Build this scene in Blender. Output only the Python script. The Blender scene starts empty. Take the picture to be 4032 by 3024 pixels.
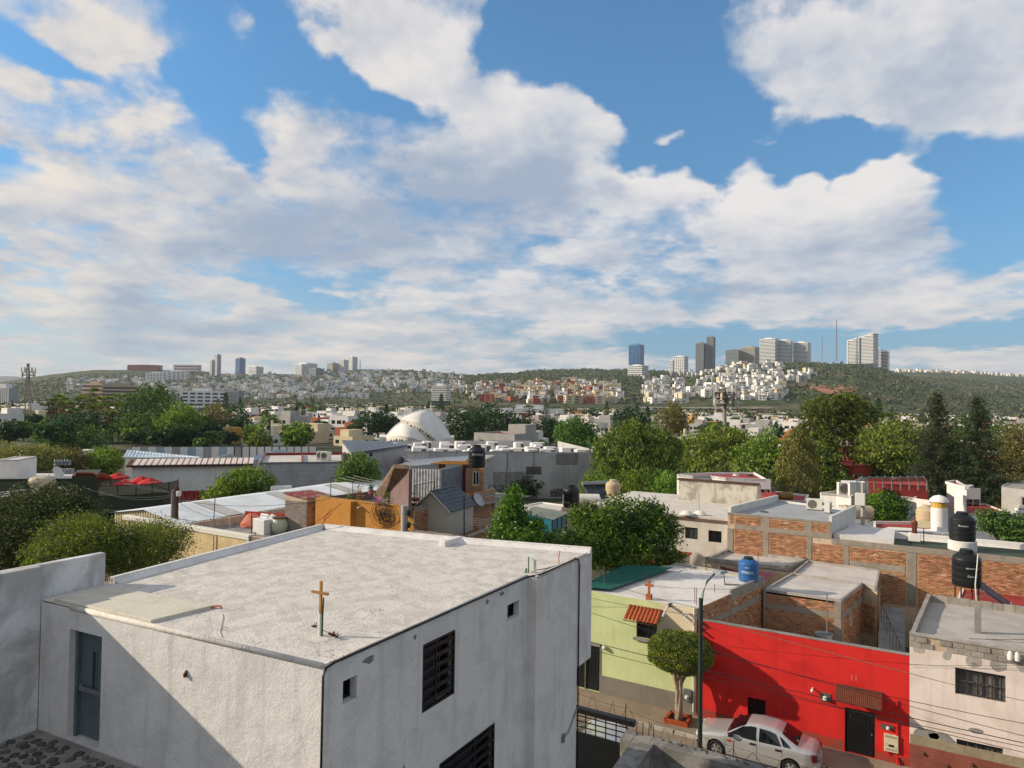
import bpy, math, random
import numpy as np
from mathutils import Vector, Matrix
R=random.Random(7)
rad=math.radians
sc=bpy.context.scene
col=sc.collection
# ------------------------------------------------------------------ camera
F=2730.;CX=2016.;CY=1512.;H=13.5
YAW=rad(30);PITCH=rad(1.35);ROLL=rad(0.8)
f0=np.array([-math.sin(YAW),math.cos(YAW),0]);r0=np.array([math.cos(YAW),math.sin(YAW),0])
fw=f0*math.cos(PITCH)+np.array([0,0,math.sin(PITCH)])
u0=np.cross(r0,fw)
rt=r0*math.cos(ROLL)+u0*math.sin(ROLL)
upv=-r0*math.sin(ROLL)+u0*math.cos(ROLL)
CAM=np.array([0,0,H])
cd=bpy.data.cameras.new('camera');cam=bpy.data.objects.new('camera',cd);col.objects.link(cam)
cd.sensor_width=36;cd.lens=36*F/4032;cd.clip_start=.1;cd.clip_end=40000
M=Matrix.Identity(4)
for i in range(3):
    M[i][0]=rt[i];M[i][1]=upv[i];M[i][2]=-fw[i];M[i][3]=CAM[i]
cam.matrix_world=M
sc.camera=cam
# photograph pixels (several zoom windows) to rays
ZW={1:(0,2000,1344/2177),2:(1200,2000,1200/1944),3:(2200,2000,1000/1620),4:(3032,2000,1000/1620),5:(0,1380,1000/2212),
    6:(1000,1380,1000/2212),7:(2000,1380,1000/2212),8:(3000,1280,1032/2088),0:(0,0,1),9:(0,0,4032/2212),
    15:(2560,1850,740/1889),16:(3240,1900,792/2190),17:(1900,1850,800/2212),10:(0,0,2016/2212),11:(2016,0,2016/2212),12:(2240,2650,660/2212),13:(700,1880,600/2212),14:(0,1780,760/2212),18:(1240,1800,800/2212),19:(2950,1800,1082/2212)}
def ray(zn,x,y):
    a,b,s=ZW[zn];px=a+s*x;py=b+s*y
    return fw+rt*((px-CX)/F)-upv*((py-CY)/F)
def U(zn,x,y,z=None,X=None,Y=None,d=None):
    v=ray(zn,x,y)
    if z is not None:t=(z-H)/v[2]
    elif X is not None:t=X/v[0]
    elif Y is not None:t=Y/v[1]
    else:t=d
    return CAM+v*t
def lerp(a,b,t):return np.asarray(a)*(1-t)+np.asarray(b)*t
def lin(c):
    return tuple((x/12.92 if x<=.04045 else ((x+.055)/1.055)**2.4) for x in c)
def hx(s):
    s=s.lstrip('#');return lin([int(s[i:i+2],16)/255 for i in (0,2,4)])
# ------------------------------------------------------------------ sun
SD=np.array([1,.50,-.46]);SD/=np.linalg.norm(SD)
sl=bpy.data.lights.new('sun','SUN');sl.energy=4.7;sl.angle=rad(.53);sl.color=(1,.86,.68)
so=bpy.data.objects.new('sun',sl);col.objects.link(so)
so.rotation_euler=Vector(SD).to_track_quat('-Z','Y').to_euler();so.location=(-60,-24,60)
# ------------------------------------------------------------------ view
vs=sc.view_settings;vs.view_transform='Standard';vs.look='None';vs.exposure=.32;vs.gamma=1;vs.use_curve_mapping=False
try:
    sc.cycles.use_denoising=True;sc.cycles.max_bounces=6;sc.cycles.diffuse_bounces=3;sc.cycles.transparent_max_bounces=8
    sc.cycles.volume_bounces=0;sc.cycles.volume_step_rate=4.;sc.cycles.sample_clamp_indirect=6
except Exception:pass
# ------------------------------------------------------------------ world
class NT:
    def __init__(s,t):s.t=t
    def n(s,ty,**k):
        o=s.t.nodes.new(ty)
        for a,b in k.items():setattr(o,a,b)
        return o
    def l(s,a,b):s.t.links.new(a,b)
    def put(s,sock,v):
        if hasattr(v,'is_linked') or isinstance(v,bpy.types.NodeSocket):s.l(v,sock)
        else:sock.default_value=v
    def m(s,op,a,b=None,c=None,clamp=False):
        o=s.n('ShaderNodeMath',operation=op,use_clamp=clamp);s.put(o.inputs[0],a)
        if b is not None:s.put(o.inputs[1],b)
        if c is not None:s.put(o.inputs[2],c)
        return o.outputs[0]
    def vm(s,op,a,b=None):
        o=s.n('ShaderNodeVectorMath',operation=op);s.put(o.inputs[0],a)
        if b is not None:s.put(o.inputs[1],b)
        return o.outputs[1] if op in('DOT_PRODUCT','LENGTH') else o.outputs[0]
    def mix(s,f,a,b,bt='MIX'):
        o=s.n('ShaderNodeMix',data_type='RGBA',blend_type=bt);s.put(o.inputs[0],f)
        for k,v in((6,a),(7,b)):
            if isinstance(v,tuple):v=tuple(v[:3])+(1,)
            s.put(o.inputs[k],v)
        return o.outputs[2]
    def noise(s,vec,scale,detail=4,rough=.55,dist=0.):
        o=s.n('ShaderNodeTexNoise');s.l(vec,o.inputs['Vector']) if vec is not None else None
        o.inputs['Scale'].default_value=scale;o.inputs['Detail'].default_value=detail;o.inputs['Roughness'].default_value=rough;o.inputs['Distortion'].default_value=dist
        return o.outputs['Fac'],o.outputs['Color']
    def ss(s,x,a,b,ta=0.,tb=1.):
        o=s.n('ShaderNodeMapRange',interpolation_type='SMOOTHSTEP');s.put(o.inputs[0],x)
        for i,v in enumerate((a,b,ta,tb)):o.inputs[i+1].default_value=v
        return o.outputs[0]
    def vscale(s,v,sx,sy,sz):
        return s.vm('MULTIPLY',v,(sx,sy,sz))
w=bpy.data.worlds.new('World');sc.world=w;w.use_nodes=True
U0,U1,V0,V1=-1.0,1.0,-.05,.75          # azimuth / elevation window of the steering maps (radians)
def steer(blobs):
    nu,nv=121,81
    uu=np.linspace(U0,U1,nu);vv=np.linspace(V0,V1,nv);G=np.zeros((nu,nv))
    for zn,bx,by,rx,ry,rot,amp in blobs:
        v=ray(zn,bx,by);xx,yy,zz=v@r0,v@f0,v[2]
        a=math.atan2(xx,yy);e=math.atan2(zz,math.hypot(xx,yy));k=ZW[zn][2]/F*math.cos(a)**1.2
        du=uu[:,None]-a;dv=vv[None,:]-e;c,s=math.cos(rad(rot)),math.sin(rad(rot))
        p=(du*c-dv*s)/(rx*k);q=(du*s+dv*c)/(ry*k)
        G+=amp*np.exp(-(p*p+q*q))
    return uu,vv,G
def build_world():
    t=NT(w.node_tree);w.node_tree.nodes.clear()
    out=t.n('ShaderNodeOutputWorld');bg=t.n('ShaderNodeBackground');t.l(bg.outputs[0],out.inputs[0])
    sky=t.n('ShaderNodeTexSky',sky_type='NISHITA');sky.sun_disc=False
    el=math.asin(-SD[2]);sky.sun_elevation=el;sky.sun_rotation=math.atan2(-SD[0],-SD[1])
    sky.altitude=1800;sky.air_density=1.1;sky.dust_density=.5;sky.ozone_density=1.2
    tc=t.n('ShaderNodeTexCoord');D=tc.outputs['Generated']
    x=t.vm('DOT_PRODUCT',D,tuple(r0));y=t.vm('DOT_PRODUCT',D,tuple(f0));z=t.vm('DOT_PRODUCT',D,(0,0,1))
    az=t.m('ARCTAN2',x,y);elv=t.m('ARCSINE',z)
    # sheet perspective: features flatten towards the horizon
    inv=t.m('DIVIDE',1.,t.m('ADD',t.m('MAXIMUM',z,0.),.2))
    cz=t.n('ShaderNodeCombineXYZ');t.l(inv,cz.inputs[0]);t.l(inv,cz.inputs[1]);cz.inputs[2].default_value=.6
    pl=t.vm('MULTIPLY',D,cz.outputs[0])
    lz=t.m('MULTIPLY',t.m('LOGARITHM',t.m('ADD',t.m('MAXIMUM',z,0.),.06),math.e),.62)
    sx=t.n('ShaderNodeSeparateXYZ');t.l(D,sx.inputs[0])
    def flat(ox=0.,oy=0.,oz=0.):
        c=t.n('ShaderNodeCombineXYZ');t.l(t.m('ADD',sx.outputs[0],ox),c.inputs[0]);t.l(t.m('ADD',sx.outputs[1],oy),c.inputs[1]);t.l(t.m('ADD',lz,oz),c.inputs[2]);return c.outputs[0]
    dd=flat()
    # ragged edges: warp the layout
    _,wc=t.noise(dd,8.,3,.6)
    wx=t.n('ShaderNodeSeparateXYZ');t.l(wc,wx.inputs[0])
    fade=t.ss(elv,0.,.2,.35,1.)
    un=t.m('MULTIPLY_ADD',t.m('SUBTRACT',wx.outputs[0],.5),.13/(U1-U0),t.m('MULTIPLY',t.m('SUBTRACT',az,U0),1/(U1-U0)),True)
    vn=t.m('MULTIPLY_ADD',t.m('MULTIPLY',t.m('SUBTRACT',wx.outputs[1],.5),fade),.09/(V1-V0),t.m('MULTIPLY',t.m('SUBTRACT',elv,V0),1/(V1-V0)),True)
    cu=t.n('ShaderNodeCombineXYZ');cv=t.n('ShaderNodeCombineXYZ')
    for i in range(3):t.l(un,cu.inputs[i]);t.l(vn,cv.inputs[i])
    def curves(inp,xs,fs):
        nd=t.n('ShaderNodeRGBCurve');t.l(inp,nd.inputs['Color']);mp=nd.mapping;mp.use_clip=False
        for ch in range(3):
            c=mp.curves[ch];ys=fs[ch]
            while len(c.points)>2:c.points.remove(c.points[1])
            c.points[0].location=(0,ys[0]);c.points[1].location=(1,ys[-1])
            for xx,yy in zip(xs[1:-1],ys[1:-1]):c.points.new(xx,yy)
            for p in c.points:p.handle_type='VECTOR'
        mp.update();return nd.outputs[0]
    def field(base,blobs,rank):
        uu,vv,G=steer(blobs);a,s,b=np.linalg.svd(G,full_matrices=False)
        xs=(uu-U0)/(U1-U0);ys=(vv-V0)/(V1-V0);acc=base
        for k in range(0,rank,3):
            fu=[];fv=[];wt=[]
            for j in range(k,k+3):
                m1=abs(a[:,j]).max();m2=abs(b[j]).max();fu.append(.5+.5*a[:,j]/m1);fv.append(.5+.5*b[j]/m2);wt.append(s[j]*m1*m2*4)
            pu=t.vm('SUBTRACT',curves(cu.outputs[0],xs,fu),(.5,.5,.5));pv=t.vm('SUBTRACT',curves(cv.outputs[0],ys,fv),(.5,.5,.5))
            acc=t.m('ADD',t.vm('DOT_PRODUCT',t.vm('MULTIPLY',pu,pv),tuple(wt)),acc)
        return acc
    A=field(.36,CLOUD_A,15);B=field(.62,CLOUD_B,12)
    off=tuple(float(v) for v in .03*(-r0)+np.array([0,0,.03]))
    n1,_=t.noise(pl,2.1,4,.56);n2,_=t.noise(dd,9.,9,.61)
    n2b,_=t.noise(flat(*off),9.,3,.55)
    n4,_=t.noise(pl,4.5,3,.55);n3,_=t.noise(dd,34.,5,.62)
    dn=t.m('MULTIPLY_ADD',t.m('SUBTRACT',n1,.5),.9,t.m('MULTIPLY',t.m('SUBTRACT',n2,.5),1.45))
    dens=t.m('MULTIPLY_ADD',t.m('SUBTRACT',n3,.5),.42,t.m('ADD',A,dn))
    wid=t.ss(n4,.36,.64,.34,.9)
    alpha=t.m('MULTIPLY',t.ss(t.m('DIVIDE',t.m('ADD',dens,.03),wid),0.,1.),.97)
    br=t.m('MULTIPLY_ADD',t.m('SUBTRACT',n2,n2b),1.1,B)
    br=t.m('MULTIPLY_ADD',t.m('SUBTRACT',n4,.5),.35,t.m('MULTIPLY_ADD',t.m('SUBTRACT',n3,.5),.4,br))
    br=t.m('SUBTRACT',br,t.m('MULTIPLY',t.ss(dens,.5,1.6),.14))
    br=t.ss(br,.0,1.02)
    cold=t.mix(t.ss(elv,.0,.2),hx('#a9bac9'),hx('#a6b5cb'))
    warmc=t.mix(t.ss(elv,.0,.2),hx('#f2e6da'),hx('#f3efec'))
    warmc=t.mix(t.ss(az,-.7,.1,.8,0.),warmc,hx('#f7ebdc'))
    cc=t.mix(br,cold,warmc)
    skyc=t.mix(1.,sky.outputs[0],SKY_TINT,'MULTIPLY')
    skyc=t.mix(1.,skyc,t.mix(t.ss(elv,.12,.5),(.70,.70,.72),(1.,1.,1.)),'MULTIPLY')
    skyc=t.mix(t.ss(elv,-.02,.24,.92,0.),skyc,t.mix(t.ss(az,-.75,.25),tuple(k*.8 for k in hx('#bec8cc')),tuple(k*.8 for k in hx('#6c90b2'))))
    final=t.mix(alpha,skyc,t.mix(1.,cc,(.765,.765,.765),'MULTIPLY'))
    t.l(final,bg.inputs[0]);bg.inputs[1].default_value=1.
SKY_TINT=(.078,.128,.148)
CLOUD_A=[(10,1250,230,260,120,25,-1.0),(10,960,40,200,110,0,-.9),(10,1050,90,95,75,10,1.15),(10,1690,470,190,55,12,-.8),(10,840,330,170,70,50,-.9),(10,1000,350,160,60,30,-.5),
 (10,980,570,190,80,45,-.85),(10,350,330,160,40,25,-.4),(10,70,190,260,75,20,-1.0),(10,190,30,80,40,0,-.35),(10,30,640,90,70,0,-.7),(10,1370,1275,210,45,8,-.9),(10,1150,1200,260,28,3,-.4),
 (10,1930,490,110,26,8,-.5),(10,2150,60,70,110,30,-.8),(10,1750,200,330,170,25,.5),(10,1800,380,70,40,10,.4),(10,500,120,300,120,15,.35),
 (10,1100,1290,200,25,5,-.25),
 (11,500,200,420,230,0,-1.4),(11,400,20,380,200,0,-1.1),(11,800,470,420,130,0,-1.1),(11,860,670,430,85,0,-1.1),(11,1500,720,120,50,0,-.6),(11,850,780,40,60,0,-.6),(11,1150,760,50,40,0,-.5),(11,1380,640,330,90,0,-1.0),(11,1980,820,330,150,0,-1.0),
 (11,2150,1000,230,150,0,-.75),(11,545,740,60,70,0,-.6),(11,1410,800,50,60,0,-.5),(11,2000,1440,420,45,4,-1.0),(11,1250,1490,600,55,0,-.95),(11,700,1470,300,60,0,-.5),
 (11,1990,1120,190,50,0,-.4),(11,2100,660,240,70,0,-.6),
 (11,1550,250,480,210,0,.7),(11,1950,400,330,230,0,.75),(11,1180,280,170,120,20,.6),(11,1700,560,150,90,0,.5),(11,740,590,95,40,10,1.2),(11,1060,605,160,45,0,1.05),(11,1230,660,70,40,0,.5),(11,1390,570,50,15,0,.6),
 (11,1010,800,90,95,0,1.0),(11,1230,860,150,95,0,.9),(11,1650,830,110,110,0,1.1),(11,1560,870,130,90,0,.6),(11,1350,1020,520,160,0,.75),(11,680,820,110,70,0,.9),(11,430,830,110,80,0,.7),(11,1860,890,70,60,0,.7),
 (11,250,480,290,120,8,.9),(11,100,700,320,190,0,.8),(11,1060,400,60,18,-10,.5),
 (11,1650,1210,190,42,-6,.6),(11,1000,1330,520,60,0,.4),(11,250,1370,210,50,0,.45),(11,1750,1330,300,55,5,.5),(11,2050,1530,350,50,3,.7),(11,2080,1200,120,30,-8,.5),
 (10,1500,1440,200,50,0,.4),(10,1750,1460,120,60,0,.4),(10,250,1300,280,50,3,.4),(10,550,1310,130,80,0,.5),(10,1300,1530,420,40,0,.35),(10,1050,950,800,280,0,.35)]
CLOUD_B=[(10,1400,1000,620,190,-4,-.46),(10,1950,800,330,190,10,-.38),(10,1560,600,360,110,30,-.30),(11,80,870,260,130,0,-.40),(10,900,1060,520,100,0,-.24),(10,560,1320,130,75,0,-.42),
 (10,1000,1425,260,40,0,-.42),(10,600,1490,230,45,0,-.34),(10,600,700,320,110,10,-.16),(11,1750,450,500,180,0,-.16),(11,1300,1240,520,55,0,-.26),(11,950,1240,170,28,-8,-.45),(11,1100,1110,720,80,0,-.12),
 (11,1000,830,130,110,0,.45),(11,1620,810,170,100,0,.48),(11,1250,870,170,80,0,.4),(11,680,800,120,60,0,.42),(11,400,800,80,80,0,.3),(11,1300,1060,600,70,0,-.12),(11,1830,960,120,110,0,-.3),(11,430,840,60,40,0,-.4),
 (10,1150,760,230,100,15,.22),(10,1800,300,350,150,20,.15),(10,640,950,130,40,8,.3),(10,100,740,130,85,0,.5),(10,450,100,300,120,10,.2),(10,200,1290,180,35,0,.25),(10,1550,1420,200,30,0,.3),(10,1400,1510,350,25,0,.25),
 (10,1100,1430,1500,110,0,-.14),(11,1100,1420,1500,100,0,-.16),(10,250,450,330,120,10,.12),(11,250,1370,200,30,0,.25),(11,1650,1200,170,25,-6,.25),(11,1750,1300,250,25,0,.15)]
build_world()
w.cycles.sampling_method='MANUAL';w.cycles.sample_map_resolution=256
# ------------------------------------------------------------------ mesh helpers
def A3(p):return np.asarray(p,float)
class MB:
    def __init__(s):s.v=[];s.f=[];s.m=[]
    def poly(s,pts,m=0):
        n=len(s.v);s.v+= [tuple(float(c) for c in p) for p in pts];s.f.append(tuple(range(n,n+len(pts))));s.m.append(m);return s
    def raw(s,vs,fs,m=0):
        n=len(s.v);s.v+=[tuple(float(c) for c in p) for p in vs]
        for f in fs:s.f.append(tuple(i+n for i in f));s.m.append(m)
        return s
    def hexa(s,b,t,m=0):
        return s.raw(list(b)+list(t),[(3,2,1,0),(4,5,6,7),(0,1,5,4),(1,2,6,5),(2,3,7,6),(3,0,4,7)],m)
    def box(s,a,b,m=0):
        (x0,y0,z0),(x1,y1,z1)=[min(p,q) for p,q in zip(a,b)],[max(p,q) for p,q in zip(a,b)]
        return s.hexa([(x0,y0,z0),(x1,y0,z0),(x1,y1,z0),(x0,y1,z0)],[(x0,y0,z1),(x1,y0,z1),(x1,y1,z1),(x0,y1,z1)],m)
    def obox(s,o,ax,ay,az,m=0):
        o,ax,ay,az=A3(o),A3(ax),A3(ay),A3(az)
        return s.hexa([o,o+ax,o+ax+ay,o+ay],[o+az,o+ax+az,o+ax+ay+az,o+ay+az],m)
    def prism(s,xy,z0,z1,m=0):
        n=len(xy);b=[(p[0],p[1],z0 if not callable(z0) else z0(p)) for p in xy];t=[(p[0],p[1],z1 if not callable(z1) else z1(p)) for p in xy]
        return s.raw(b+t,[tuple(range(n-1,-1,-1)),tuple(range(n,2*n))]+[(i,(i+1)%n,n+(i+1)%n,n+i) for i in range(n)],m)
    def wallseg(s,a,b,z0,z1,th,m=0):
        a=A3(a)[:2];b=A3(b)[:2];d=b-a;d/=np.linalg.norm(d);nrm=np.array([-d[1],d[0]])*th
        return s.prism([a,b,b+nrm,a+nrm],z0,z1,m)
    def tube(s,pts,r,n=6,m=0,cap=True):
        pts=[A3(p) for p in pts];rs=r if hasattr(r,'__len__') else [r]*len(pts);rings=[];base=len(s.v)
        for i,p in enumerate(pts):
            d=pts[min(i+1,len(pts)-1)]-pts[max(i-1,0)];d=d/(np.linalg.norm(d)+1e-9)
            a=np.cross(d,[0,0,1]) if abs(d[2])<.95 else np.cross(d,[1,0,0]);a/=np.linalg.norm(a);b=np.cross(d,a)
            for k in range(n):
                th=2*math.pi*k/n;s.v.append(tuple(p+(a*math.cos(th)+b*math.sin(th))*rs[i]))
        for i in range(len(pts)-1):
            for k in range(n):
                s.f.append((base+i*n+k,base+i*n+(k+1)%n,base+(i+1)*n+(k+1)%n,base+(i+1)*n+k));s.m.append(m)
        if cap:
            s.f.append(tuple(base+k for k in range(n))[::-1]);s.m.append(m)
            s.f.append(tuple(base+(len(pts)-1)*n+k for k in range(n)));s.m.append(m)
        return s
    def lathe(s,prof,c,n=20,m=0,sx=1,sy=1):
        base=len(s.v);c=A3(c)
        for r,z in prof:
            for k in range(n):
                th=2*math.pi*k/n;s.v.append((c[0]+r*sx*math.cos(th),c[1]+r*sy*math.sin(th),c[2]+z))
        for i in range(len(prof)-1):
            for k in range(n):
                s.f.append((base+i*n+k,base+i*n+(k+1)%n,base+(i+1)*n+(k+1)%n,base+(i+1)*n+k));s.m.append(m)
        s.f.append(tuple(base+k for k in range(n))[::-1]);s.m.append(m)
        s.f.append(tuple(base+(len(prof)-1)*n+k for k in range(n)));s.m.append(m)
        return s
    def mesh(s,name,mats,off=(0,0,0),smooth=False):
        me=bpy.data.meshes.new(name)
        v=[(p[0]-off[0],p[1]-off[1],p[2]-off[2]) for p in s.v]
        me.from_pydata(v,[],s.f)
        for mt in (mats if isinstance(mats,(list,tuple)) else [mats]):me.materials.append(mt)
        if any(s.m):me.polygons.foreach_set('material_index',s.m)
        if smooth:
            me.polygons.foreach_set('use_smooth',[True]*len(s.f))
            if smooth!='all':
                me.set_sharp_from_angle(angle=rad(38))
        me.update();return me
    def build(s,name,mats,parent=None,smooth=False,bevel=0,label=None,kind=None):
        off=tuple(parent['_l']) if parent is not None else (0,0,0)
        o=bpy.data.objects.new(name,s.mesh(name,mats,off,smooth));col.objects.link(o)
        if parent is not None:
            o.parent=parent;o['_l']=off
        else:o['_l']=(0,0,0)
        if bevel:
            b=o.modifiers.new('bevel','BEVEL');b.width=bevel;b.segments=2;b.limit_method='ANGLE'
        if label:o['label']=label
        if kind:o['kind']=kind
        return o
# parts are meshed in their thing's frame; '_l' remembers its base and is dropped at the end
def thing(name,loc,label,cat,group=None):
    o=bpy.data.objects.new(name,None);col.objects.link(o);o.location=tuple(float(v) for v in loc);o['_l']=tuple(float(v) for v in loc)
    o.empty_display_size=.3;tag(o,label,cat,group);return o
def tag(o,label=None,cat=None,group=None,kind=None):
    if label:o['label']=label
    if cat:o['category']=cat
    if group:o['group']=group
    if kind:o['kind']=kind
    return o
def single(name,mb,mats,label,cat,loc,group=None,smooth=False,bevel=0):
    "a thing that is one mesh, with its origin at its base"
    o=bpy.data.objects.new(name,mb.mesh(name,mats,loc,smooth));col.objects.link(o);o.location=tuple(float(v) for v in loc);o['_l']=tuple(float(v) for v in loc)
    if bevel:
        b=o.modifiers.new('bevel','BEVEL');b.width=bevel;b.segments=2;b.limit_method='ANGLE'
    return tag(o,label,cat,group)
def dup(o,loc,rz=0,s=1,parent=None,label=None,group=None):
    c=o.copy();col.objects.link(c)
    if parent is None:
        c.location=tuple(float(v) for v in loc);c.rotation_euler=(0,0,rz);c.scale=(s,s,s) if not hasattr(s,'__len__') else s
        if label:c['label']=label
        if group:c['group']=group
    else:c.parent=parent
    for ch in [k for k in KIDS.get(o.name,())]:dup(ch,None,parent=c)
    return c
KIDS={}
def kids(o):
    "remember children of a template so that copies need no scene search"
    KIDS[o.name]=list(o.children)
    for c in o.children:kids(c)
    return o
def piece(me,name,parent,loc,rot=(0,0,0),scale=(1,1,1)):
    o=bpy.data.objects.new(name,me);col.objects.link(o);o.parent=parent
    b=parent['_l'];o.location=(loc[0]-b[0],loc[1]-b[1],loc[2]-b[2]);o.rotation_euler=rot;o.scale=scale;return o
# ------------------------------------------------------------------ materials
MATS={}
def mat(name,c,c2=None,scale=1.5,amt=.5,rough=.85,bump=.15,bs=60,streak=0.,metal=0.,spec=.3,fine=.10,isl=0.,lo=.42,hi=.62,coat=0.,streakc=None,bd=.01,cracks=0.):
    if name in MATS:return MATS[name]
    c=hx(c) if isinstance(c,str) else c;c2=(hx(c2) if isinstance(c2,str) else c2) if c2 else None
    m=bpy.data.materials.new(name);m.use_nodes=True;t=NT(m.node_tree);b=m.node_tree.nodes['Principled BSDF']
    g=t.n('ShaderNodeNewGeometry');P=g.outputs['Position']
    cc=None
    if c2:
        n,_=t.noise(P,scale,5,.6,.3);cc=t.mix(t.m('MULTIPLY',t.ss(n,lo,hi),amt),c,c2)
    else:
        cc=t.mix(0.,c,c)
    if streak:
        v=t.vscale(P,2.2,2.2,.22);n,_=t.noise(v,1.6,4,.6);cc=t.mix(t.m('MULTIPLY',t.ss(n,.5,.72),streak),cc,hx(streakc) if streakc else tuple(x*.35 for x in c))
    if fine:
        n,_=t.noise(P,scale*14+3,3,.6);cc=t.mix(1.,cc,t.n('ShaderNodeCombineColor').outputs[0],'MULTIPLY') if False else t.mix(t.m('MULTIPLY',t.ss(n,.35,.65),fine*2),cc,tuple(x*.45 for x in c))
    if cracks:
        vn=t.n('ShaderNodeTexVoronoi',feature='DISTANCE_TO_EDGE');n0,nc=t.noise(P,2.,4,.6)
        t.l(t.vm('ADD',P,t.vm('MULTIPLY',nc,(.9,.9,.9))),vn.inputs['Vector']);vn.inputs['Scale'].default_value=.55
        n9,_=t.noise(P,.9,3,.5)
        cc=t.mix(t.m('MULTIPLY',t.m('MULTIPLY',t.ss(vn.outputs['Distance'],0.,.012,1.,0.),t.ss(n9,.45,.6)),cracks),cc,tuple(x*.4 for x in c))
    if isl:
        h=t.n('ShaderNodeHueSaturation');r=g.outputs['Random Per Island'];oi=t.n('ShaderNodeObjectInfo')
        rr=t.m('FRACT',t.m('ADD',r,oi.outputs['Random']))
        t.l(t.m('MULTIPLY_ADD',rr,isl*2,1-isl),h.inputs['Value']);t.l(t.m('MULTIPLY_ADD',t.m('FRACT',t.m('MULTIPLY',rr,7.3)),isl*.08,.5-isl*.04),h.inputs['Hue'])
        t.l(cc,h.inputs['Color']);cc=h.outputs[0]
    t.l(cc,b.inputs['Base Color']);b.inputs['Roughness'].default_value=rough;b.inputs['Metallic'].default_value=metal
    b.inputs['Specular IOR Level'].default_value=spec
    if coat:b.inputs['Coat Weight'].default_value=coat;b.inputs['Coat Roughness'].default_value=.08
    if bump:
        n,_=t.noise(P,bs,4,.65);bp=t.n('ShaderNodeBump');bp.inputs['Strength'].default_value=bump;bp.inputs['Distance'].default_value=bd
        n2,_=t.noise(P,bs*.13,3,.6);t.l(t.m('ADD',n,t.m('MULTIPLY',n2,2.)),bp.inputs['Height']);t.l(bp.outputs[0],b.inputs['Normal'])
    MATS[name]=m;return m
def leafmat(name,c,c2,trans=.35,var=.35,rough=.6):
    if name in MATS:return MATS[name]
    c,c2=[tuple(v*k+.004 for v,k in zip(hx(q),(1.55,1.4,1.3))) for q in (c,c2)]
    m=bpy.data.materials.new(name);m.use_nodes=True;t=NT(m.node_tree);b=m.node_tree.nodes['Principled BSDF'];o=m.node_tree.nodes['Material Output']
    g=t.n('ShaderNodeNewGeometry');r=g.outputs['Random Per Island']
    n,_=t.noise(g.outputs['Position'],.7,3,.5)
    cc=t.mix(t.ss(t.m('ADD',t.m('MULTIPLY',r,var*2),t.m('SUBTRACT',n,var)),.25,.8),c,c2)
    oi=t.n('ShaderNodeObjectInfo');h=t.n('ShaderNodeHueSaturation');t.l(t.m('MULTIPLY_ADD',oi.outputs['Random'],.36,.82),h.inputs['Value'])
    t.l(t.m('MULTIPLY_ADD',t.m('FRACT',t.m('MULTIPLY',oi.outputs['Random'],5.7)),.035,.485),h.inputs['Hue']);t.l(cc,h.inputs['Color']);cc=h.outputs[0]
    t.l(cc,b.inputs['Base Color']);b.inputs['Roughness'].default_value=rough;b.inputs['Specular IOR Level'].default_value=.25
    tr=t.n('ShaderNodeBsdfTranslucent');t.l(t.mix(1.,cc,(1.15,1.25,.55),'MULTIPLY'),tr.inputs[0])
    mx=t.n('ShaderNodeMixShader');mx.inputs[0].default_value=trans;t.l(b.outputs[0],mx.inputs[1]);t.l(tr.outputs[0],mx.inputs[2]);t.l(mx.outputs[0],o.inputs[0])
    MATS[name]=m;return m
def glassmat(name,c='#10161c',rough=.06,spec=.6):
    return mat(name,c,rough=rough,bump=0,fine=0,spec=spec)
# ================================================================== shared builders
def facade(mb,a,b,z0,z1,ops,depth,m=0,mr=None):
    "wall face a->b (inside on its left) with real openings (s0,s1,za,zb) and reveals"
    a=A3(a)[:2];b=A3(b)[:2];L=np.linalg.norm(b-a);d=(b-a)/L;n=np.array([-d[1],d[0]]);mr=m if mr is None else mr
    pt=lambda s,z,q=0.:(a[0]+d[0]*s+n[0]*q,a[1]+d[1]*s+n[1]*q,z)
    xs=sorted({0.,L}|{o[0] for o in ops}|{o[1] for o in ops});zs=sorted({z0,z1}|{o[2] for o in ops}|{o[3] for o in ops})
    for i in range(len(xs)-1):
        for k in range(len(zs)-1):
            cx,cz=(xs[i]+xs[i+1])/2,(zs[k]+zs[k+1])/2
            if any(o[0]<cx<o[1] and o[2]<cz<o[3] for o in ops):continue
            mb.poly([pt(xs[i],zs[k]),pt(xs[i+1],zs[k]),pt(xs[i+1],zs[k+1]),pt(xs[i],zs[k+1])],m)
    for s0,s1,za,zb in ops:
        for q in ([(s0,za),(s0,zb)],[(s0,zb),(s1,zb)],[(s1,zb),(s1,za)],[(s1,za),(s0,za)]):
            mb.poly([pt(*q[0]),pt(*q[1]),pt(*q[1],depth),pt(*q[0],depth)],mr)
    return pt
def fbox(mb,pt,s0,s1,z0,z1,q0,q1,m=0):
    return mb.hexa([pt(s0,z0,q0),pt(s1,z0,q0),pt(s1,z0,q1),pt(s0,z0,q1)],[pt(s0,z1,q0),pt(s1,z1,q0),pt(s1,z1,q1),pt(s0,z1,q1)],m)
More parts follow.
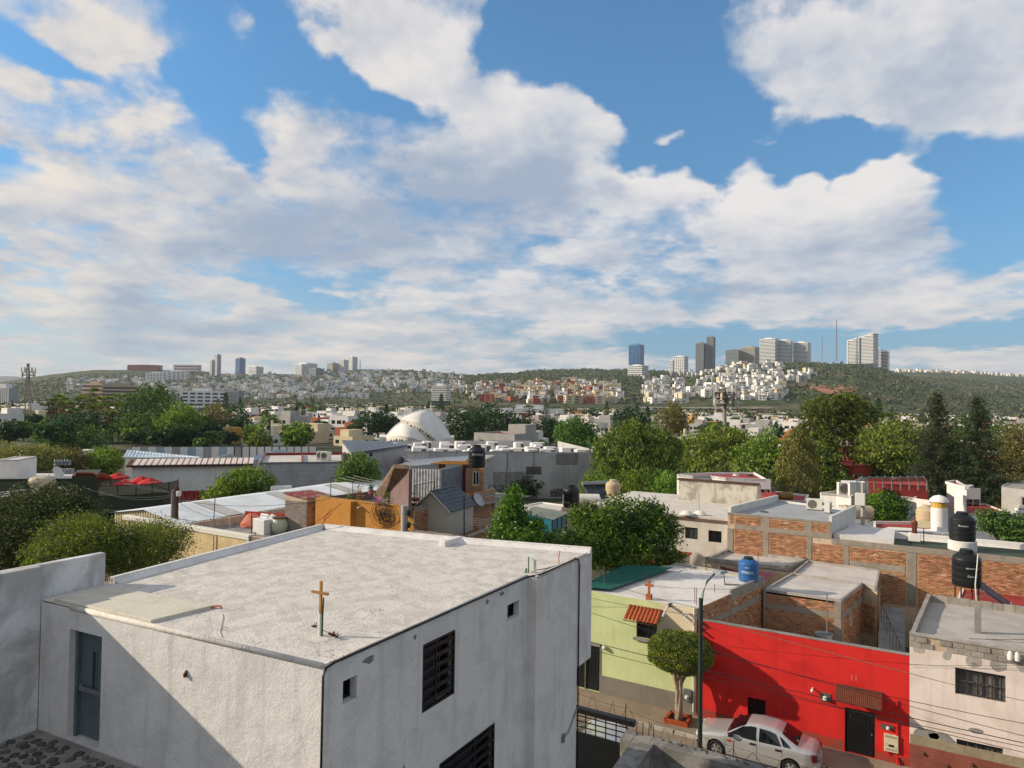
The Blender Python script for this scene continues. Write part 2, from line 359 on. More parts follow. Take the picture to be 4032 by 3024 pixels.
def frame_window(parent,pt,o,depth,mf,mg,nv=1,nh=0,fr=.05,name='window',curtain=None,bars=0):
    s0,s1,z0,z1=o;mb=MB();q=depth-.06
    for a in ((s0,s0+fr,z0,z1),(s1-fr,s1,z0,z1),(s0+fr,s1-fr,z0,z0+fr),(s0+fr,s1-fr,z1-fr,z1)):fbox(mb,pt,*a,q,q+.05)
    for i in range(1,nv+1):
        x=s0+(s1-s0)*i/(nv+1);fbox(mb,pt,x-fr*.4,x+fr*.4,z0+fr,z1-fr,q+.005,q+.045)
    for i in range(1,nh+1):
        z=z0+(z1-z0)*i/(nh+1);fbox(mb,pt,s0+fr,s1-fr,z-fr*.4,z+fr*.4,q+.01,q+.04)
    f=mb.build(name,mf,parent)
    g=MB();fbox(g,pt,s0+.002,s1-.002,z0+.002,z1-.002,q+.055,q+.065);g.build('pane',mg,f)
    if curtain is not None:
        c=MB();n=22
        for i in range(n):
            xa=s0+(s1-s0)*i/n;xb=s0+(s1-s0)*(i+1)/n;qa=q+.08+.025*(i%2);qb=q+.08+.025*((i+1)%2)
            c.poly([pt(xa,z0,qa),pt(xb,z0,qb),pt(xb,z1,qb),pt(xa,z1,qa)])
        c.build('curtain',curtain,f)
    if bars:
        c=MB()
        for i in range(bars):
            x=s0+(s1-s0)*(i+.5)/bars;c.tube([pt(x,z0+.02,.03),pt(x,z1-.02,.03)],.011,5)
        for z in (z0+.06,(z0+z1)/2,z1-.06):c.tube([pt(s0,z,.03),pt(s1,z,.03)],.009,5)
        c.build('window_bars',MK['black'],f)
    return f
def catenary(a,b,sag,n=14):
    a,b=A3(a),A3(b);return [lerp(a,b,i/n)-np.array([0,0,sag*4*(i/n)*(1-i/n)]) for i in range(n+1)]
MK=dict(
 black=mat('black_metal','#16181a',rough=.45,bump=.05,fine=.1,spec=.4),
 darkgl=glassmat('dark_glass','#14191e'),
 greygl=glassmat('grey_glass','#2c343b'),
 white=mat('white_plaster','#dad6d1','#c0bcb7',1.4,.5,bump=.35,bs=28,streak=.36,streakc='#a5a19a',fine=.09,bd=.03),
 roofw=mat('white_roof_coating','#d0cac1','#b1aaa1',2.6,.6,rough=.9,bump=.6,bs=22,fine=.1,cracks=.9,bd=.03),
 cement=mat('grey_cement','#8d8a85','#6f6c68',1.1,.6,bump=.4,bs=25,streak=.3,fine=.12),
 cementl=mat('light_cement','#aca69d','#8b857c',1.1,.6,bump=.4,bs=25,streak=.3,fine=.12),
 cementd=mat('dark_cement','#5f5c57','#47443f',1.3,.6,bump=.5,bs=18,streak=.3,fine=.15),
 steel=mat('galvanised_steel','#8e9396',rough=.4,metal=.7,bump=.05,fine=.1),
 pvc=mat('white_pvc','#d2cfc4',rough=.5,bump=0,fine=.04),
 wire=mat('black_cable','#1b1b1d',rough=.6,bump=0,fine=0),
 rust=mat('rusty_steel','#5b3a28','#3a2a22',6,.7,rough=.8,bump=.1),
 wood=mat('raw_wood','#a8793f','#7d5529',5,.6,rough=.7,bump=.15,bs=40,streak=.3),
 orange_pipe=mat('orange_conduit','#c5461c',rough=.5,bump=0,fine=.05),
)
# ================================================================== white building in front
wb=thing('white_building',(-11,12,0),'large white plastered building with flat roof, blue steel door and slatted windows','building')
ZR=9.5
LF,NC,FR,FL=np.array([-14.62,7.2]),np.array([-7.6,7.66]),np.array([-7.38,17.16]),np.array([-15.75,15.7])
PIL=14.02
mb=MB()
# front (door) face, opening for the door
dl=np.linalg.norm(NC-LF)
ptF=facade(mb,LF,NC,0,ZR-.02,[(.90,1.86,7.05,9.09)],.32)
# right face with its four windows, up to the step
wops=[(.42,.73,8.77,9.13),(2.44,3.46,7.87,9.09),(5.44,5.96,8.70,9.05),(3.0,4.98,5.3,6.73)]
ptR=facade(mb,NC,(-7.6,PIL),0,ZR-.02,wops,.22)
# step and projecting bay
facade(mb,(-7.6,PIL),(-7.38,PIL),0,ZR-.02,[],.1)
facade(mb,(-7.38,PIL),(-7.38,16.28),0,ZR-.02,[],.1)
facade(mb,(-7.38,16.28),FR,6.72,ZR-.02,[],.1)
facade(mb,(-7.38,16.28),(-15.7,16.28),0,6.72,[],.1)
mb.poly([(-7.38,16.28,6.72),(FR[0],FR[1],6.72),(-15.7,FL[1],6.72),(-15.7,16.28,6.72)])
facade(mb,FR,FL,6.72,ZR-.02,[],.1);facade(mb,FL,LF,0,ZR-.02,[],.1)
wall=mb.build('wall',MK['white'],wb)
mb=MB();mb.poly([(p[0],p[1],ZR) for p in (LF+[.0,.0],NC,(-7.6,PIL),(-7.38,PIL),FR,FL)])
# softly rounded lip along the two near edges
roof=mb.build('roof',MK['roofw'],wb)
mb=MB();mb.tube([(LF[0]+.9,LF[1]+.08,ZR-.02),(NC[0]-.03,NC[1]+.03,ZR-.02)],.05,8);mb.tube([(NC[0]-.03,NC[1]+.03,ZR-.02),(-7.63,PIL,ZR-.02)],.045,8);mb.tube([(-7.41,PIL+.03,ZR-.02),(-7.41,FR[1],ZR-.02)],.045,8)
mb.build('roof_lip',MK['roofw'],roof,smooth='all')
def parapet(a,b,z0,z1,th,name='parapet'):
    a,b=A3(a)[:2],A3(b)[:2];d=(b-a)/np.linalg.norm(b-a);n=np.array([-d[1],d[0]])
    m=MB();o=[a,b,b+n*th,a+n*th];sl=[a,b,b+n*(th+.16),a+n*(th+.16)]
    m.prism(o,z0-.3,z1);m.hexa([(*sl[0],z0-.02),(*sl[1],z0-.02),(*sl[2],z0+.001),(*sl[3],z0+.001)],[(*o[0],z1-.02),(*o[1],z1-.02),(*(o[2]+n*.01),z1-.03),(*(o[3]+n*.01),z1-.03)])
    return m.build(name,MK['white'],roof,bevel=.015)
N1=np.array([-11.05,16.32])
parapet(FR,N1,ZR,ZR+.13,.12);parapet(N1+[-.02,-.0],FL,ZR,ZR+.13,.12)
parapet(FL,(-14.8,8.62),ZR,ZR+.13,.12)
m=MB();m.obox((N1[0]-.12,15.5,ZR-.01),(.2,0,0),(0,.83,0),(0,0,.16));m.build('parapet',MK['white'],roof,bevel=.02)
# raised cream slab over the door
SL=[U(1,345,578,z=9.56),U(1,690,494,z=9.56),U(1,1372,617,z=9.56),U(1,965,715,z=9.56)]
m=MB();m.prism([p[:2] for p in SL],ZR-.05,ZR+.06);m.build('roof_slab',mat('cream_slab','#c9c3b3','#b5ad99',1.2,.6,bump=.3,bs=20,fine=.1,streak=.2),roof,bevel=.015)
for s_,z_,w_,h_ in ((1.62,6.62,.05,.22),(1.95,6.92,.055,.24),(2.2,9.3,.05,.05),(4.6,9.33,.06,.05),(5.2,9.36,.09,.05),(1.0,9.28,.14,.06)):
    rq=random.Random(int(s_*100));MB().poly([ptR(s_+w_*math.cos(a)*rq.uniform(.6,1.3),z_+h_*math.sin(a)*rq.uniform(.6,1.3),-.003) for a in np.linspace(0,2*math.pi,13,False)]).build('bare_patch',MK['cement'],wb)
# door
dm=mat('blue_grey_door','#5f6b6f','#525d61',2,.5,rough=.5,bump=.06,fine=.08,streak=.15)
m=MB()
for a in ((.90,.97,7.05,9.09),(1.80,1.86,7.05,9.09),(.97,1.80,9.03,9.09)):fbox(m,ptF,*a,.12,.28)
dr=m.build('door',dm,wb)
m=MB();fbox(m,ptF,.975,1.795,7.07,9.025,.2,.25);lf=m.build('door_leaf',dm,dr)
m=MB()
for a in ((1.30,1.33,7.98,8.72),(1.42,1.45,7.98,8.72),(1.33,1.42,7.98,8.01),(1.33,1.42,8.69,8.72)):fbox(m,ptF,*a,.185,.2)
m.build('vision_frame',dm,dr);m=MB();fbox(m,ptF,1.33,1.42,8.01,8.69,.192,.199);m.build('vision_pane',MK['darkgl'],dr)
m=MB();fbox(m,ptF,1.02,1.76,7.93,8.01,.12,.17);fbox(m,ptF,1.00,1.08,7.9,8.04,.15,.2);fbox(m,ptF,1.7,1.79,7.88,8.03,.13,.2);m.build('panic_bar',MK['steel'],dr,bevel=.008)
for z in (7.35,8.1,8.8):
    m=MB();fbox(m,ptF,.965,.985,z,z+.12,.18,.2);m.build('hinge',MK['steel'],dr)
# windows of the right face
def slat_window(o,ncols,split):
    s0,s1,z0,z1=o;m=MB();fr=.045
    for a in ((s0,s0+fr,z0,z1),(s1-fr,s1,z0,z1),(s0+fr,s1-fr,z0,z0+fr),(s0+fr,s1-fr,z1-fr,z1)):fbox(m,ptR,*a,.0,.05)
    sx=s0+(s1-s0)*split;fbox(m,ptR,sx-.02,sx+.02,z0+fr,z1-fr,.005,.045);fbox(m,ptR,s1-.2,s1-.16,z0+fr,z1-fr,.03,.06)
    wdw=m.build('window',MK['black'],wb)
    g=MB();fbox(g,ptR,s0,s1,z0,z1,.16,.17);g.build('pane',MK['darkgl'],wdw)
    n=int(round((z1-z0)/.2));h=(z1-z0-2*fr)/n
    for i in range(n):
        g=MB();za=z0+fr+h*i+h*.30;fbox(g,ptR,s0+fr,s1-fr,za,za+h*.42,.012,.038);g.build('slat',MK['black'],wdw)
    g=MB();fbox(g,ptR,s0+fr,sx-.02,z0+fr,z1-fr,.07,.08);g.build('blind',mat('charcoal_blind','#1e2023',rough=.7,bump=.05),wdw)
slat_window(wops[1],2,.42);slat_window(wops[3],2,.62)
for o in (wops[0],wops[2]):frame_window(wb,ptR,o,.2,MK['black'],MK['darkgl'],1 if o[1]<1 else 1,0,.03)
# conduit following roof edge and corner
def conduit(name,pts,r,mt,par):
    return MB().tube(pts,r,6).build(name,mt,par,smooth='all')
blk=MK['wire']
conduit('conduit',[(NC[0]+.02,NC[1]-.03,6.9),(NC[0]+.025,NC[1]-.03,9.36),(NC[0]+.03,NC[1]+.03,9.47),(NC[0]+.03,NC[1]+.2,9.5),(-7.57,PIL-.1,9.5),(-7.36,PIL+.15,9.53),(-7.36,16.1,9.52),(-7.35,16.26,9.47),(-7.35,16.3,9.3),(-7.35,16.3,3.0)],.018,blk,wb)
conduit('conduit',[(-7.35,16.3,5.75),(-7.34,15.75,5.33),(-7.34,15.5,5.3)],.018,MK['steel'],wb)
m=MB();fbox(m,lambda s,z,q=0:(-7.38-q,15.42+s,z),0,.1,5.2,5.4,-.05,.0);m.build('conduit_box',MK['steel'],wb)
# exterior light hook on the front face
m=MB();p=ptF(4.1,8.86,-.03);m.tube([ptF(4.1,8.9,0),p],.02,6);m.tube([p,A3(p)+[0,0,-.06]],.03,8);m.build('bulb_holder',MK['rust'],wb)
# fin wall at the left, running towards the viewer
fin=single('fin_wall',MB().prism([(-14.62,-2),(-14.62,7.198),(-14.76,7.198),(-14.76,8.5),(-14.95,8.5),(-14.95,-2)],6.2,lambda p:10.16-.006*max(0,8.5-p[1])),mat('stained_white_plaster','#d9d8d6','#9b9894',.8,.8,bump=.4,bs=22,streak=.5,streakc='#706e6a',fine=.08),
 'tall white stained boundary wall beside the blue steel door','wall',(-14.8,4,6.2),bevel=.02)
# terrace of set stones
terr=MB().prism([(-14.6,-1),(-3,-1),(-3,7.1),(-7.7,7.6),(-14.6,7.19)],6.6,7.03).build('terrace',mat('terrace_mortar','#98928a','#7b766f',3,.6,bump=.6,bs=30,fine=.2,bd=.02),kind='structure')
stm=mat('volcanic_stone','#5f5a56','#4a4542',6,.6,rough=.9,bump=.5,bs=40,isl=.35,fine=.15)
rs=random.Random(3);stones=[]
for k in range(10):
    m=MB();n=rs.choice((6,7,8));rr=[rs.uniform(.75,1.1) for _ in range(n)]
    an=[2*math.pi*(i+rs.uniform(-.25,.25))/n for i in range(n)]
    rings=[[(rr[i]*f*math.cos(an[i]),rr[i]*f*math.sin(an[i]),z) for i in range(n)] for f,z in ((1,-.02),(.92,.018),(.6,.034))]
    vs=sum(rings,[]);fs=[(j*n+i,j*n+(i+1)%n,(j+1)*n+(i+1)%n,(j+1)*n+i) for j in range(2) for i in range(n)]+[tuple(2*n+i for i in range(n))]
    m.raw(vs,fs);stones.append(m.mesh('stone',stm,smooth='all'))
ns=0
for i in range(30):
    for j in range(11):
        x=-14.45+i*.215+rs.uniform(-.04,.04)+(j%2)*.1;y=5.05+j*.205+rs.uniform(-.04,.04)
        if y>7.02+(x+14.6)*.065 or x>-8.2 or rs.random()<.06:continue
        s=rs.uniform(.085,.115);piece(stones[rs.randrange(10)],'stone',terr,(x,y,7.03),(0,0,rs.uniform(0,6.28)),(s*rs.uniform(.9,1.15),s*rs.uniform(.75,1.),1));ns+=1
# things on the roof
def roof_pt(zn,x,y,dz=0):return U(zn,x,y,z=ZR+dz)
c=U(2,97,815,z=ZR)
t=thing('wooden_cross',c,'small raw wood cross tied to a white pipe stub on the white roof','cross')
b=c;
MB().tube([b,b+[0,0,.36]],.026,10).build('pipe_stub',MK['pvc'],t,smooth=True)
MB().obox(b+A3([-.022,-.012,.30]),(.044,0,0),(0,.03,0),(0,0,.61)).build('upright',MK['wood'],t)
MB().obox(b+A3([-.18,-.045,.70]),(.36,.02,0),(0,.03,0),(0,0,.042)).build('crossbar',MK['wood'],t)
MB().tube([b+[.05,.0,0],b+[.052,.0,.33],b+[.056,.01,.64]],.014,6).build('green_hose',mat('green_hose','#23492e',rough=.5,bump=0),t)
t=thing('dry_branch',U(2,130,808,z=ZR),'dry brown flower stalk lying at the foot of the wooden cross','branch')
rs=random.Random(5);p0=U(2,60,800,z=ZR)+[0,0,.11];p1=U(2,205,838,z=ZR)+[0,0,.03]
MB().tube([p0,lerp(p0,p1,.5)+[0,0,.015],p1],.007,5).build('stem',MK['wood'],t)
m=MB()
for i in range(60):
    q=lerp(p0,p1,rs.choice((rs.uniform(.6,1.05),rs.uniform(.75,1.05),rs.uniform(0,.06))));dv=A3([rs.gauss(0,.03),rs.gauss(0,.03),abs(rs.gauss(0,.025))])
    m.tube([q,q+dv],.005,4);m.lathe([(.004,0),(.011,.008),(.004,.016)],q+dv,5)
m.build('dry_flowers',mat('dry_brown','#5a3a1c','#3b2713',20,.6,bump=0,isl=.3),t,kind='stuff')
t=thing('orange_conduit_stub',U(1,1410,660,z=ZR),'short bent orange conduit with a pale cord beside the cream slab','conduit')
e=U(1,1415,642,z=ZR)
MB().tube([e+[0,0,.0],e+[-.02,-.01,.045],e+[-.09,-.05,.05],e+[-.17,-.12,.015]],.015,8).build('tube',MK['orange_pipe'],t,smooth='all')
MB().tube([U(1,x,y,z=ZR+.012) for x,y in ((1412,672),(1420,700),(1408,745),(1400,790),(1412,822))],.006,5).build('cord',MK['pvc'],t)
t=thing('orange_conduit_stub',U(2,1625,352,z=ZR),'single thin orange conduit standing at the roof edge near two pipe stubs','conduit')
e=U(2,1622,355,z=ZR);MB().tube([e,e+[-.01,0,.15],e+[.02,0,.32]],.011,6).build('tube',MK['orange_pipe'],t,smooth='all')
t=thing('orange_conduit_stub',U(2,118,118,z=ZR),'orange conduits sprouting at the far roof corner before the ochre house','conduit')
e=U(2,118,118,z=ZR+.1)
for dx,hh in ((0,.55),(.03,.42)):MB().tube([e+[dx,0,-.1],e+[dx+.04,0,hh*.5],e+[dx+.22,.1,hh]],.014,6).build('tube',MK['orange_pipe'],t,smooth='all')
e=U(2,1473,415,z=ZR)
t=thing('pipe_stub',e,'white vent pipe with a green conduit at the roof edge','pipe')
MB().lathe([(.055,0),(.055,.30),(.045,.30),(.045,.1)],e+[-.06,.02,0],14).build('vent_pipe',MK['pvc'],t,smooth=True)
g=mat('green_pipe','#1f6b3a',rough=.5,bump=0)
MB().tube([e+[-.16,-.06,0],e+[-.16,-.06,.36]],.014,6).build('green_conduit',g,t);MB().tube([e+[-.2,-.1,0],e+[-.2,-.1,.1]],.022,6).build('green_cap',g,t)
MB().tube(catenary(e+[-.02,0,.06],(-7.4,16.2,9.53),.05,8),.01,5).build('cord',MK['wire'],t)
# ================================================================== leaves, trees
def leafmesh(name,pts,size,mat_,aspect=.5,seed=0,droop=None,up=0.):
    "one diamond leaf per point; droop/up bias the leaf directions"
    g=np.random.default_rng(seed);n=len(pts);pts=np.asarray(pts,float)
    d=g.normal(size=(n,3));d[:,2]+=up
    if droop is not None:d=d*.45+np.asarray(droop)
    d/=np.linalg.norm(d,axis=1)[:,None]
    b=np.cross(d,g.normal(size=(n,3)));b/=np.linalg.norm(b,axis=1)[:,None]+1e-9
    L=(np.asarray(size)*g.uniform(.65,1.3,n))[:,None] if np.isscalar(size) else (np.asarray(size)*g.uniform(.7,1.3,n))[:,None]
    v=np.stack([pts-d*L*.5,pts+b*L*aspect*.5,pts+d*L*.5,pts-b*L*aspect*.5],1).reshape(-1,3)
    me=bpy.data.meshes.new(name);me.vertices.add(4*n);me.vertices.foreach_set('co',v.ravel().astype(np.float32))
    me.loops.add(4*n);me.loops.foreach_set('vertex_index',np.arange(4*n,dtype=np.int32))
    me.polygons.add(n);me.polygons.foreach_set('loop_start',np.arange(0,4*n,4,dtype=np.int32))
    try:me.polygons.foreach_set('loop_total',np.full(n,4,dtype=np.int32))
    except Exception:pass
    me.update(calc_edges=True);me.materials.append(mat_);return me
def crown_pts(g,blobs,n,shell=.55,clump=.12,per=14):
    "points in leaf clumps spread through ellipsoids (cx,cy,cz,rx,ry,rz)"
    out=[];vol=np.array([b[3]*b[4]+b[4]*b[5]+b[3]*b[5] for b in blobs]);vol=vol/vol.sum()
    for b,w_ in zip(blobs,vol):
        k=max(1,int(n*w_/per));d=g.normal(size=(k,3));d/=np.linalg.norm(d,axis=1)[:,None]
        r=1-(1-shell)*g.random(k)**1.6;r*=1+.16*np.sin(d[:,0]*7+b[0]*3)*np.cos(d[:,1]*6+b[1])+g.normal(0,.06,k)
        c=d*r[:,None]*np.array(b[3:6])+np.array(b[:3]);cr=clump*np.array([1,1,.75])*max(b[3:6])
        out.append((c[:,None,:]+g.normal(size=(k,per,3))*cr).reshape(-1,3))
    return np.concatenate(out)
def limb(mb,a,b,r0_,r1_,g,n=5,wob=.08):
    a,b=A3(a),A3(b);L=np.linalg.norm(b-a);pts=[a]
    for i in range(1,n):pts.append(lerp(a,b,i/n)+g.normal(0,wob*L*.3,3)*[1,1,.3])
    pts.append(b);mb.tube(pts,[r0_+(r1_-r0_)*i/n for i in range(n+1)],7)
def link_mesh(name,me,parent,rel=True):
    o=bpy.data.objects.new(name,me);col.objects.link(o);o.parent=parent;o['_l']=tuple(parent['_l']) if parent else (0,0,0);return o
def tree(name,base,label,blobs,n,leaf,lm,bark,seed,cat='tree',group=None,aspect=.5,shell=.55,clump=.12,per=14,droop=None,tr=.15,limbs=6,up=0.):
    "blobs are relative to the base"
    g=np.random.default_rng(seed);t=thing(name,base,label,cat,group)
    pts=crown_pts(g,blobs,n,shell,clump,per);pts=pts[pts[:,2]>.05]
    me=leafmesh('crown',pts,leaf,lm,aspect,seed,droop,up)
    link_mesh('crown',me,t)
    mb=MB();b0=A3(base);cz=min(b[2] for b in blobs);top=b0+[0,0,max(.6,cz*.75)]
    limb(mb,b0-[0,0,.2],top,tr,tr*.75,g,4,.05)
    for i in range(limbs):
        b=blobs[i%len(blobs)];e=b0+A3(b[:3])+g.normal(0,.35,3)*np.array(b[3:6]);limb(mb,top,e,tr*.6,tr*.12,g,4,.12)
    mb.build('trunk',bark,t,smooth='all');return t
BARK=mat('grey_bark','#6b5f52','#4a4038',6,.6,bump=.5,bs=30)
BARKP=mat('pale_bark','#a5917c','#7c6955',5,.6,bump=.4,bs=20)
LF_=dict(
 mesq=leafmat('mesquite_leaf','#2b3716','#5b6c24',.35,.4),
 mesd=leafmat('dark_mesquite_leaf','#1f2b16','#3c4c20',.3,.35),
 laurel=leafmat('glossy_leaf','#1c3a17','#5a7a24',.28,.3,.4),
 ficus=leafmat('clipped_ficus_leaf','#2c4418','#69742a',.3,.4),
 pepper=leafmat('pepper_leaf','#31461b','#6d8034',.35,.35),
 deep=leafmat('deep_green_leaf','#17291a','#33502a',.25,.35),
 mid=leafmat('mid_green_leaf','#2c451f','#557236',.3,.35),
 bright=leafmat('bright_green_leaf','#37561f','#738b38',.4,.35),
 olive=leafmat('olive_leaf','#4a4f2b','#6d6b3c',.3,.35),
 pine=leafmat('pine_needle','#1c2c1c','#3a4a28',.15,.35),
 palm=leafmat('palm_leaf','#35491f','#6d7b3c',.3,.35),
 dead=leafmat('dead_palm_leaf','#5c4226','#84683c',.2,.35),
)
# ================================================================== ground and street
gm=mat('dusty_ground','#6d675c','#56524a',.05,.7,rough=.95,bump=.3,bs=2,fine=.1)
def smooth01(x):x=np.clip(x,0,1);return x*x*(3-2*x)
road_m=mat('worn_concrete_road','#8a7c6b','#75685a',.6,.6,rough=.92,bump=.4,bs=18,fine=.15,cracks=.5)
MB().poly([(-60,21.9,.004),(30,21.9,.004),(30,29.25,.004),(-60,26.8,.004)]).build('road',road_m,kind='structure')
side_m=mat('sidewalk_concrete','#93836f','#7b6d5d',.8,.6,rough=.9,bump=.4,bs=18,fine=.15,cracks=.6)
sw=MB().prism([(-60,26.9),(30,29.3),(30,30.02),(-60,30.02)],-.3,.12).build('sidewalk',side_m,kind='structure')
KB=lambda x:26.9+(x+60)*.02667
rs=random.Random(11)
for i in range(26):
    x0=-16+i*.95;m=MB();g_=rs.uniform(.02,.06)
    m.hexa([(x0+.02,KB(x0)-.16,-.1),(x0+.95-g_,KB(x0+.95)-.16,-.1),(x0+.95-g_,KB(x0+.95)-.003,-.1),(x0+.02,KB(x0)-.003,-.1)],
           [(x0+.02,KB(x0)-.15+rs.uniform(-.01,.02),.13),(x0+.95-g_,KB(x0+.95)-.15+rs.uniform(-.01,.02),.13+rs.uniform(-.02,.01)),(x0+.95-g_,KB(x0+.95)-.003,.135),(x0+.02,KB(x0)-.003,.135)])
    m.build('kerb_stone',MK['cementl'],sw,bevel=.012)
MB().prism([(-60,20.6),(30,20.6),(30,22.3),(-60,22.3)],-.3,.11).build('sidewalk',side_m,kind='structure')
MB().poly([(-60,7,.05),(30,7,.05),(30,20.6,.05),(-60,20.6,.05)]).build('courtyard',MK['cementd'],kind='structure')
# ================================================================== low boundary wall, gate, wire
lw=thing('boundary_wall',(-5,21.2,0),'low grey cement wall topped with coiled barbed wire by the black gate','wall')
wm=mat('weathered_cement','#8c8983','#5e5b56',1.6,.8,bump=.6,bs=20,streak=.5,fine=.15)
MB().prism([(-7.0,20.95),(9,20.95),(9,21.32),(-7.02,21.46)],0,3.0).build('wall',wm,lw,bevel=.02)
MB().prism([(-7.45,18.9),(-6.87,18.9),(-6.87,20.945),(-7.0,20.945),(-7.02,21.46),(-7.55,21.2)],0,2.996).build('wall',wm,lw,bevel=.02)
MB().prism([(-7.95,20.85),(-7.56,20.85),(-7.56,21.5),(-7.95,21.5)],0,2.96).build('pillar',wm,lw,bevel=.03)
m=MB()
for i in range(70):
    x=rs.uniform(-6.9,2);s=rs.uniform(.02,.055);m.lathe([(s,0),(s*1.1,s*.6),(s*.4,s)],(x,rs.uniform(21.22,21.36),2.99),5)
m.build('rubble',MK['cementd'],lw,kind='stuff')
m=MB();g=np.random.default_rng(4)
xs=[-9.7];
def coil(mb,x0,x1,y,z,r,pitch):
    n=int((x1-x0)/pitch*14);pts=[]
    for i in range(n):
        a=i/14*2*math.pi;x=x0+(x1-x0)*i/n;rr=r*(1+.25*math.sin(i*.07))
        pts.append((x+.08*math.cos(a*.5),y+.13*math.cos(a),z+rr*math.sin(a)*.9+.02*math.sin(i*.3)))
    mb.tube(pts,.0065,4)
    for i in range(0,n,3):
        p=A3(pts[i]);d=g.normal(0,.022,3);mb.tube([p-d,p+d],.004,3)
rb=mat('rusty_barbed_wire','#3d332c',rough=.7,bump=0)
coil(m,-9.9,-7.5,21.55,3.42,.27,.62);coil(m,-7.2,-4.8,21.3,3.16,.22,.5);coil(m,-4.8,1,21.3,3.12,.18,.7)
m.tube(catenary((-9.9,21.55,3.72),(-7.95,21.55,3.6),.05),.006,4);m.tube(catenary((-7.9,21.5,3.55),(-2,21.3,3.3),.1),.006,4)
m.build('barbed_wire',rb,lw)
for x,z0,h in ((-7.98,3.2,.62),(-7.4,2.9,.45),(-7.2,2.9,.5),(-7.05,2.9,.4),(-7.6,2.95,.4),(-4.6,2.9,.6)):
    MB().tube([(x,21.4,z0),(x+.02,21.4,z0+h)],.014,5).build('rebar',MK['black'],lw)
gt=thing('driveway_gate',(-9.5,21.6,0),'black steel driveway gate with a barred strip along its top','gate')
MB().box((-11.4,21.56,.1),(-7.95,21.61,2.42)).build('sheet',MK['black'],gt)
MB().box((-11.4,21.48,3.07),(-7.72,21.7,3.24)).build('top_beam',MK['black'],gt,bevel=.01)
for z in (2.60,2.78,2.95):MB().box((-11.4,21.57,z-.015),(-7.95,21.6,z+.015)).build('rail',MK['black'],gt)
for i in range(9):
    x=-8.0-i*.36;MB().box((x-.018,21.575,2.42),(x+.018,21.595,3.07)).build('bar',MK['black'],gt)
for z in (.9,1.6,2.1):MB().box((-11.4,21.545,z),(-7.95,21.559,z+.03)).build('sheet_rib',MK['black'],gt)
# ================================================================== bricks
BRK=mat('red_brick','#b5805a','#8f6246',3,.6,rough=.92,bump=.4,bs=50,isl=.32,fine=.12)
MORT=mat('brick_mortar','#cdb79c','#a8957f',2,.6,rough=.95,bump=.6,bs=22,fine=.15)
CONC=mat('cast_concrete','#9b9183','#80776b',1.5,.6,rough=.93,bump=.5,bs=20,streak=.3,fine=.15)
PL=mat('old_brick_plaster','#a39a8d','#857c70',1.5,.7,rough=.95,bump=.6,bs=18,fine=.15)
BW,BH,BD=.245,.064,.028
def brick_mesh():
    ms=[]
    for k in range(4):
        rr=random.Random(k);m=MB();j=lambda s:rr.uniform(-s,s)
        m.hexa([(j(.004),0,j(.004)),(BW+j(.004),0,j(.004)),(BW,-BD*.2,0),(0,-BD*.2,0)],[(0,0,BH),(BW,0,BH),(BW,-BD*.2,BH),(0,-BD*.2,BH)])
        q=.006;m=MB()
        m.raw([(0,.01,0),(BW,.01,0),(BW,.01,BH),(0,.01,BH),(q+j(.004),-BD+j(.006),q),(BW-q+j(.004),-BD+j(.006),q),(BW-q,-BD+j(.006),BH-q),(q,-BD+j(.006),BH-q)],
              [(4,5,6,7),(0,1,5,4),(1,2,6,5),(2,3,7,6),(3,0,4,7)])
        ms.append(m.mesh('brick',BRK))
    return ms
BRM=brick_mesh()
NBR=[0]
def bricks(parent,pt,panels,ind=300,seed=0,course=.088,qo=.0,near=None):
    "lay real bricks on rectangular panels (s0,s1,z0,z1) of a face; the nearest are objects, the rest one joined field"
    rr=random.Random(seed);L=[]
    for s0,s1,z0,z1 in panels:
        z=z0;row=0
        while z+BH*.9<z1:
            s=s0-(BW*.5 if row%2 else 0)
            while s<s1:
                a=max(s,s0);b=min(s+BW,s1)
                if b-a>.07 and rr.random()>.012:L.append((a,b,z+rr.uniform(-.006,.006),rr.uniform(-.012,.008)))
                s+=BW+.016
            z+=course;row+=1
    key=lambda e:np.linalg.norm(A3(pt(e[0],e[2]))-CAM)
    L.sort(key=key);m=MB()
    o=A3(pt(0,0));ax=A3(pt(1,0))-o;nn=A3(pt(0,0,1))-o;ang=math.atan2(ax[1],ax[0])
    for i,(a,b,z,q) in enumerate(L):
        if i<ind:
            piece(BRM[rr.randrange(4)],'brick',parent,pt(a,z,qo+q),(0,0,ang),((b-a)/BW,1,1))
        else:
            P=[pt(a,z,qo+.01),pt(b,z,qo+.01),pt(b,z+BH,qo+.01),pt(a,z+BH,qo+.01),pt(a+.006,z+.006,qo-BD+q),pt(b-.006,z+.006,qo-BD+q),pt(b-.006,z+BH-.006,qo-BD+q),pt(a+.006,z+BH-.006,qo-BD+q)]
            m.raw(P,[(4,5,6,7),(0,1,5,4),(1,2,6,5),(2,3,7,6),(3,0,4,7)])
    if len(m.f):m.build('brick_field',BRK,parent,kind='stuff')
    NBR[0]+=len(L)
def facepts(a,b):
    a=A3(a)[:2];b=A3(b)[:2];d=(b-a)/np.linalg.norm(b-a);n=np.array([-d[1],d[0]])
    return (lambda s,z,q=0.:(a[0]+d[0]*s+n[0]*q,a[1]+d[1]*s+n[1]*q,z)),np.linalg.norm(b-a)
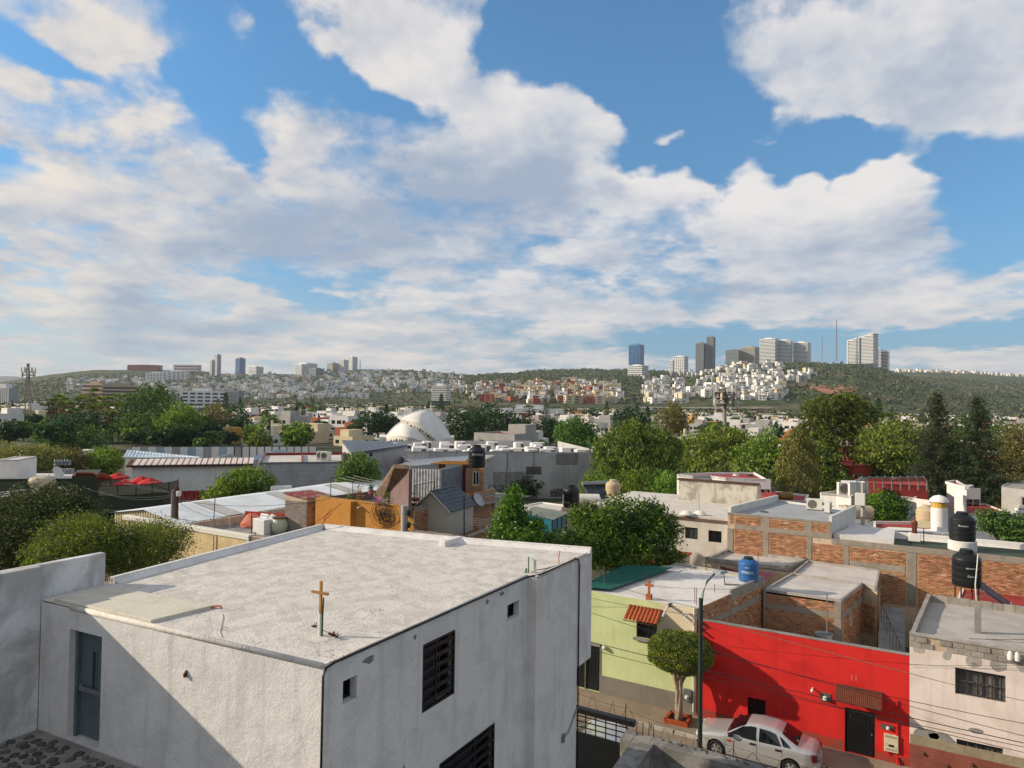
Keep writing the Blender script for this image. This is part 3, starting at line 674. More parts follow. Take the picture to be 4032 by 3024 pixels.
def text_mesh(s,size,mt,name='lettering'):
    cu=bpy.data.curves.new(name,'FONT');cu.body=s;cu.size=size;cu.align_x='CENTER';cu.resolution_u=2;cu.fill_mode='BOTH'
    o=bpy.data.objects.new(name,cu);col.objects.link(o);dg=bpy.context.evaluated_depsgraph_get();me=bpy.data.meshes.new_from_object(o.evaluated_get(dg))
    bpy.data.objects.remove(o);me.name=name;me.materials.clear();me.materials.append(mt);return me
def put_text(s,size,mt,parent,org,ax,up_,wrap=None):
    "flat lettering on a face: origin, reading direction, up direction; wrap=(axis point, radius) bends it round a tank"
    me=text_mesh(s,size,mt);o,ax,up_=A3(org),A3(ax),A3(up_);b=A3(parent['_l'])
    for v in me.vertices:
        x,y=v.co.x,v.co.y
        if wrap:
            c,r=A3(wrap[0]),wrap[1];th0=math.atan2(o[1]-c[1],o[0]-c[0]);th=th0+x/r
            v.co=Vector((c[0]+r*math.cos(th),c[1]+r*math.sin(th),o[2]+y))-Vector(b)
        else:v.co=Vector(o+ax*x+up_*y-b)
    ob=bpy.data.objects.new('lettering',me);col.objects.link(ob);ob.parent=parent;ob['_l']=tuple(b);return ob
# ================================================================== green house
GH=thing('green_house',(-10.5,33,.1),'pale green house with grey skirting, tiled window awning and white roof','house')
SK=np.array([.224,1.]);F0=30.
m=MB()
gpaint=mat('pale_green_paint','#c4cd96','#b4bd86',.8,.5,bump=.2,bs=30,fine=.05,streak=.12)
gf=facade(m,(-16.5,F0),(-8.0,F0),.12,4.68,[(2.75,4.06,.12,2.2),(5.80,6.74,2.98,3.83)],.2)
bk=np.array([-8.0,F0])+SK*6.9;bl=np.array([-13.2,F0])+SK*7.
facade(m,bk,bl,.12,4.68,[],.1);facade(m,bl,(-13.2,F0+.01),.12,4.68,[],.1)
m.build('wall',gpaint,GH)
MB().raw([gf(6.86,2.2,-.004),gf(8.5,2.2,-.004),gf(8.5,4.67,-.004),gf(6.86,4.67,-.004)],[(0,1,2,3)]).build('cream_patch',mat('cream_paint','#d9c7ad','#c9ba90',.8,.5,bump=.2,bs=30,fine=.05,streak=.15),GH,label='cream repainted patch of the green front')
m=MB();fbox(m,gf,4.10,8.45,.12,.93,-.025,.0);m.build('skirting',mat('grey_skirting','#7e776c','#6b655c',1,.5,bump=.3,bs=25,streak=.2),GH)
m=MB();fbox(m,gf,2.80,4.02,.14,2.15,.10,.14);dr=m.build('door',MK['black'],GH)
for i in range(7):m=MB();fbox(m,gf,2.84+i*.17,2.93+i*.17,.8,2.0,.085,.1);m.build('slat',MK['black'],dr)
for i in range(4):m=MB();fbox(m,gf,2.84,3.98,.2+i*.13,.29+i*.13,.085,.1);m.build('slat',MK['black'],dr)
m=MB();fbox(m,gf,4.06,4.1,.12,2.3,-.03,.0);fbox(m,gf,2.7,4.1,2.2,2.34,-.03,0);m.build('door_surround',MK['cement'],GH)
thin=mat('thin_glass','#2a3030',rough=.1,bump=0,fine=0);thin.node_tree.nodes['Principled BSDF'].inputs['Alpha'].default_value=.3
frame_window(GH,gf,(5.80,6.74,2.98,3.83),.18,MK['black'],thin,1,0,.04,curtain=mat('grey_curtain','#5d6464',bump=0),bars=9)
m=MB();fbox(m,gf,5.68,6.86,2.88,2.975,-.13,.0);m.build('window_sill',MK['cement'],GH)
# tiled awning, each tile row a part
aw=MB();A0=gf(5.48,4.32,-.02);tile=mat('clay_tile','#a4522f','#8a4225',4,.6,rough=.8,bump=.2,isl=.2)
aw.tube([gf(5.5,4.25,0),gf(5.5,3.92,-.75),gf(5.5,3.9,0)],.015,5)
MB().tube([gf(6.92,4.25,0),gf(6.92,3.92,-.75),gf(6.92,3.9,0)],.015,5).build('awning_bracket',MK['black'],GH)
aw=aw.build('awning_bracket',MK['black'],GH)
for i in range(9):
    m=MB();s=5.44+i*.172;seg=6
    for k in range(seg):
        a0,a1=math.pi*k/seg,math.pi*(k+1)/seg;ra=.082
        f=lambda a,u:gf(s+.086-ra*math.cos(a),4.33-.44*u+.075*math.sin(a),-.02-.75*u)
        m.poly([f(a0,0),f(a1,0),f(a1,1),f(a0,1)])
    m.build('awning_tile',tile,aw,smooth='all')
for i in range(2):
    m=MB();fbox(m,gf,5.42,6.98,4.05-i*.2,4.08-i*.2,-.4-i*.33,-.37-i*.33);m.build('awning_batten',MK['rust'],aw)
# porch lamp, spout, meter
m=MB();m.lathe([(.0,0),(.09,.02),(.1,.1),(.06,.17),(0,.18)],gf(4.3,2.15,-.1),12);m.build('porch_lamp',MK['pvc'],GH,smooth='all')
m=MB();fbox(m,gf,7.24,7.38,4.6,4.68,-.25,.2);sp=m.build('spout_block',MK['rust'],GH)
MB().tube([gf(7.3,4.66,-.2),gf(7.3,4.4,-.95)],.045,8).build('rain_spout',MK['pvc'],GH,smooth=True)
m=MB();fbox(m,gf,7.98,8.33,.72,1.2,-.16,-.025);m.build('meter_box',MK['steel'],GH);m=MB();m.lathe([(.09,0),(.09,.1),(.03,.12)],gf(8.15,.85,-.2),10);m.build('meter',MK['pvc'],GH)
MB().tube([gf(8.4,4.7,-.06),gf(8.4,.3,-.06)],.04,8).build('downpipe',MK['pvc'],GH,smooth=True)
for s in (8.05,8.2):MB().tube([gf(s,4.45,-.05),gf(s-.1,4.4,-.5)],.03,6).build('cable_insulator',MK['pvc'],GH)
# roof
roofm=mat('worn_white_roof','#d6d1cb','#bab4ae',.7,.6,rough=.92,bump=.3,bs=18,fine=.12,cracks=.3)
FRt=np.array([-8.02,F0+.02]);BRt=FRt+SK*6.9;BLt=np.array([-11.2,37.5]);FLt=np.array([-12.7,31.3])
rf=MB().poly([(*p,4.66) for p in ((-13.2,30.02),FRt,BRt,BLt,FLt,(-13.2,31.3))]).build('roof',roofm,GH)
parapet_m=MK['cementl']
def kerb_line(pts,z0,z1,th,mt,par,name='parapet'):
    for a,b in zip(pts[:-1],pts[1:]):MB().wallseg(a,b,z0,z1,th,mt and 0).build(name,mt,par,bevel=.015)
kerb_line([BLt,FLt],4.5,4.72,.14,parapet_m,rf);kerb_line([BRt,BLt],4.5,4.78,.14,parapet_m,rf)
kerb_line([FRt+SK*3.3,FRt+SK*6.9],4.5,4.80,.13,MK['cement'],rf)
MB().obox((*(FRt+SK*4.6+[-.9,0]),4.67),(.9,.35,0),(-.05,.12,0),(0,0,.05)).build('plank',MK['cement'],rf)
# brick side face towards the red patio
pts_,Ls=facepts(FRt,BRt)
m=MB();m.poly([pts_(0,.1),pts_(Ls,.1),pts_(Ls,4.655),pts_(0,4.655)]);sidew=m.build('side_wall',MORT,GH)
m=MB();
for s0,s1,z0,z1 in ((0,Ls,3.72,3.98),(3.2,3.36,.1,4.655),(0,.18,.1,4.655),(Ls-.2,Ls,.1,4.655),(3.36,Ls,4.38,4.655)):fbox(m,pts_,s0,s1,z0,z1,-.035 if z0<3 else -.045,.0)
m.build('concrete_frame',CONC,GH)
bricks(sidew,pts_,[(.18,3.2,2.2,3.72),(3.36,Ls-.2,2.2,3.72),(.18,3.2,3.98,4.655),(3.36,Ls-.2,3.98,4.38)],300,1)
# clay cross on the green parapet
c=A3(gf(6.28,4.66,.25));t=thing('clay_cross',c,'terracotta cross on a block above the green house front','cross');cl=mat('terracotta','#b0683f','#95532f',4,.5,bump=.2)
MB().box(c+[-.13,-.1,0],c+[.13,.1,.24]).build('plinth',cl,t,bevel=.015);MB().box(c+[-.055,-.04,.24],c+[.055,.04,.86]).build('upright',cl,t,bevel=.015)
m=MB();m.box(c+[-.21,-.041,.58],c+[.21,.041,.69]);m.build('crossbar',cl,t,bevel=.015)
# shade net
nm=mat('green_shade_net','#0f5a4c','#0b463d',2,.6,rough=.7,bump=.3,bs=50,fine=.1)
m=MB();n=10;c4=[U(17,1180,1190,z=4.75),U(17,1560,1030,z=4.85),U(17,2090,1062,z=4.85),U(17,1385,1300,z=4.82)]
c4[0]=U(17,1050,1270,z=4.8);vs=[]
for i in range(n+1):
    for j in range(n+1):
        p=lerp(lerp(c4[0],c4[3],i/n),lerp(c4[1],c4[2],i/n),j/n);vs.append(p-[0,0,.10*math.sin(math.pi*i/n)*math.sin(math.pi*j/n)*(1+.3*math.sin(i*2))])
m.raw(vs,[(i*(n+1)+j,(i+1)*(n+1)+j,(i+1)*(n+1)+j+1,i*(n+1)+j+1) for i in range(n) for j in range(n)])
single('shade_net',m,nm,'sagging dark green shade net stretched beside the white roof of the green house','net',c4[0],smooth='all')
# ================================================================== red house
RH=thing('red_house',(-4,30.3,.1),'bright red street wall with black door, corrugated awning and number eleven','house')
redp=mat('bright_red_paint','#d12823','#b81d1b',.7,.7,rough=.75,bump=.3,bs=22,fine=.08,streak=.22,streakc='#8c1a17')
m=MB();rf_=facade(m,(-8.0,F0),(-.08,F0),.12,4.2,[(5.75,6.78,.12,1.82),(2.12,2.83,.55,1.40)],.18)
rw=MB();m.poly([rf_(0,4.2),rf_(7.92,4.2),rf_(7.92,4.2,.22),rf_(0,4.2,.22)],0);m.poly([rf_(0,.1,.22),rf_(7.92,.1,.22),rf_(7.92,4.2,.22),rf_(0,4.2,.22)],1)
m.build('wall',[redp,MK['cement']],RH)
m=MB();fbox(m,rf_,-.0,7.92,4.2,4.24,-.015,.235);m.build('coping',MK['cement'],RH,bevel=.012)
m=MB();fbox(m,rf_,5.77,6.76,.13,1.81,.06,.1);dr=m.build('door',MK['black'],RH)
for i in range(8):m=MB();fbox(m,rf_,5.84+i*.108,5.92+i*.108,.62,1.35,.035,.06);m.build('panel',MK['black'],dr)
for i in range(6):m=MB();fbox(m,rf_,5.82,6.71,.17+i*.07,.225+i*.07,.04,.06);m.build('panel',MK['black'],dr)
m=MB();m.tube([rf_(6.26+.33*math.cos(a),1.38+.3*math.sin(a),.05) for a in np.linspace(0,math.pi,14)],.016,5);m.tube([rf_(6.26+.2*math.cos(a),1.38+.18*math.sin(a),.05) for a in np.linspace(0,math.pi,12)],.013,5);m.build('arch_trim',MK['black'],dr)
m=MB();m.lathe([(.03,0),(.03,.05)],rf_(6.68,.95,.02),8);m.build('handle',MK['steel'],dr)
frame_window(RH,rf_,(2.12,2.83,.55,1.40),.16,MK['black'],MK['darkgl'],1,1,.04)
# corrugated awning
am=mat('rusty_brown_sheet','#6d3a28','#573022',3,.5,rough=.6,bump=.1,streak=.3)
def corrug(mb,p00,p10,p01,p11,nw,amp,nrm,m=0):
    "corrugated sheet: waves along p00->p10"
    n=nw*4;p00,p10,p01,p11,nrm=map(A3,(p00,p10,p01,p11,nrm));vs=[]
    for i in range(n+1):
        h=amp*math.sin(2*math.pi*i/4)
        vs+=[lerp(p00,p10,i/n)+nrm*h,lerp(p01,p11,i/n)+nrm*h]
    mb.raw(vs,[(2*i,2*i+2,2*i+3,2*i+1) for i in range(n)],m)
m=MB();corrug(m,rf_(5.46,2.68,-.02),rf_(7.03,2.68,-.02),rf_(5.46,2.25,-.72),rf_(7.03,2.25,-.72),24,.012,(0,-.5,.85))
aw=m.build('awning',am,RH,smooth='all')
for s in (5.55,6.95):MB().tube([rf_(s,2.6,0),rf_(s,2.22,-.7),rf_(s,2.1,0)],.014,5).build('awning_bracket',MK['rust'],RH)
whp=mat('white_paint','#d8d2c8',rough=.6,bump=0,fine=.04)
put_text('11',.30,mat('number_paint','#cf7f70',bump=0),RH,rf_(6.06,2.90,-.006),(1,0,0),(0,0,1))
# boxes and pipes on the red front
for k,(a_,b_,h_) in enumerate(((0.02,2.1,.34),(2.1,5.72,.42),(6.8,7.9,.3))):m=MB();fbox(m,rf_,a_,b_,.121,.12+h_,-.004,0);m.build('splash_band',mat('dusty_red_paint','#a83a2e','#7d4a3c',2.2,.9,rough=.9,bump=.4,bs=20,fine=.2),RH)
m=MB();fbox(m,rf_,7.09,7.56,.54,1.18,-.09,0);gb=m.build('gas_box',mat('cream_metal','#cfc4a8','#b8ac90',5,.5,rough=.5,bump=.05),RH,bevel=.012)
for z in (1.07,.6):
    for i in range(9):m=MB();fbox(m,rf_,7.14+i*.043,7.155+i*.043,z,z+.06,-.095,-.088);m.build('vent_slot',MK['black'],gb)
m=MB();fbox(m,rf_,7.24,7.42,.74,.82,-.095,-.088);m.build('plate',MK['black'],gb)
m=MB();fbox(m,rf_,4.87,5.25,1.9,2.2,-.0,.0);fbox(m,rf_,4.87,5.25,1.88,2.2,-.03,.0);mt=m.build('meter_niche',MK['cementd'],RH)
m=MB();m.lathe([(.085,0),(.085,.1),(.05,.13)],rf_(5.06,1.98,-.1),12);m.build('electric_meter',whp,mt,smooth=True)
m=MB();fbox(m,rf_,6.98,7.4,1.32,1.5,-.03,.0);mt=m.build('meter_niche',MK['cementd'],RH);m=MB();m.lathe([(.06,0),(.06,.08),(.03,.1)],rf_(7.22,1.36,-.08),12);m.build('water_meter',whp,mt,smooth=True)
MB().tube([rf_(7.5,2.5,-.05),rf_(7.5,1.18,-.05)],.025,6).build('pipe',redp,RH);MB().tube([rf_(7.2,.54,-.05),rf_(7.22,.4,-.07),rf_(7.55,.32,-.07),rf_(7.62,.1,-.07)],.03,6).build('pipe',redp,RH)
MB().tube([rf_(7.52,.4,-.05),rf_(7.52,.0,-.08)],.03,6).build('pipe',redp,RH)
m=MB();m.tube([rf_(4.6,2.3,0),rf_(4.6,2.28,-.16)],.03,8);m.lathe([(.05,0),(.06,.06),(.03,.1)],rf_(4.6,2.22,-.2),8);m.build('wall_lamp',whp,RH,smooth=True)
# ================================================================== brick rooms behind the red wall
def room(name,label,foot,ztop,panels_by_face,roofmt,z0=.0,pw=.12,ph=.12,seed=1,ind=120,win=None):
    t=thing(name,(foot[0][0],foot[0][1],z0),label,'building');n=len(foot)
    for i in range(n):
        a,b=foot[i],foot[(i+1)%n];pt,L=facepts(a,b);mb=MB();ops=[w_ for w_ in (win or {}).get(i,[])]
        f=facade(mb,a,b,z0,ztop-.004,ops,.15);wl=mb.build('wall',MORT,t)
        if i in panels_by_face:
            pn,beams=panels_by_face[i](L)
            for k,bm in enumerate(beams):
                m=MB();fbox(m,pt,*bm,-.034-.004*k,.0);m.build('concrete_beam',CONC,t)
            bricks(wl,pt,pn,ind,seed+i)
        for o in ops:frame_window(t,pt,o,.14,MK['pvc'],MK['greygl'],1,0,.05)
    rf=MB().poly([(p[0],p[1],ztop) for p in foot]).build('roof',roofmt,t)
    for i in range(n):
        a,b=A3(foot[i]),A3(foot[(i+1)%n])
        if ph:MB().wallseg(a,b,ztop-.1,ztop+ph,pw).build('parapet',MK['cementl'],rf,bevel=.012)
    return t
rroof=mat('grey_roof_coating','#c6c0b8','#a9a29b',.8,.6,rough=.92,bump=.3,bs=18,fine=.12)
room('brick_room','unplastered brick room with flat white roof right behind the red wall',[(-6.42,36.5),(-2.9,36.5),(-2.2,40.6),(-5.7,40.9)],4.16,
 {0:lambda L:([(.12,L-.3,1.8,3.36),(.12,L-.3,3.66,4.14)],[(0,.12,1.5,4.15),(L-.3,L,1.5,4.15),(.12,L-.3,3.37,3.65)]),
  1:lambda L:([(.25,1.6,1.8,3.36),(2.1,L-.1,1.8,3.36),(1.6,2.1,1.8,2.6),(.25,L-.1,3.66,4.14)],[(0,.25,1.5,4.15),(.25,L,3.37,3.65)])},rroof,win={1:[(1.6,2.1,2.62,3.36)]},seed=20,ind=200)
room('brick_room','second unplastered brick room with grey roof touching the long brick wall',[(-2.2,40.61),(-1.55,40.0),(-1.55,44.6),(-5.4,44.9),(-5.72,40.91)],4.12,
 {1:lambda L:([(.2,2.4,1.8,3.3),(.2,L,3.55,4.1)],[(0,.2,1.5,4.11),(.2,L,3.3,3.54)]),0:lambda L:([(.1,L-.1,1.8,3.3)],[])},rroof,seed=30,ind=120)
room('rear_room','low room with pale roof and stained parapet below the long brick wall',[(-10.7,41.8),(-6.1,42.0),(-5.42,45.0),(-10.2,45.4)],4.1,{},rroof,pw=.22,ph=.2)
# red tarp between roofs
m=MB();q=[U(15,700,965,z=4.1),U(15,1270,1025,z=4.15),U(15,1130,1150,z=3.6),U(15,720,1040,z=3.6)];vs=[];n=8
for i in range(n+1):
    for j in range(n+1):
        p=lerp(lerp(q[0],q[1],i/n),lerp(q[3],q[2],i/n),j/n);vs.append(p-[0,0,.12*math.sin(math.pi*i/n)+.02*math.sin(j*2.2+i)])
m.raw(vs,[(i*(n+1)+j,(i+1)*(n+1)+j,(i+1)*(n+1)+j+1,i*(n+1)+j+1) for i in range(n) for j in range(n)])
single('tarpaulin',m,mat('faded_pink_tarp','#a8616a','#8d4552',3,.6,rough=.6,bump=.2),'faded pink tarpaulin slung behind the blue water tank','tarpaulin',q[3],smooth='all')
# stairway wall + handrail in the patio
t=thing('patio_stair',(-1,37,0),'grey cement stair with thin black handrail climbing beside the pink house','stair')
MB().hexa([(-1.4,35.5,0),(-.3,35.5,0),(-.3,41.5,0),(-1.4,41.5,0)],[(-1.4,35.5,1.2),(-.3,35.5,1.2),(-.3,41.5,3.0),(-1.4,41.5,3.0)]).build('ramp',MK['cement'],t)
hr=MB();p0,p1=A3((-1.35,40.,3.55)),A3((-.2,34.6,2.6));hr.tube([p0,p1],.02,5);hr=hr.build('handrail',MK['black'],t)
for i in range(9):p=lerp(p0,p1,i/8.);MB().tube([p,p-[0,0,1.]],.012,4).build('baluster',MK['black'],hr)
# ================================================================== long brick wall
LW=thing('long_brick_wall',(-2,45,0),'long unplastered brick wall with grey concrete columns and beams','wall')
m=MB();lp=facade(m,(-10.1,45.),(14,45.),0,5.62,[],.1);m.poly([lp(0,5.62),lp(6.0,5.62),lp(6.0,6.6),lp(0,6.6)]);m.poly([lp(0,5.62,.14),lp(24.1,5.62,.14),lp(24.1,5.62),lp(0,5.62)])
m.poly([lp(0,0,.2),lp(0,6.6,.2),lp(0,6.6),lp(0,0)])
lwm=m.build('wall',MORT,LW)
def beam(*a,q=-.034):
    mm=MB();fbox(mm,lp,*a,q,.0);mm.build('concrete_beam',CONC,LW)
for c in ((0,.34),(2.2,2.45),(4.67,4.9),(6.65,6.9),(9.85,10.3),(15.2,15.7),(20.,20.5)):beam(*c,3.9 if c[0]<6 else 2.3,5.30 if c[0]>6 else 5.62)
beam(.42,6.0,5.62,5.92,q=-.04);beam(.0,6.0,6.5,6.62,q=-.05);beam(6.0,24,5.32,5.64,q=-.04);beam(2.0,2.5,5.92,6.5);beam(4.5,4.9,5.92,6.5);beam(5.8,6.0,5.92,6.5)
mm=MB();fbox(mm,lp,7.0,9.76,4.17,4.48,-.028,0);mm.build('plaster_band',PL,LW)
mm=MB();fbox(mm,lp,.42,9.7,3.9,4.05,-.022,0);mm.build('plaster_band',PL,LW)
bricks(lwm,lp,[(.1,.4,5.95,6.5),(.45,2.0,5.92,6.5),(2.5,4.5,5.92,6.5),(4.9,5.8,5.92,6.5),(.42,2.15,4.05,5.62),(2.5,4.62,4.05,5.62),(4.95,6.6,4.05,5.30),(6.95,9.78,4.48,5.32),(6.95,9.78,2.3,4.17),(10.38,15.2,2.3,5.32),(15.7,17,2.3,5.32)],300,50)
# house on top of the long wall (grey flat roof) and white house to its left
t=thing('grey_roof_house',(-7,50,0),'white house with flat grey roof and air conditioners behind the long brick wall','house')
G0=[(-10.1,45.16),(-4.1,45.16),(-3.2,51),(-8.5,53)]
MB().prism(G0,0,6.48).build('wall',mat('bright_white_wall','#d0cdc8','#b9b6b1',1,.4,bump=.15,bs=20,streak=.15),t)
MB().prism([(x,y) for x,y in ((-9.9,45.2),(-4.2,45.2),(-3.35,50.9),(-8.5,52.8))],6.48,6.5).build('roof',mat('plain_grey_roof','#9fa1a3','#8d8f92',.6,.5,bump=.2,bs=15),t)
kerb_line([(-8.5,53),(-10.1,45.2)],6.3,6.95,.18,MATS['bright_white_wall'],t);kerb_line([(-3.2,51),(-8.5,53)],6.3,6.62,.15,MATS['bright_white_wall'],t);kerb_line([(-4.1,45.2),(-3.2,51)],6.3,6.9,.18,MATS['bright_white_wall'],t)
m=MB();m.prism([(-4.02,45.17),(-.9,45.17),(-.9,49),(-3.2,49)],0,5.9);m.build('annex',MATS['bright_white_wall'],t)
MB().lathe([(.28,0),(.28,.03),(.2,.06),(.2,.02)],(-8.3,47.2,6.5),14).build('roof_hatch',MK['cementd'],t)
def ac_unit(loc,rz,label,s=1.,grp='air conditioners on the flat roofs'):
    t=thing('air_conditioner',loc,label,'air conditioner',grp);x,y,z=loc;mt=mat('ac_cream','#d3d0c6',rough=.5,bump=.02,fine=.05)
    def tr(p):return (x+(p[0]*math.cos(rz)-p[1]*math.sin(rz))*s,y+(p[0]*math.sin(rz)+p[1]*math.cos(rz))*s,z+p[2]*s)
    m=MB();m.hexa(*[[tr(p) for p in ((-.45,-.17,h),(.45,-.17,h),(.45,.17,h),(-.45,.17,h))] for h in (.05,.72)]);m.build('casing',mt,t,bevel=.02)
    m=MB();m.raw([tr((-.12+.27*math.cos(a),-.176,.39+.27*math.sin(a))) for a in np.linspace(0,2*math.pi,20,False)],[tuple(range(20))]);fg=m.build('fan_grille',MK['cementd'],t)
    m=MB()
    for r_ in (.08,.16,.24):m.tube([tr((-.12+r_*math.cos(a),-.185,.39+r_*math.sin(a))) for a in np.linspace(0,2*math.pi,17)],.006,4)
    m.build('grille_ring',mt,fg)
    for q in (-.35,.35):
        m=MB();m.hexa(*[[tr(p) for p in ((q-.05,-.18,h),(q+.05,-.18,h),(q+.05,.18,h),(q-.05,.18,h))] for h in (0,.052)]);m.build('foot',MK['cementd'],t)
    return t
ac_unit(U(15,1650,405,z=6.5),.1,'larger cream air conditioner showing its fan on the flat grey roof',1.05)
ac_unit(U(15,1790,430,z=6.5),1.5,'slimmer cream air conditioner beside the fan unit on the grey roof',.95)
WH=thing('white_house',(-14,50,0),'white two storey house with dark windows left of the long brick wall','house')
m=MB();whw=mat('cream_white_wall','#cfc8bd','#b5ada1',1,.5,bump=.15,bs=20,streak=.25)
wo=[(7.25,8.1,4.45,5.2),(8.8,9.65,4.4,5.15),(5.5,6.0,4.0,5.0),(4.2,5.2,4.2,5.1)]
wp=facade(m,(-20.4,46.2),(-10.2,46.2),0,6.0,wo,.12);m.poly([(-20.4,46.2,6.0),(-10.2,46.2,6.0),(-9,56,6.0),(-20.4,56,6.0)]);m.poly([(-20.4,46.2,0),(-20.4,46.2,6),(-20.4,56,6),(-20.4,56,0)])
m.build('wall',whw,WH)
m=MB();fbox(m,wp,0,10.2,5.72,5.86,-.12,.0);m.build('cornice',mat('brown_cornice','#6a5548',bump=.1),WH)
for o in wo:frame_window(WH,wp,o,.12,MK['black'],thin if o[0] in (7.25,5.5) else MK['darkgl'],1,0,.05,curtain=mat('pale_curtain','#8d9290',bump=0) if o[0] in (7.25,5.5) else None)
MB().prism([(-15.6,53),(-9.8,53),(-9.6,53.4),(-15.6,53.4)],5.9,7.55).build('parapet',mat('mould_stained_white','#c5beb0','#8d877b',1.5,.8,bump=.3,streak=.5),WH)
m=MB();m.box((-15.7,52.9,7.55),(-9.7,53.5,7.66));m.build('coping',MK['rust'],WH)
for sx in (1345,1480):
    p=U(15,sx-1000+20,455,z=6.0);m=MB();m.lathe([(.42,0),(.42,.1),(.34,.12),(.3,.22),(.1,.3),(0,.31)],p+[0,0,.0],14,0,1.1,.8);m.build('skylight',MK['pvc'],WH,smooth='all')
for sx in (465,492):
    p=U(15,sx,450,z=6.0);MB().tube([p,p+[0,0,1.5]],.025,6).build('vent_pipe',MK['pvc'],WH)
# small house with red roof left of it
t=thing('red_roof_annex',(-15,42,0),'small cream annex with flat red roof under the leafy tree','building')
MB().prism([(-17.5,39.5),(-12.4,40.2),(-12.2,44),(-17.,44)],0,3.9).build('wall',whw,t)
MB().prism([(-17.7,39.4),(-12.3,40.1),(-12.1,44.1),(-17.2,44.1)],3.905,4.0).build('roof',mat('red_roof_coating','#9c3a33','#83302b',.8,.6,rough=.85,bump=.2,bs=15,fine=.1),t)
# ================================================================== pink house
PH=thing('pink_house',(2,33,.1),'peeling pale pink house with cracked block parapet and barred windows','house')
pk=mat('peeling_pink_paint','#e0d2c8','#cdbdb1',.8,.6,bump=.3,bs=25,streak=.2,streakc='#9a8678',fine=.06)
m=MB();po=[(1.43,2.93,3.13,4.07),(1.47,2.85,1.0,1.53)]
pp=facade(m,(-.08,F0),(9,F0),.1,4.55,po,.18);m.poly([(-.08,F0,.1),(-.08,F0,4.55),(.1,36.5,4.55),(.1,36.5,.1)]);m.build('wall',pk,PH)
blk_m=mat('grey_block','#9b948a','#7f786e',3,.6,bump=.5,bs=25,isl=.15,fine=.15)
# exposed block courses under the roof, pieces of their own
rs=random.Random(8)
m=MB();fbox(m,pp,0,9.08,4.55,5.0,.02,.15);blk=m.build('parapet',MORT,PH)
for r_ in range(2):
    s=-.2*(r_%2);
    while s<6:
        if rs.random()>.1 and s+.37>0:
            a,b=max(s,0.005),s+.37;m=MB();z=4.56+r_*.21;q=rs.uniform(-.05,.0);fbox(m,pp,a,b,z,z+.185,q,.05);m.build('block',blk_m,blk,bevel=.008)
        s+=.385
m=MB();fbox(m,pp,0,9.08,4.99,5.06,-.03,.2);m.build('coping',MK['cementl'],PH)
for i in range(7):
    s=.4+i*.75+rs.uniform(-.2,.2);h=rs.uniform(.12,.3);w_=rs.uniform(.15,.4)
    pts=[pp(s+w_*math.cos(a)*rs.uniform(.7,1.1),4.5-h*.3+h*math.sin(a)*rs.uniform(.7,1.1),-.004) for a in np.linspace(0,2*math.pi,11,False)]
    MB().poly(pts).build('bare_patch',MK['cementl'],PH)
for s,z,r_ in ((2.05,1.95,.2),(2.0,4.3,.1),(.5,1.45,.35),(1.0,1.4,.4)):
    MB().poly([pp(s+r_*1.2*math.cos(a)*rs.uniform(.7,1.1),z+r_*.6*math.sin(a)*rs.uniform(.7,1.1),-.005) for a in np.linspace(0,2*math.pi,12,False)]).build('bare_patch',MK['cement'],PH)
m=MB();fbox(m,pp,0,9,.1,1.0,-.02,0);m.build('skirting',mat('rust_red_skirting','#8a4f42','#6f4036',1.5,.6,bump=.3),PH)
for i in range(5):
    m=MB();p=pp(.45+i*.75,.75-.25*(i%2),-.03);m.lathe([(.06,-.06),(.07,0),(.02,.06)],p,8);m.build('stud',MK['rust'],PH)
m=MB();fbox(m,pp,0.02,9,1.0,1.35,-.006,0);m.build('bare_band',mat('olive_cement','#8b8069','#a2957c',2,.6,bump=.4),PH)
cur=mat('pink_curtain','#d6c5ba','#93a29c',4,.8,bump=0,streak=.4)
frame_window(PH,pp,po[0],.16,MK['cementd'],thin,3,1,.05,curtain=cur,bars=6)
frame_window(PH,pp,po[1],.16,MK['cementd'],thin,3,0,.05,curtain=cur,bars=9)
prf=MB().poly([(-.05,F0+.1,4.8),(9,F0+.1,4.8),(9,36.5,4.8),(.5,36.5,4.8)]).build('roof',mat('rough_grey_roof','#b5aea5','#9a938a',.9,.6,rough=.95,bump=.5,bs=16,fine=.15,streak=0),PH)
for (a,b) in (((.58,36.5),(-.05,30.2)),((9,36.5),(.58,36.5))):
    pt,L=facepts(a,b);n=int(L/.4)
    for i in range(n):
        m=MB();fbox(m,pt,i*L/n+.006,(i+1)*L/n-.006,4.7,5.08+rs.uniform(-.02,.02),0,.16);m.build('block',blk_m,prf,bevel=.008)
# chimney-like pillar on the pink roof, spots
p=U(4,1325,800,z=4.8);t=thing('cement_post',p,'slim rough cement post rising from the pink house roof edge','post')
MB().obox(p+[-.11,0,0],(.22,0,0),(0,.16,0),(0,0,1.0)).build('post',MK['cement'],t,bevel=.01)
m=MB()
p=pp(3.05,4.85,-.02)
for d_ in (0,.2):
    t2=MB();t2.lathe([(.09,0),(.1,.12),(.07,.26),(.03,.3)],A3(p)+[d_,-.1,-.15],12);t2.build('flood_lamp',MK['pvc'],PH,smooth=True)
print('bricks',NBR)
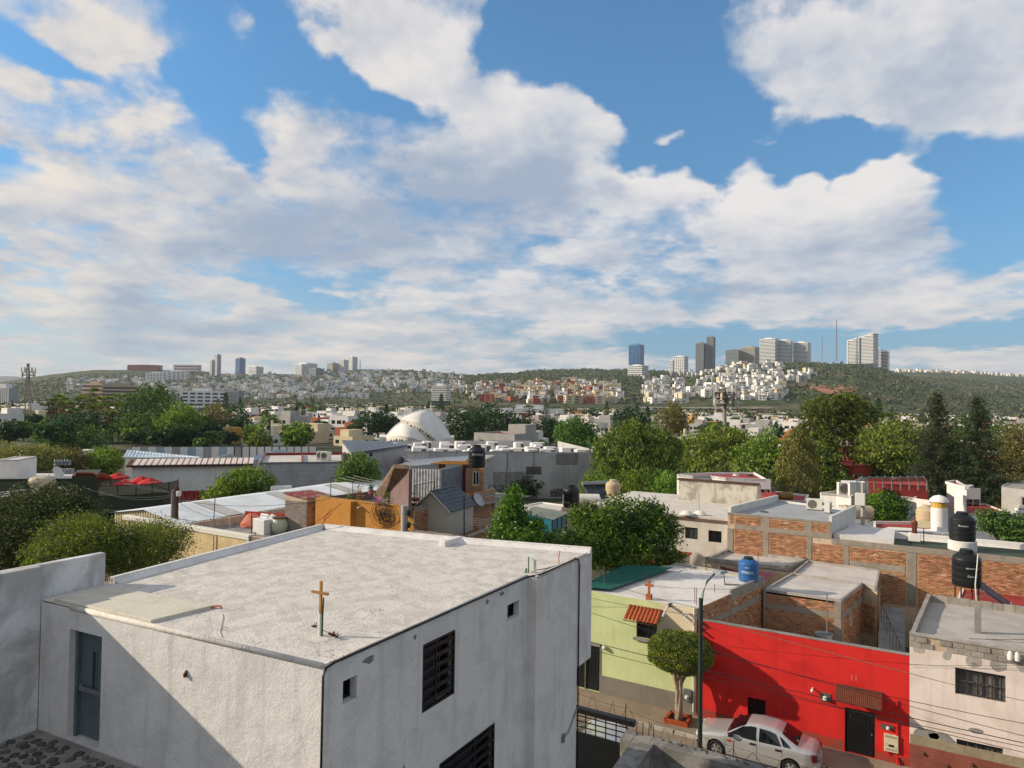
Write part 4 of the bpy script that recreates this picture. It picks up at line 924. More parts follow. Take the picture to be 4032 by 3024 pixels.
# ================================================================== silver sedan
def build_car(loc,rz):
    t=thing('parked_car',loc,'silver four door sedan parked before the red wall','car')
    paint=mat('silver_paint','#b0b0af',rough=.25,metal=.4,bump=0,fine=0,spec=.5,coat=.6);tyre_m=mat('tyre_rubber','#1c1c1c',rough=.8,bump=.1);trim=mat('black_trim','#17181a',rough=.5,bump=0)
    glass=mat('car_glass','#0d1113',rough=.04,bump=0,fine=0,spec=.8);rim_m=mat('wheel_cover','#a9abad',rough=.3,metal=.6,bump=0,fine=0)
    redl=mat('tail_lamp','#5a1210',rough=.15,bump=0,fine=0,spec=.6);clear=mat('head_lamp','#b9bec0',rough=.1,bump=0,fine=0,spec=.7)
    Lh=2.2;W=.84;wx=(-1.36,1.31);zc=.30;AR=.36
    def T(p):
        x,y,z=p;c,s=math.cos(rz),math.sin(rz);return (loc[0]+x*c-y*s,loc[1]+x*s+y*c,loc[2]+z)
    cv=lambda xs,ys:(lambda x:float(np.interp(x,xs,ys)))
    zt=cv([-2.2,-2.12,-1.7,-1.02,-.62,-.25,.2,.75,1.0,1.28,1.62,2.0,2.14,2.2],[.62,.74,.86,.97,1.22,1.41,1.47,1.44,1.36,1.2,1.03,.99,.93,.7])
    zb=cv([-2.2,-2.0,-1.0,0,1.2,2.0,2.2],[.6,.72,.88,.92,.95,.93,.68])
    hw=cv([-2.2,-2.1,-1.8,-1.2,0,1.2,1.8,2.1,2.2],[.56,.68,.79,.835,.85,.835,.80,.70,.60])
    def sec(x):
        w_=hw(x);b=zb(x);tp=max(zt(x),b+.01);zl=.19 if abs(x)<2.0 else .27
        for c in wx:
            if abs(x-c)<AR:zl=max(zl,zc+math.sqrt(AR*AR-(x-c)**2)*1.02)
        k=min(1,max(0,(tp-b-.05)/.48));wt=w_*.88*(1-k)+.55*k
        zs=lambda z:max(z,zl+.005)
        return [(0,zl),(w_*.93,zl),(w_*.985,zs(.33)),(w_,zs(.52)),(w_*.998,zs(.70)),(w_*.965,zs(b-.03)),(w_*.94,zs(b)),((w_*.94*.55+wt*.45),b+(tp-.045-b)*.5),(wt,max(tp-.045,zs(b)+.004)),(wt*.86,tp-.008),(wt*.5,tp+.004),(0,tp+.008)]
    xs=sorted(set([round(v,3) for v in np.linspace(-2.2,2.2,67)]+[c+s for c in wx for s in (-AR,AR)]))
    m=MB();S=[sec(x) for x in xs];n=len(S[0])
    for sg in (-1,1):
        vs=[T((x,sg*y,z)) for x,s in zip(xs,S) for y,z in s]
        m.raw(vs,[(i*n+k,(i+1)*n+k,(i+1)*n+k+1,i*n+k+1) for i in range(len(xs)-1) for k in range(n-1)])
        for i in (0,len(xs)-1):m.poly([T((xs[i],sg*y,z)) for y,z in S[i]])
    body=m.build('body',paint,t,smooth=True)
    # weld-like smoothing across the two halves is not needed: the seam lies on the centre line
    def side(x,z,off=.006,sg=-1):
        w_=hw(x);b=zb(x);tp=zt(x);k=min(1,max(0,(tp-b-.05)/.48));wt=w_*.88*(1-k)+.55*k
        if z<=b:return T((x,sg*(w_*np.interp(z,[.33,.52,.70,b-.03,b],[.985,1,.998,.965,.94])+off),z))
        f=min(1,(z-b)/max(.05,tp-.045-b));y=(w_*.94*(1-f)+wt*f);return T((x,sg*(y+off+.004),z))
    for sg in (-1,1):
        for poly in ([(-1.0,.93),(-.72,1.1),(-.40,1.31),(-.1,1.37),(.08,1.375),(.10,.955)],[(.2,.96),(.19,1.375),(.55,1.36),(.78,1.31),(.98,1.0),(.97,.975)],[(1.06,.985),(.9,1.28),(1.02,1.22),(1.22,1.08),(1.32,.99)]):
            g=MB();q=[side(x,z,.016,sg) for x,z in poly];c=sum(A3(p) for p in q)/len(q)+(A3(T((0,sg*.012,0)))-A3(T((0,0,0))))
            for i in range(len(q)):g.poly([q[i],q[(i+1)%len(q)],c])
            g.build('side_window',glass,t)
        for x in (-1.02,.14,1.02):
            g=MB();zs=np.linspace(.28,.93 if x!=.14 else 1.36,14);g.tube([side(x+(.0 if z<.9 else 0),z,.001,sg) for z in zs if not(abs(x-1.02)<.01 and z<.62)],.006,4);g.build('door_seam',trim,t)
        for x in (-.12,.78):
            g=MB();P=[side(x,.80,.0,sg),side(x+.2,.81,.0,sg),side(x+.2,.87,.0,sg),side(x,.86,.0,sg)];o=A3(T((0,sg*.025,0)))-A3(T((0,0,0)))
            g.hexa([P[0],P[1],A3(P[1])+o,A3(P[0])+o],[P[3],P[2],A3(P[2])+o,A3(P[3])+o]);g.build('door_handle',trim,t)
        g=MB();p=A3(T((-.82,sg*.80,.98)));g.hexa([T((-.92,sg*.80,.93)),T((-.74,sg*.80,.93)),T((-.74,sg*.99,.94)),T((-.90,sg*.99,.94))],[T((-.90,sg*.80,1.05)),T((-.72,sg*.80,1.06)),T((-.72,sg*.99,1.06)),T((-.86,sg*.99,1.05))]);g.build('wing_mirror',trim if sg<0 else trim,t,bevel=.02)
        g=MB();g.tube([side(x,.5,.004,sg) for x in np.linspace(-.95,.92,20)],.014,4);g.build('side_moulding',paint,t)
    def top_panel(x0,x1,f,inset,nm,mt):
        g=MB();N=6;vs=[]
        for i in range(N+1):
            x=x0+(x1-x0)*i/N;s=sec(x);wt=s[8][0]*inset
            for j in range(9):
                y=-wt+2*wt*j/8;z=np.interp(abs(y),[0,s[10][0],s[9][0],s[8][0]],[s[11][1],s[10][1],s[9][1],s[8][1]]);vs.append(T((x-.010*f,y,z+.010)))
        g.raw(vs,[(i*9+j,(i+1)*9+j,(i+1)*9+j+1,i*9+j+1) for i in range(N) for j in range(8)]);return g.build(nm,mt,t,smooth='all')
    top_panel(-.98,-.30,1,.93,'windscreen',glass);top_panel(.98,1.52,-1,.90,'rear_window',glass)
    for a in (.12,-.34):
        g=MB();g.tube([T((-.99,a,.995)),T((-.80,a-.35 if a>0 else a-.22,1.12))],.009,4);g.build('wiper',trim,t)
    for sg in (-1,1):
        g=MB();q=[T((2.06,sg*.735,.66)),T((2.19,sg*.60,.66)),T((2.19,sg*.60,.90)),T((2.04,sg*.735,.92))]
        g.hexa([T((1.98,sg*.72,.66)),T((2.08,sg*.765,.66)),T((2.215,sg*.62,.66)),T((2.17,sg*.5,.66))],[T((1.96,sg*.72,.91)),T((2.05,sg*.76,.91)),T((2.19,sg*.61,.89)),T((2.15,sg*.5,.89))]);g.build('tail_lamp',redl,t,bevel=.02)
        g=MB();g.hexa([T((-1.98,sg*.72,.60)),T((-2.12,sg*.73,.58)),T((-2.235,sg*.52,.57)),T((-2.19,sg*.45,.58))],[T((-1.9,sg*.72,.74)),T((-2.05,sg*.74,.72)),T((-2.19,sg*.54,.70)),T((-2.14,sg*.45,.71))]);g.build('headlight',clear,t,bevel=.02)
        for c in wx:
            w_=thing_wheel(t,T,c,sg,hw(c),zc,tyre_m,rim_m,trim)
    for x0,x1,z,nm in ((2.13,2.28,.42,'rear_bumper'),(-2.28,-2.13,.38,'front_bumper')):
        g=MB();N=12;vs=[]
        for i in range(N+1):
            a=-1+2*i/N;y=.80*a;dx=-.16*abs(a)**3*(1 if x0>0 else -1)
            for zz,o in ((z-.16,0),(z-.12,.05),(z+.08,.06),(z+.13,0)):
                vs.append(T(((x1 if x0>0 else x0)+dx+(o-.06)*(1 if x0>0 else -1),y,zz)))
        g.raw(vs,[(i*4+k,(i+1)*4+k,(i+1)*4+k+1,i*4+k+1) for i in range(N) for k in range(3)]);g.build(nm,paint,t,smooth='all')
    g=MB();g.obox(T((2.215,-.26,.62)),A3(T((0,.52,0)))-A3(T((0,0,0))),A3(T((.012,0,.0)))-A3(T((0,0,0))),(0,0,.13));g.build('number_plate',MK['pvc'],t)
    MB().box(T((-1.0,-.62,.30)),T((1.0,.62,.86))).build('interior',trim,t)
    for x in (-.35,.55):
        for y in (-.35,.35):MB().hexa([T((x+.1,y-.22,.5)),T((x+.28,y-.22,.5)),T((x+.28,y+.22,.5)),T((x+.1,y+.22,.5))],[T((x+.2,y-.2,1.12)),T((x+.32,y-.2,1.12)),T((x+.32,y+.2,1.12)),T((x+.2,y+.2,1.12))]).build('seat',trim,t)
    # red sticker on the front door
    P=[side(x,z,.008,-1) for x,z in ((-.98,.76),(-.85,.79),(-.74,.75),(-.80,.70),(-.94,.71))];MB().poly(P).build('sticker',mat('red_sticker','#9a2a22',bump=0),t)
    return t
def thing_wheel(t,T,c,sg,w_,zc,tm,rm,trim):
    R_=.295
    def ring(prof,mt,nm,par,N=28,cap=True):
        g=MB();vs=[]
        for r_,y in prof:
            for k in range(N):
                a=2*math.pi*k/N;vs.append(T((c+r_*math.cos(a),sg*(w_-.01-y),zc+r_*math.sin(a))))
        g.raw(vs,[(i*N+k,i*N+(k+1)%N,(i+1)*N+(k+1)%N,(i+1)*N+k) for i in range(len(prof)-1) for k in range(N)]+([tuple(range(N))] if cap else []))
        return g.build(nm,mt,par,smooth=True)
    wl=ring([(.195,.012),(.23,-.006),(.275,.0),(R_,.03),(R_,.17),(.2,.19)],tm,'wheel',t,cap=False)
    ring([(.03,-.004),(.06,.004),(.19,.03),(.2,.012),(.2,.1)],rm,'wheel_cover',wl)
    for k in range(5):
        a=2*math.pi*k/5+.3;g=MB();r0_,r1_=.085,.165
        q=[(c+r_*math.cos(a+d),sg*(w_-.008-y),zc+r_*math.sin(a+d)) for r_,d,y in ((r0_,-.22,.008),(r1_,-.3,.022),(r1_,.3,.022),(r0_,.22,.008))]
        g.poly([T(p) for p in q]);g.build('cover_slot',trim,wl)
    g=MB();vs=[T((c+.37*math.cos(a),sg*(w_-.12),zc+.37*math.sin(a))) for a in np.linspace(0,math.pi,16)];g.poly(vs+[T((c-.37,sg*(w_-.12),.1)),T((c+.37,sg*(w_-.12),.1))]);g.build('wheel_well',trim,t)
build_car((-5.12,28.02,.0),-.012)
# part of a parked car glimpsed through the gate bars
def car_behind_gate():
    t=thing('parked_car',(-10.2,24.2,0),'pale car glimpsed through the bars of the black gate','car');pm=mat('pale_car_paint','#b9bcc0',rough=.3,metal=.4,bump=0,fine=0,coat=.5)
    m=MB();prof=[(-2.1,.3),(-2.15,.6),(-1.9,.82),(-.9,.92),(-.3,1.36),(.6,1.42),(1.3,1.2),(1.9,.95),(2.1,.9),(2.1,.3)]
    for y0,y1 in ((-.8,.8),):
        m.raw([(-10.2+x,24.2+y0*(1 if z<.95 else .78),z) for x,z in prof]+[(-10.2+x,24.2+y1*(1 if z<.95 else .78),z) for x,z in prof],[tuple(range(10)),tuple(range(19,9,-1))]+[(i,(i+1)%10,10+(i+1)%10,10+i) for i in range(10)])
    m.build('body',pm,t,smooth=True,bevel=.04)
    gm_=MATS['car_glass'];f=lambda x,y,z:(-10.2+x,24.2+y,z)
    MB().poly([f(-.92,-.68,.96),f(-.92,.68,.96),f(-.33,.6,1.35),f(-.33,-.6,1.35)]).build('windscreen',gm_,t)
    MB().poly([f(-.8,-.80,.98),f(1.2,-.80,.98),f(.7,-.66,1.36),f(-.25,-.66,1.34)]).build('side_window',gm_,t)
    for x in (-1.35,1.35):
        m=MB();m.tube([f(x,-.82,.3),f(x,-.62,.3)],.3,16);m.build('wheel',MATS['tyre_rubber'],t,smooth=True)
car_behind_gate()
# ================================================================== clipped street tree
def ball_tree():
    b=A3((-8.5,29.15,.1));t=thing('clipped_tree',b,'clipped mushroom shaped tree with pale twisted trunk in an orange planter','tree');g=np.random.default_rng(2)
    c=b+[.05,0,2.85];n=26000;d=g.normal(size=(n,3));d/=np.linalg.norm(d,axis=1)[:,None];d[:,2]=np.where(d[:,2]<-.3,d[:,2]*.75,d[:,2])
    r=(1-.32*g.random(n)**2)*(1+.05*np.sin(d[:,0]*9)*np.cos(d[:,2]*8)+g.normal(0,.025,n))
    e=np.sign(d)*abs(d)**.85;e/=np.linalg.norm(e,axis=1)[:,None]*.5+.5
    pts=e*r[:,None]*[1.36,1.2,.86]+(c-b)
    link_mesh('crown',leafmesh('crown',pts,.075,LF_['ficus'],.6,5),t)
    m=MB();pb=MATS['pale_bark']
    for k in range(4):
        a=k*1.57;top=b+[.42*math.cos(a)+.1,.35*math.sin(a),2.4];m.tube([b+[.06*math.cos(a),.06*math.sin(a),-.1],b+[.07*math.cos(a+.7),.07*math.sin(a+.7),.6],b+[.1*math.cos(a+1.1),.1*math.sin(a+1.1),1.3],b+[.2*math.cos(a+.6),.18*math.sin(a+.6),1.8],top],[.12,.10,.085,.075,.05],8)
    for k in range(6):
        a=k*1.05+.4;m.tube([b+[.15*math.cos(a),.15*math.sin(a),1.75],b+[.7*math.cos(a),.6*math.sin(a),2.5]],[.05,.02],6)
    m.build('trunk',pb,t,smooth='all')
    om=mat('orange_planter','#9f4a26','#843c1f',4,.6,bump=.3)
    p=thing('tree_planter',(-8.5,29.15,.12),'low orange brick planter round the clipped tree','planter')
    for a0,a1 in (((-9.0,28.62),(-8.0,28.70)),((-8.0,28.70),(-8.05,29.6)),((-8.05,29.6),(-9.0,29.55)),((-9.0,29.55),(-9.0,28.62))):MB().wallseg(a0,a1,.05,.3,.12).build('rim',om,p,bevel=.01)
    MB().poly([(-8.9,28.7,.2),(-8.1,28.75,.2),(-8.1,29.5,.2),(-8.9,29.5,.2)]).build('soil',mat('dark_soil','#3a2f26',bump=.5),p)
ball_tree()
# ================================================================== water tanks
def tank(loc,r,h,color,label,ribs=4,stand=None,text=None,tcol=None,lidc=None,seed=0,group='water tanks on the roofs'):
    t=thing('water_tank',loc,label,'water tank',group);b=A3(loc)
    mt=mat('tank_'+color.lstrip('#'),color,rough=.45,bump=.03,bs=8,fine=.06,streak=.12)
    sh=h*.68;prof=[(0,0),(r*.93,0),(r*.97,.03*h)]
    for i in range(ribs):
        z0=sh*(i+.05)/ribs+.03*h;z1=sh*(i+.9)/ribs+.03*h;prof+=[(r*.97,z0),(r,z0+.015*h),(r,z1),(r*.97,z1+.012*h)]
    prof+=[(r*.985,sh+.04*h),(r*.9,sh+.11*h),(r*.66,h*.86),(r*.5,h*.90)]
    m=MB();m.lathe(prof,b,36);m.build('shell',mt,t,smooth=True)
    m=MB();m.lathe([(r*.5,h*.9),(r*.5,h*.945),(r*.44,h*.955),(r*.44,h*.99),(r*.2,h),(0,h)],b,24);m.build('lid',mat('tank_'+(lidc or color).lstrip('#'),lidc or color,rough=.45,bump=0),t,smooth=True)
    for k in range(8):
        a=2*math.pi*k/8+.2;d=A3([math.cos(a),math.sin(a),0]);p=A3([-math.sin(a),math.cos(a),0])*r*.06
        m=MB();q0=b+d*r*.93+[0,0,sh+.07*h];q1=b+d*r*.6+[0,0,h*.872];u_=A3([0,0,.03*h])
        m.hexa([q0-p,q0+p,q1+p,q1-p],[q0-p+u_,q0+p+u_,q1+p+u_*.6,q1-p+u_*.6]);m.build('rib',mt,t)
    if text:
        for s,size,zf,az in text:
            put_text(s,size,mat('tank_print_'+(tcol or 'w'),tcol or '#d9dcdc',bump=0,fine=0),t,(b[0]+r*1.012*math.cos(az),b[1]+r*1.012*math.sin(az),b[2]+h*zf),None,None,wrap=(b,r*1.012))
    if stand:
        m0=MB()
        for k in range(4):
            a=math.pi/4+k*math.pi/2+.3;p=b+A3([math.cos(a)*r*.85,math.sin(a)*r*.85,0]);MB().tube([p+[0,0,-.02],p+[0,0,-stand]],.035,6).build('stand_leg',MK['rust'],t)
        MB().lathe([(r*1.0,-.05),(r*1.0,-.01),(0,-.01)],b,20).build('stand_platform',MK['rust'],t)
        for z in (stand*.5,):
            for k in range(4):
                a=math.pi/4+k*math.pi/2+.3;p=b+A3([math.cos(a)*r*.85,math.sin(a)*r*.85,-z]);q=b+A3([math.cos(a+math.pi/2)*r*.85,math.sin(a+math.pi/2)*r*.85,-z-.3]);MB().tube([p,q],.018,5).build('stand_brace',MK['rust'],t)
    return t
azc=lambda p:math.atan2(-p[1],-p[0])   # direction back towards the viewer
bt=A3((-7.08,36.15,4.67))
tank(bt,.48,1.2,'#2f5f94','blue round water tank on the white roof of the green house',3,text=[('ETERNA',.16,.36,azc(bt)-.12),('AGUA',.09,.58,azc(bt)-.1)],lidc='#22272c')
p=U(16,1565,1112,Y=37.3);tank(p,.57,1.6,'#1b1d1f','black water tank on a tall rusty stand before the long brick wall',4,stand=p[2]-3.6,text=[('REFORZADO',.09,.50,azc(p)+.42),('Cisterna',.12,.28,azc(p)+.42)])
MB_p=U(16,1690,780,Y=36.6);t=thing('pipe',(MB_p[0],MB_p[1],4.2),'slim white pipe leaning on the black tank stand','pipe');MB().tube([MB_p,U(16,1660,1120,Y=36.6),U(16,1675,1320,Y=36.6)],.028,6).build('tube',MK['pvc'],t)
p=U(16,1518,700,Y=46.6);t=thing('tank_plinth',(p[0],p[1],p[2]-1.2),'round white plastered plinth under a black water tank','plinth');MB().lathe([(.72,-1.2),(.70,.35),(.66,.38),(0,.38)],p,28).build('drum',MK['white'],t,smooth=True)
tank(p+[0,0,.38],.64,1.6,'#1d1f22','black water tank on the round white plinth behind the brick wall',4,text=[('Rotoplas',.14,.52,azc(p)+.1)])
# ================================================================== solar water heaters
def solar(loc,wid,lenx,rz,label,nt=18,tilt=.55):
    t=thing('solar_water_heater',loc,label,'solar heater');x,y,z=loc;c,s=math.cos(rz),math.sin(rz)
    T=lambda p:(x+p[0]*c-p[1]*s,y+p[0]*s+p[1]*c,z+p[2])
    gm_=mat('solar_tube','#1c2a4a','#152038',4,.5,rough=.12,bump=0,spec=.7);hgt=lenx*math.sin(tilt);run=lenx*math.cos(tilt)
    for i in range(nt):
        u_=-wid/2+wid*(i+.5)/nt;m=MB();m.tube([T((u_,0,.12)),T((u_,run,.12+hgt))],wid/nt*.40,6);m.build('glass_tube',gm_,t,smooth='all')
    m=MB();m.tube([T((-wid/2-.1,run+.1,.3+hgt)),T((wid/2+.1,run+.1,.3+hgt))],.21,18);m.build('tank',MK['steel'],t,smooth=True)
    m=MB();m.tube([T((-wid/2,-.03,.1)),T((wid/2,-.03,.1))],.05,6);m.build('foot_rail',MK['pvc'],t)
    for u_ in (-wid/2,wid/2):
        MB().tube([T((u_,-.03,0)),T((u_,run,hgt))],.02,5).build('frame_bar',MK['steel'],t);MB().tube([T((u_,run+.1,hgt)),T((u_,run+.1,0))],.02,5).build('frame_bar',MK['steel'],t);MB().tube([T((u_,run*.5,hgt*.5)),T((u_,run+.1,0))],.02,5).build('frame_bar',MK['steel'],t)
    return t
# ================================================================== street lamp
t=thing('street_lamp',(-5.95,22.8,.1),'tall dark green street lamp post with LED head before the red house','street lamp')
pg=mat('dark_green_post','#2c3b35','#1f2a27',4,.5,rough=.5,bump=.1,streak=.3);pl_=mat('pale_green_arm','#6d8578',rough=.5,bump=.05)
MB().tube([(-5.95,22.8,.0),(-5.95,22.8,7.15)],[.085,.07],8).build('post',pg,t,smooth=True)
MB().tube([(-5.93,22.8,6.9),(-5.9,22.83,7.3),(-5.78,22.9,7.7),(-5.55,23.0,7.98)],.038,8).build('arm',pl_,t,smooth='all')
p=A3((-5.5,23.02,8.0));m=MB();m.hexa([p+[-.14,-.1,-.02],p+[.16,-.16,-.03],p+[.36,.12,.0],p+[.05,.16,.0]],[p+[-.1,-.06,.07],p+[.15,-.1,.07],p+[.28,.1,.08],p+[.06,.12,.08]]);hd=m.build('lamp_head',mat('lamp_grey','#8f979b',rough=.4,bump=0),t,bevel=.02)
MB().tube([p+[.22,.0,-.02],p+[.26,.02,-.38]],.014,5).build('dangling_bracket',MK['wire'],t)
m=MB()
for k in range(5):m.tube([(-5.95+.14*math.cos(a)+.12,22.75,6.25+.09*math.sin(a)+.01*k) for a in np.linspace(0,6.3,16)],.008,4)
m.build('cable_coil',MK['wire'],t)
MB().tube([(-5.85,22.72,6.2),(-5.7,22.72,5.3),(-5.66,22.72,4.9)],.006,4).build('loose_wire',MK['wire'],t)
# ================================================================== overhead wires along the street
def wire(a,b,sag,r=.011,lab=None,mt=None):
    r*=.75
    pts=catenary(a,b,sag,24);o=single('overhead_wire',MB().tube(pts,r,4),mt or MK['wire'],lab or 'thin black overhead wire strung along the street past the red house','wire',pts[0],'overhead wires along the street');return o
# pixel pairs read off the photograph, hung in the planes the wires run in
WY=23.0
def wpx(a,b,Y0,Y1,sag,r=.011,**k):
    k.setdefault('lab','thin black wire over the roofs behind the red wall' if Y0>33 else 'thin black wire from the green house front to the lamp post' if b[0]==3 else 'thin black wire sagging past the patio to the pink house parapet' if a[0]==4 and Y0>29 else 'thin black wire running past the lamp post and the red wall' if a[1]>900 else 'long black wire passing the green, red and pink house fronts');wire(U(*a,Y=Y0),U(*b,Y=Y1),sag,r,**k)
wpx((3,205,855),(4,1620,1500),23.2,23.2,.05,.016);wpx((3,205,905),(4,1620,1525),23.3,23.3,.08,.012)
wpx((3,205,668),(4,1620,1455),25,24,.12,.012);wpx((3,205,575),(3,910,690),26,23,.05,.010);wpx((3,205,630),(3,480,630),29,29.8,.02,.010)
wpx((3,925,705),(4,889,1055),23,26,.02,.016,mt=mat('pale_cable','#9c8c6c',rough=.7,bump=0),lab='thick pale service cable crossing in front of the red wall');wpx((4,889,1055),(4,1620,1230),26,26,.03,.010)
wpx((3,925,905),(4,1620,1375),23,24,.12,.012);wpx((3,925,865),(4,1620,1040),23,29.5,.1,.007);wpx((3,925,1040),(4,1620,1560),23,23.2,.06,.012)
wpx((3,210,440),(3,895,640),31,23,.1,.010);wpx((3,480,490),(3,1120,520),31,33,.05,.009);wpx((3,600,430),(3,1300,690),34,36,.1,.009);wpx((3,700,400),(3,1290,520),36,37,.05,.008)
wpx((4,0,790),(4,300,720),29.8,36.4,.05,.008);wpx((4,560,640),(4,1620,860),37,30.5,.25,.010);wpx((4,640,760),(4,1620,840),34,30.2,.15,.012);wpx((4,880,1000),(4,1620,1005),29.9,29.9,.02,.007)
# rebar and antenna rods on the green house
for k,(zn,x,y0,y1,Yp) in enumerate(((3,868,610,505,30.4),(3,880,620,510,30.5),(3,995,600,485,33),(15,1778,1640,1245,34.5),(15,1085,1115,810,37.0),(17,1322,1330,1045,31.2))):
    a,b=U(zn,x,y0,Y=Yp),U(zn,x,y1,Y=Yp);lab=['bent rebar rod at the corner of the green house roof','short rebar rod beside the green house roof corner','thin slanting rod on the white roof of the green house','grey pipe mast rising behind the red wall','dark rod standing behind the blue water tank','thin steel mast beside the green shade net'][k]
    single('metal_rod',MB().tube([a,b],.014 if k!=3 else .03,6),MK['steel'] if k in(3,5) else MK['rust'],lab,'rod',a)
# drum and lamp behind the red wall
p=U(4,340,830,Y=35.2);t=thing('metal_drum',p-[0,0,1.6],'round grey drum behind the red wall by the brick room','drum');MB().lathe([(.42,-1.6),(.42,.0),(.4,.02),(.36,-.05),(0,-.06)],p+[0,0,.18],22).build('shell',MK['steel'],t,smooth=True)
p=U(15,1445,1610,Y=36.3)
for i in range(2):
    pass
# ================================================================== big leafy tree behind the white roof
tb=A3((-17.3,38.2,0))
def rel(zn,x,y,d,r,rz=None):
    p=U(zn,x,y,d=d)-tb;return (p[0],p[1],p[2],r,r,rz or r*.8)
bl=[rel(17,1500,560,40,1.7),rel(17,1250,640,39,1.5),rel(17,1800,700,40,1.5),rel(17,1650,900,38.5,1.45,1.1),rel(17,1300,850,38.5,1.5,1.1),rel(17,1000,850,37,1.2,.9),rel(17,700,830,35.5,1.,.7),rel(17,1950,650,40.5,1.2,.9),rel(17,1850,420,41,.8,.5),rel(17,2050,960,38.5,.7,.6),rel(17,1120,500,40,.9,.7),rel(17,1450,1000,37.5,.9,.5)]
tree('leafy_tree',tb,'broad glossy leaved tree spreading above the green shade net',bl,26000,.27,LF_['laurel'],BARK,12,aspect=.30,shell=.35,clump=.17,per=11,tr=.3,limbs=16)
tb=U(17,300,700,d=36);tb[2]=.0
bl=[rel(17,330,400,36,.55,1.0),rel(17,300,560,36,.9,.7),rel(17,350,250,36,.25,.5),rel(17,520,650,35.5,.8,.6),rel(17,250,690,35,.9,.5),rel(17,420,740,34.5,.8,.4)]
tree('leafy_tree',tb,'slender upright leafy tree in front of the teal rooftop shack',bl,7000,.25,LF_['laurel'],BARK,13,aspect=.3,shell=.3,clump=.18,per=10,tr=.12,limbs=10)
# ================================================================== generic flat-roofed buildings
WALLC=[mat('house_white','#e3dfd9','#cfcac3',.4,.5,bump=.1,streak=.2),mat('house_cream','#cdbf9f','#b9a988',.4,.5,bump=.1,streak=.2),mat('house_grey','#a7a5a0','#8d8b86',.4,.5,bump=.1,streak=.25),
 mat('house_beige','#b79f83','#a38b70',.4,.5,bump=.1,streak=.2),mat('house_terracotta','#a5583c','#8f4a31',.4,.5,bump=.1,streak=.2),mat('house_pale_blue','#9fb0bb','#8b9ca8',.4,.5,bump=.1,streak=.2),mat('house_yellow','#c79a4b','#b5893f',.4,.5,bump=.1,streak=.2)]
ROOFC=[mat('roof_white','#c4bfb8','#a29c94',.3,.6,rough=.9,bump=.1),mat('roof_grey','#98948e','#7e7a75',.3,.6,rough=.9,bump=.1),mat('roof_red','#99402f','#7f3427',.3,.6,rough=.9,bump=.1,fine=.1)]
RED=mat('red_roof_coating','#9c3a33')
def fh(name,label,foot,ztop,wm,rm,ph=.25,z0=0,wins=None,group=None,cat='house',pw=.15,frame=None,glass=None):
    "flat-roofed building: wall with window openings, roof sheet, parapet, windows (> pane)"
    t=thing(name,(foot[0][0],foot[0][1],z0),label,cat,group);m=MB();n=len(foot);fr=frame or MK['pvc'];gl=glass or MK['darkgl']
    todo=[]
    for i in range(n):
        ops=(wins or {}).get(i,[]);pt=facade(m,foot[i],foot[(i+1)%n],z0,ztop+ph-.004,ops,.14)
        todo+=[(pt,o) for o in ops]
    m.build('wall',wm,t)
    rf=MB().poly([(p[0],p[1],ztop) for p in foot]).build('roof',rm,t)
    if ph>0:
        for i in range(n):
            a,b=A3(foot[i])[:2],A3(foot[(i+1)%n])[:2]
            if np.linalg.norm(b-a)>.2:MB().wallseg(a,b,ztop-.05,ztop+ph,pw).build('parapet',wm,rf)
    for pt,o in todo:
        mm=MB();f=.06
        for q in ((o[0],o[0]+f,o[2],o[3]),(o[1]-f,o[1],o[2],o[3]),(o[0]+f,o[1]-f,o[2],o[2]+f),(o[0]+f,o[1]-f,o[3]-f,o[3]),((o[0]+o[1])/2-f/2,(o[0]+o[1])/2+f/2,o[2]+f,o[3]-f)):fbox(mm,pt,*q,.07,.11)
        w_=mm.build('window',fr,t);mm=MB();fbox(mm,pt,o[0],o[1],o[2],o[3],.115,.125);mm.build('pane',gl,w_)
    return t
def px(*a,z):return U(*a,z=z)[:2]
def front(a,b,z,depth,skew=0.):
    p,q=px(*a,z=z),px(*b,z=z);d=(q-p)/np.linalg.norm(q-p);n=np.array([-d[1],d[0]])*depth+d*skew
    return [p,q,q+n,p+n]
def wrow(L,n,w_,z0,z1,m0=.6):
    return [(m0+(L-2*m0-w_)*i/max(1,n-1),m0+(L-2*m0-w_)*i/max(1,n-1)+w_,z0,z1) for i in range(n)] if n>1 else [(L/2-w_/2,L/2+w_/2,z0,z1)]
# ------------------------------------------------------------------ ochre house across the street
OY=34.8
och=mat('ochre_paint','#b8813a','#a57132',.8,.5,bump=.2,bs=25,streak=.15,fine=.05)
OL=U(18,60,470,Y=OY);OR=U(18,1075,530,Y=OY);zt_=(OL[2]+OR[2])/2
OH=thing('ochre_house',(OL[0],OY,0),'ochre yellow house with planted roof terrace and a tangle of black cables','house')
s1=U(18,440,500,Y=OY)[0]-OL[0];s2=U(18,600,520,Y=OY)[0]-OL[0];LL=OR[0]-OL[0]
m=MB();wz=U(18,730,795,Y=OY)[2];w1=U(18,722,800,Y=OY)[0]-OL[0];w2=U(18,880,810,Y=OY)[0]-OL[0];w3=U(18,200,750,Y=OY)[0]-OL[0];w4=U(18,275,755,Y=OY)[0]-OL[0];wz2=U(18,240,750,Y=OY)[2]
op=facade(m,(OL[0],OY),(OR[0],OY),0,zt_,[(w1,w2,wz-1.2,wz),(w3,w4,wz2-.5,wz2)],.15)
m.build('wall',och,OH)
m=MB();fbox(m,op,0,s1,0,zt_+.05,-.45,-.002);m.build('front_bay',och,OH)
m=MB();fbox(m,op,-.02,LL+.02,zt_,zt_+.1,-.04,.2);m.build('parapet',mat('ochre_coping','#a97c40','#8c6a3c',2,.6,bump=.2),OH)
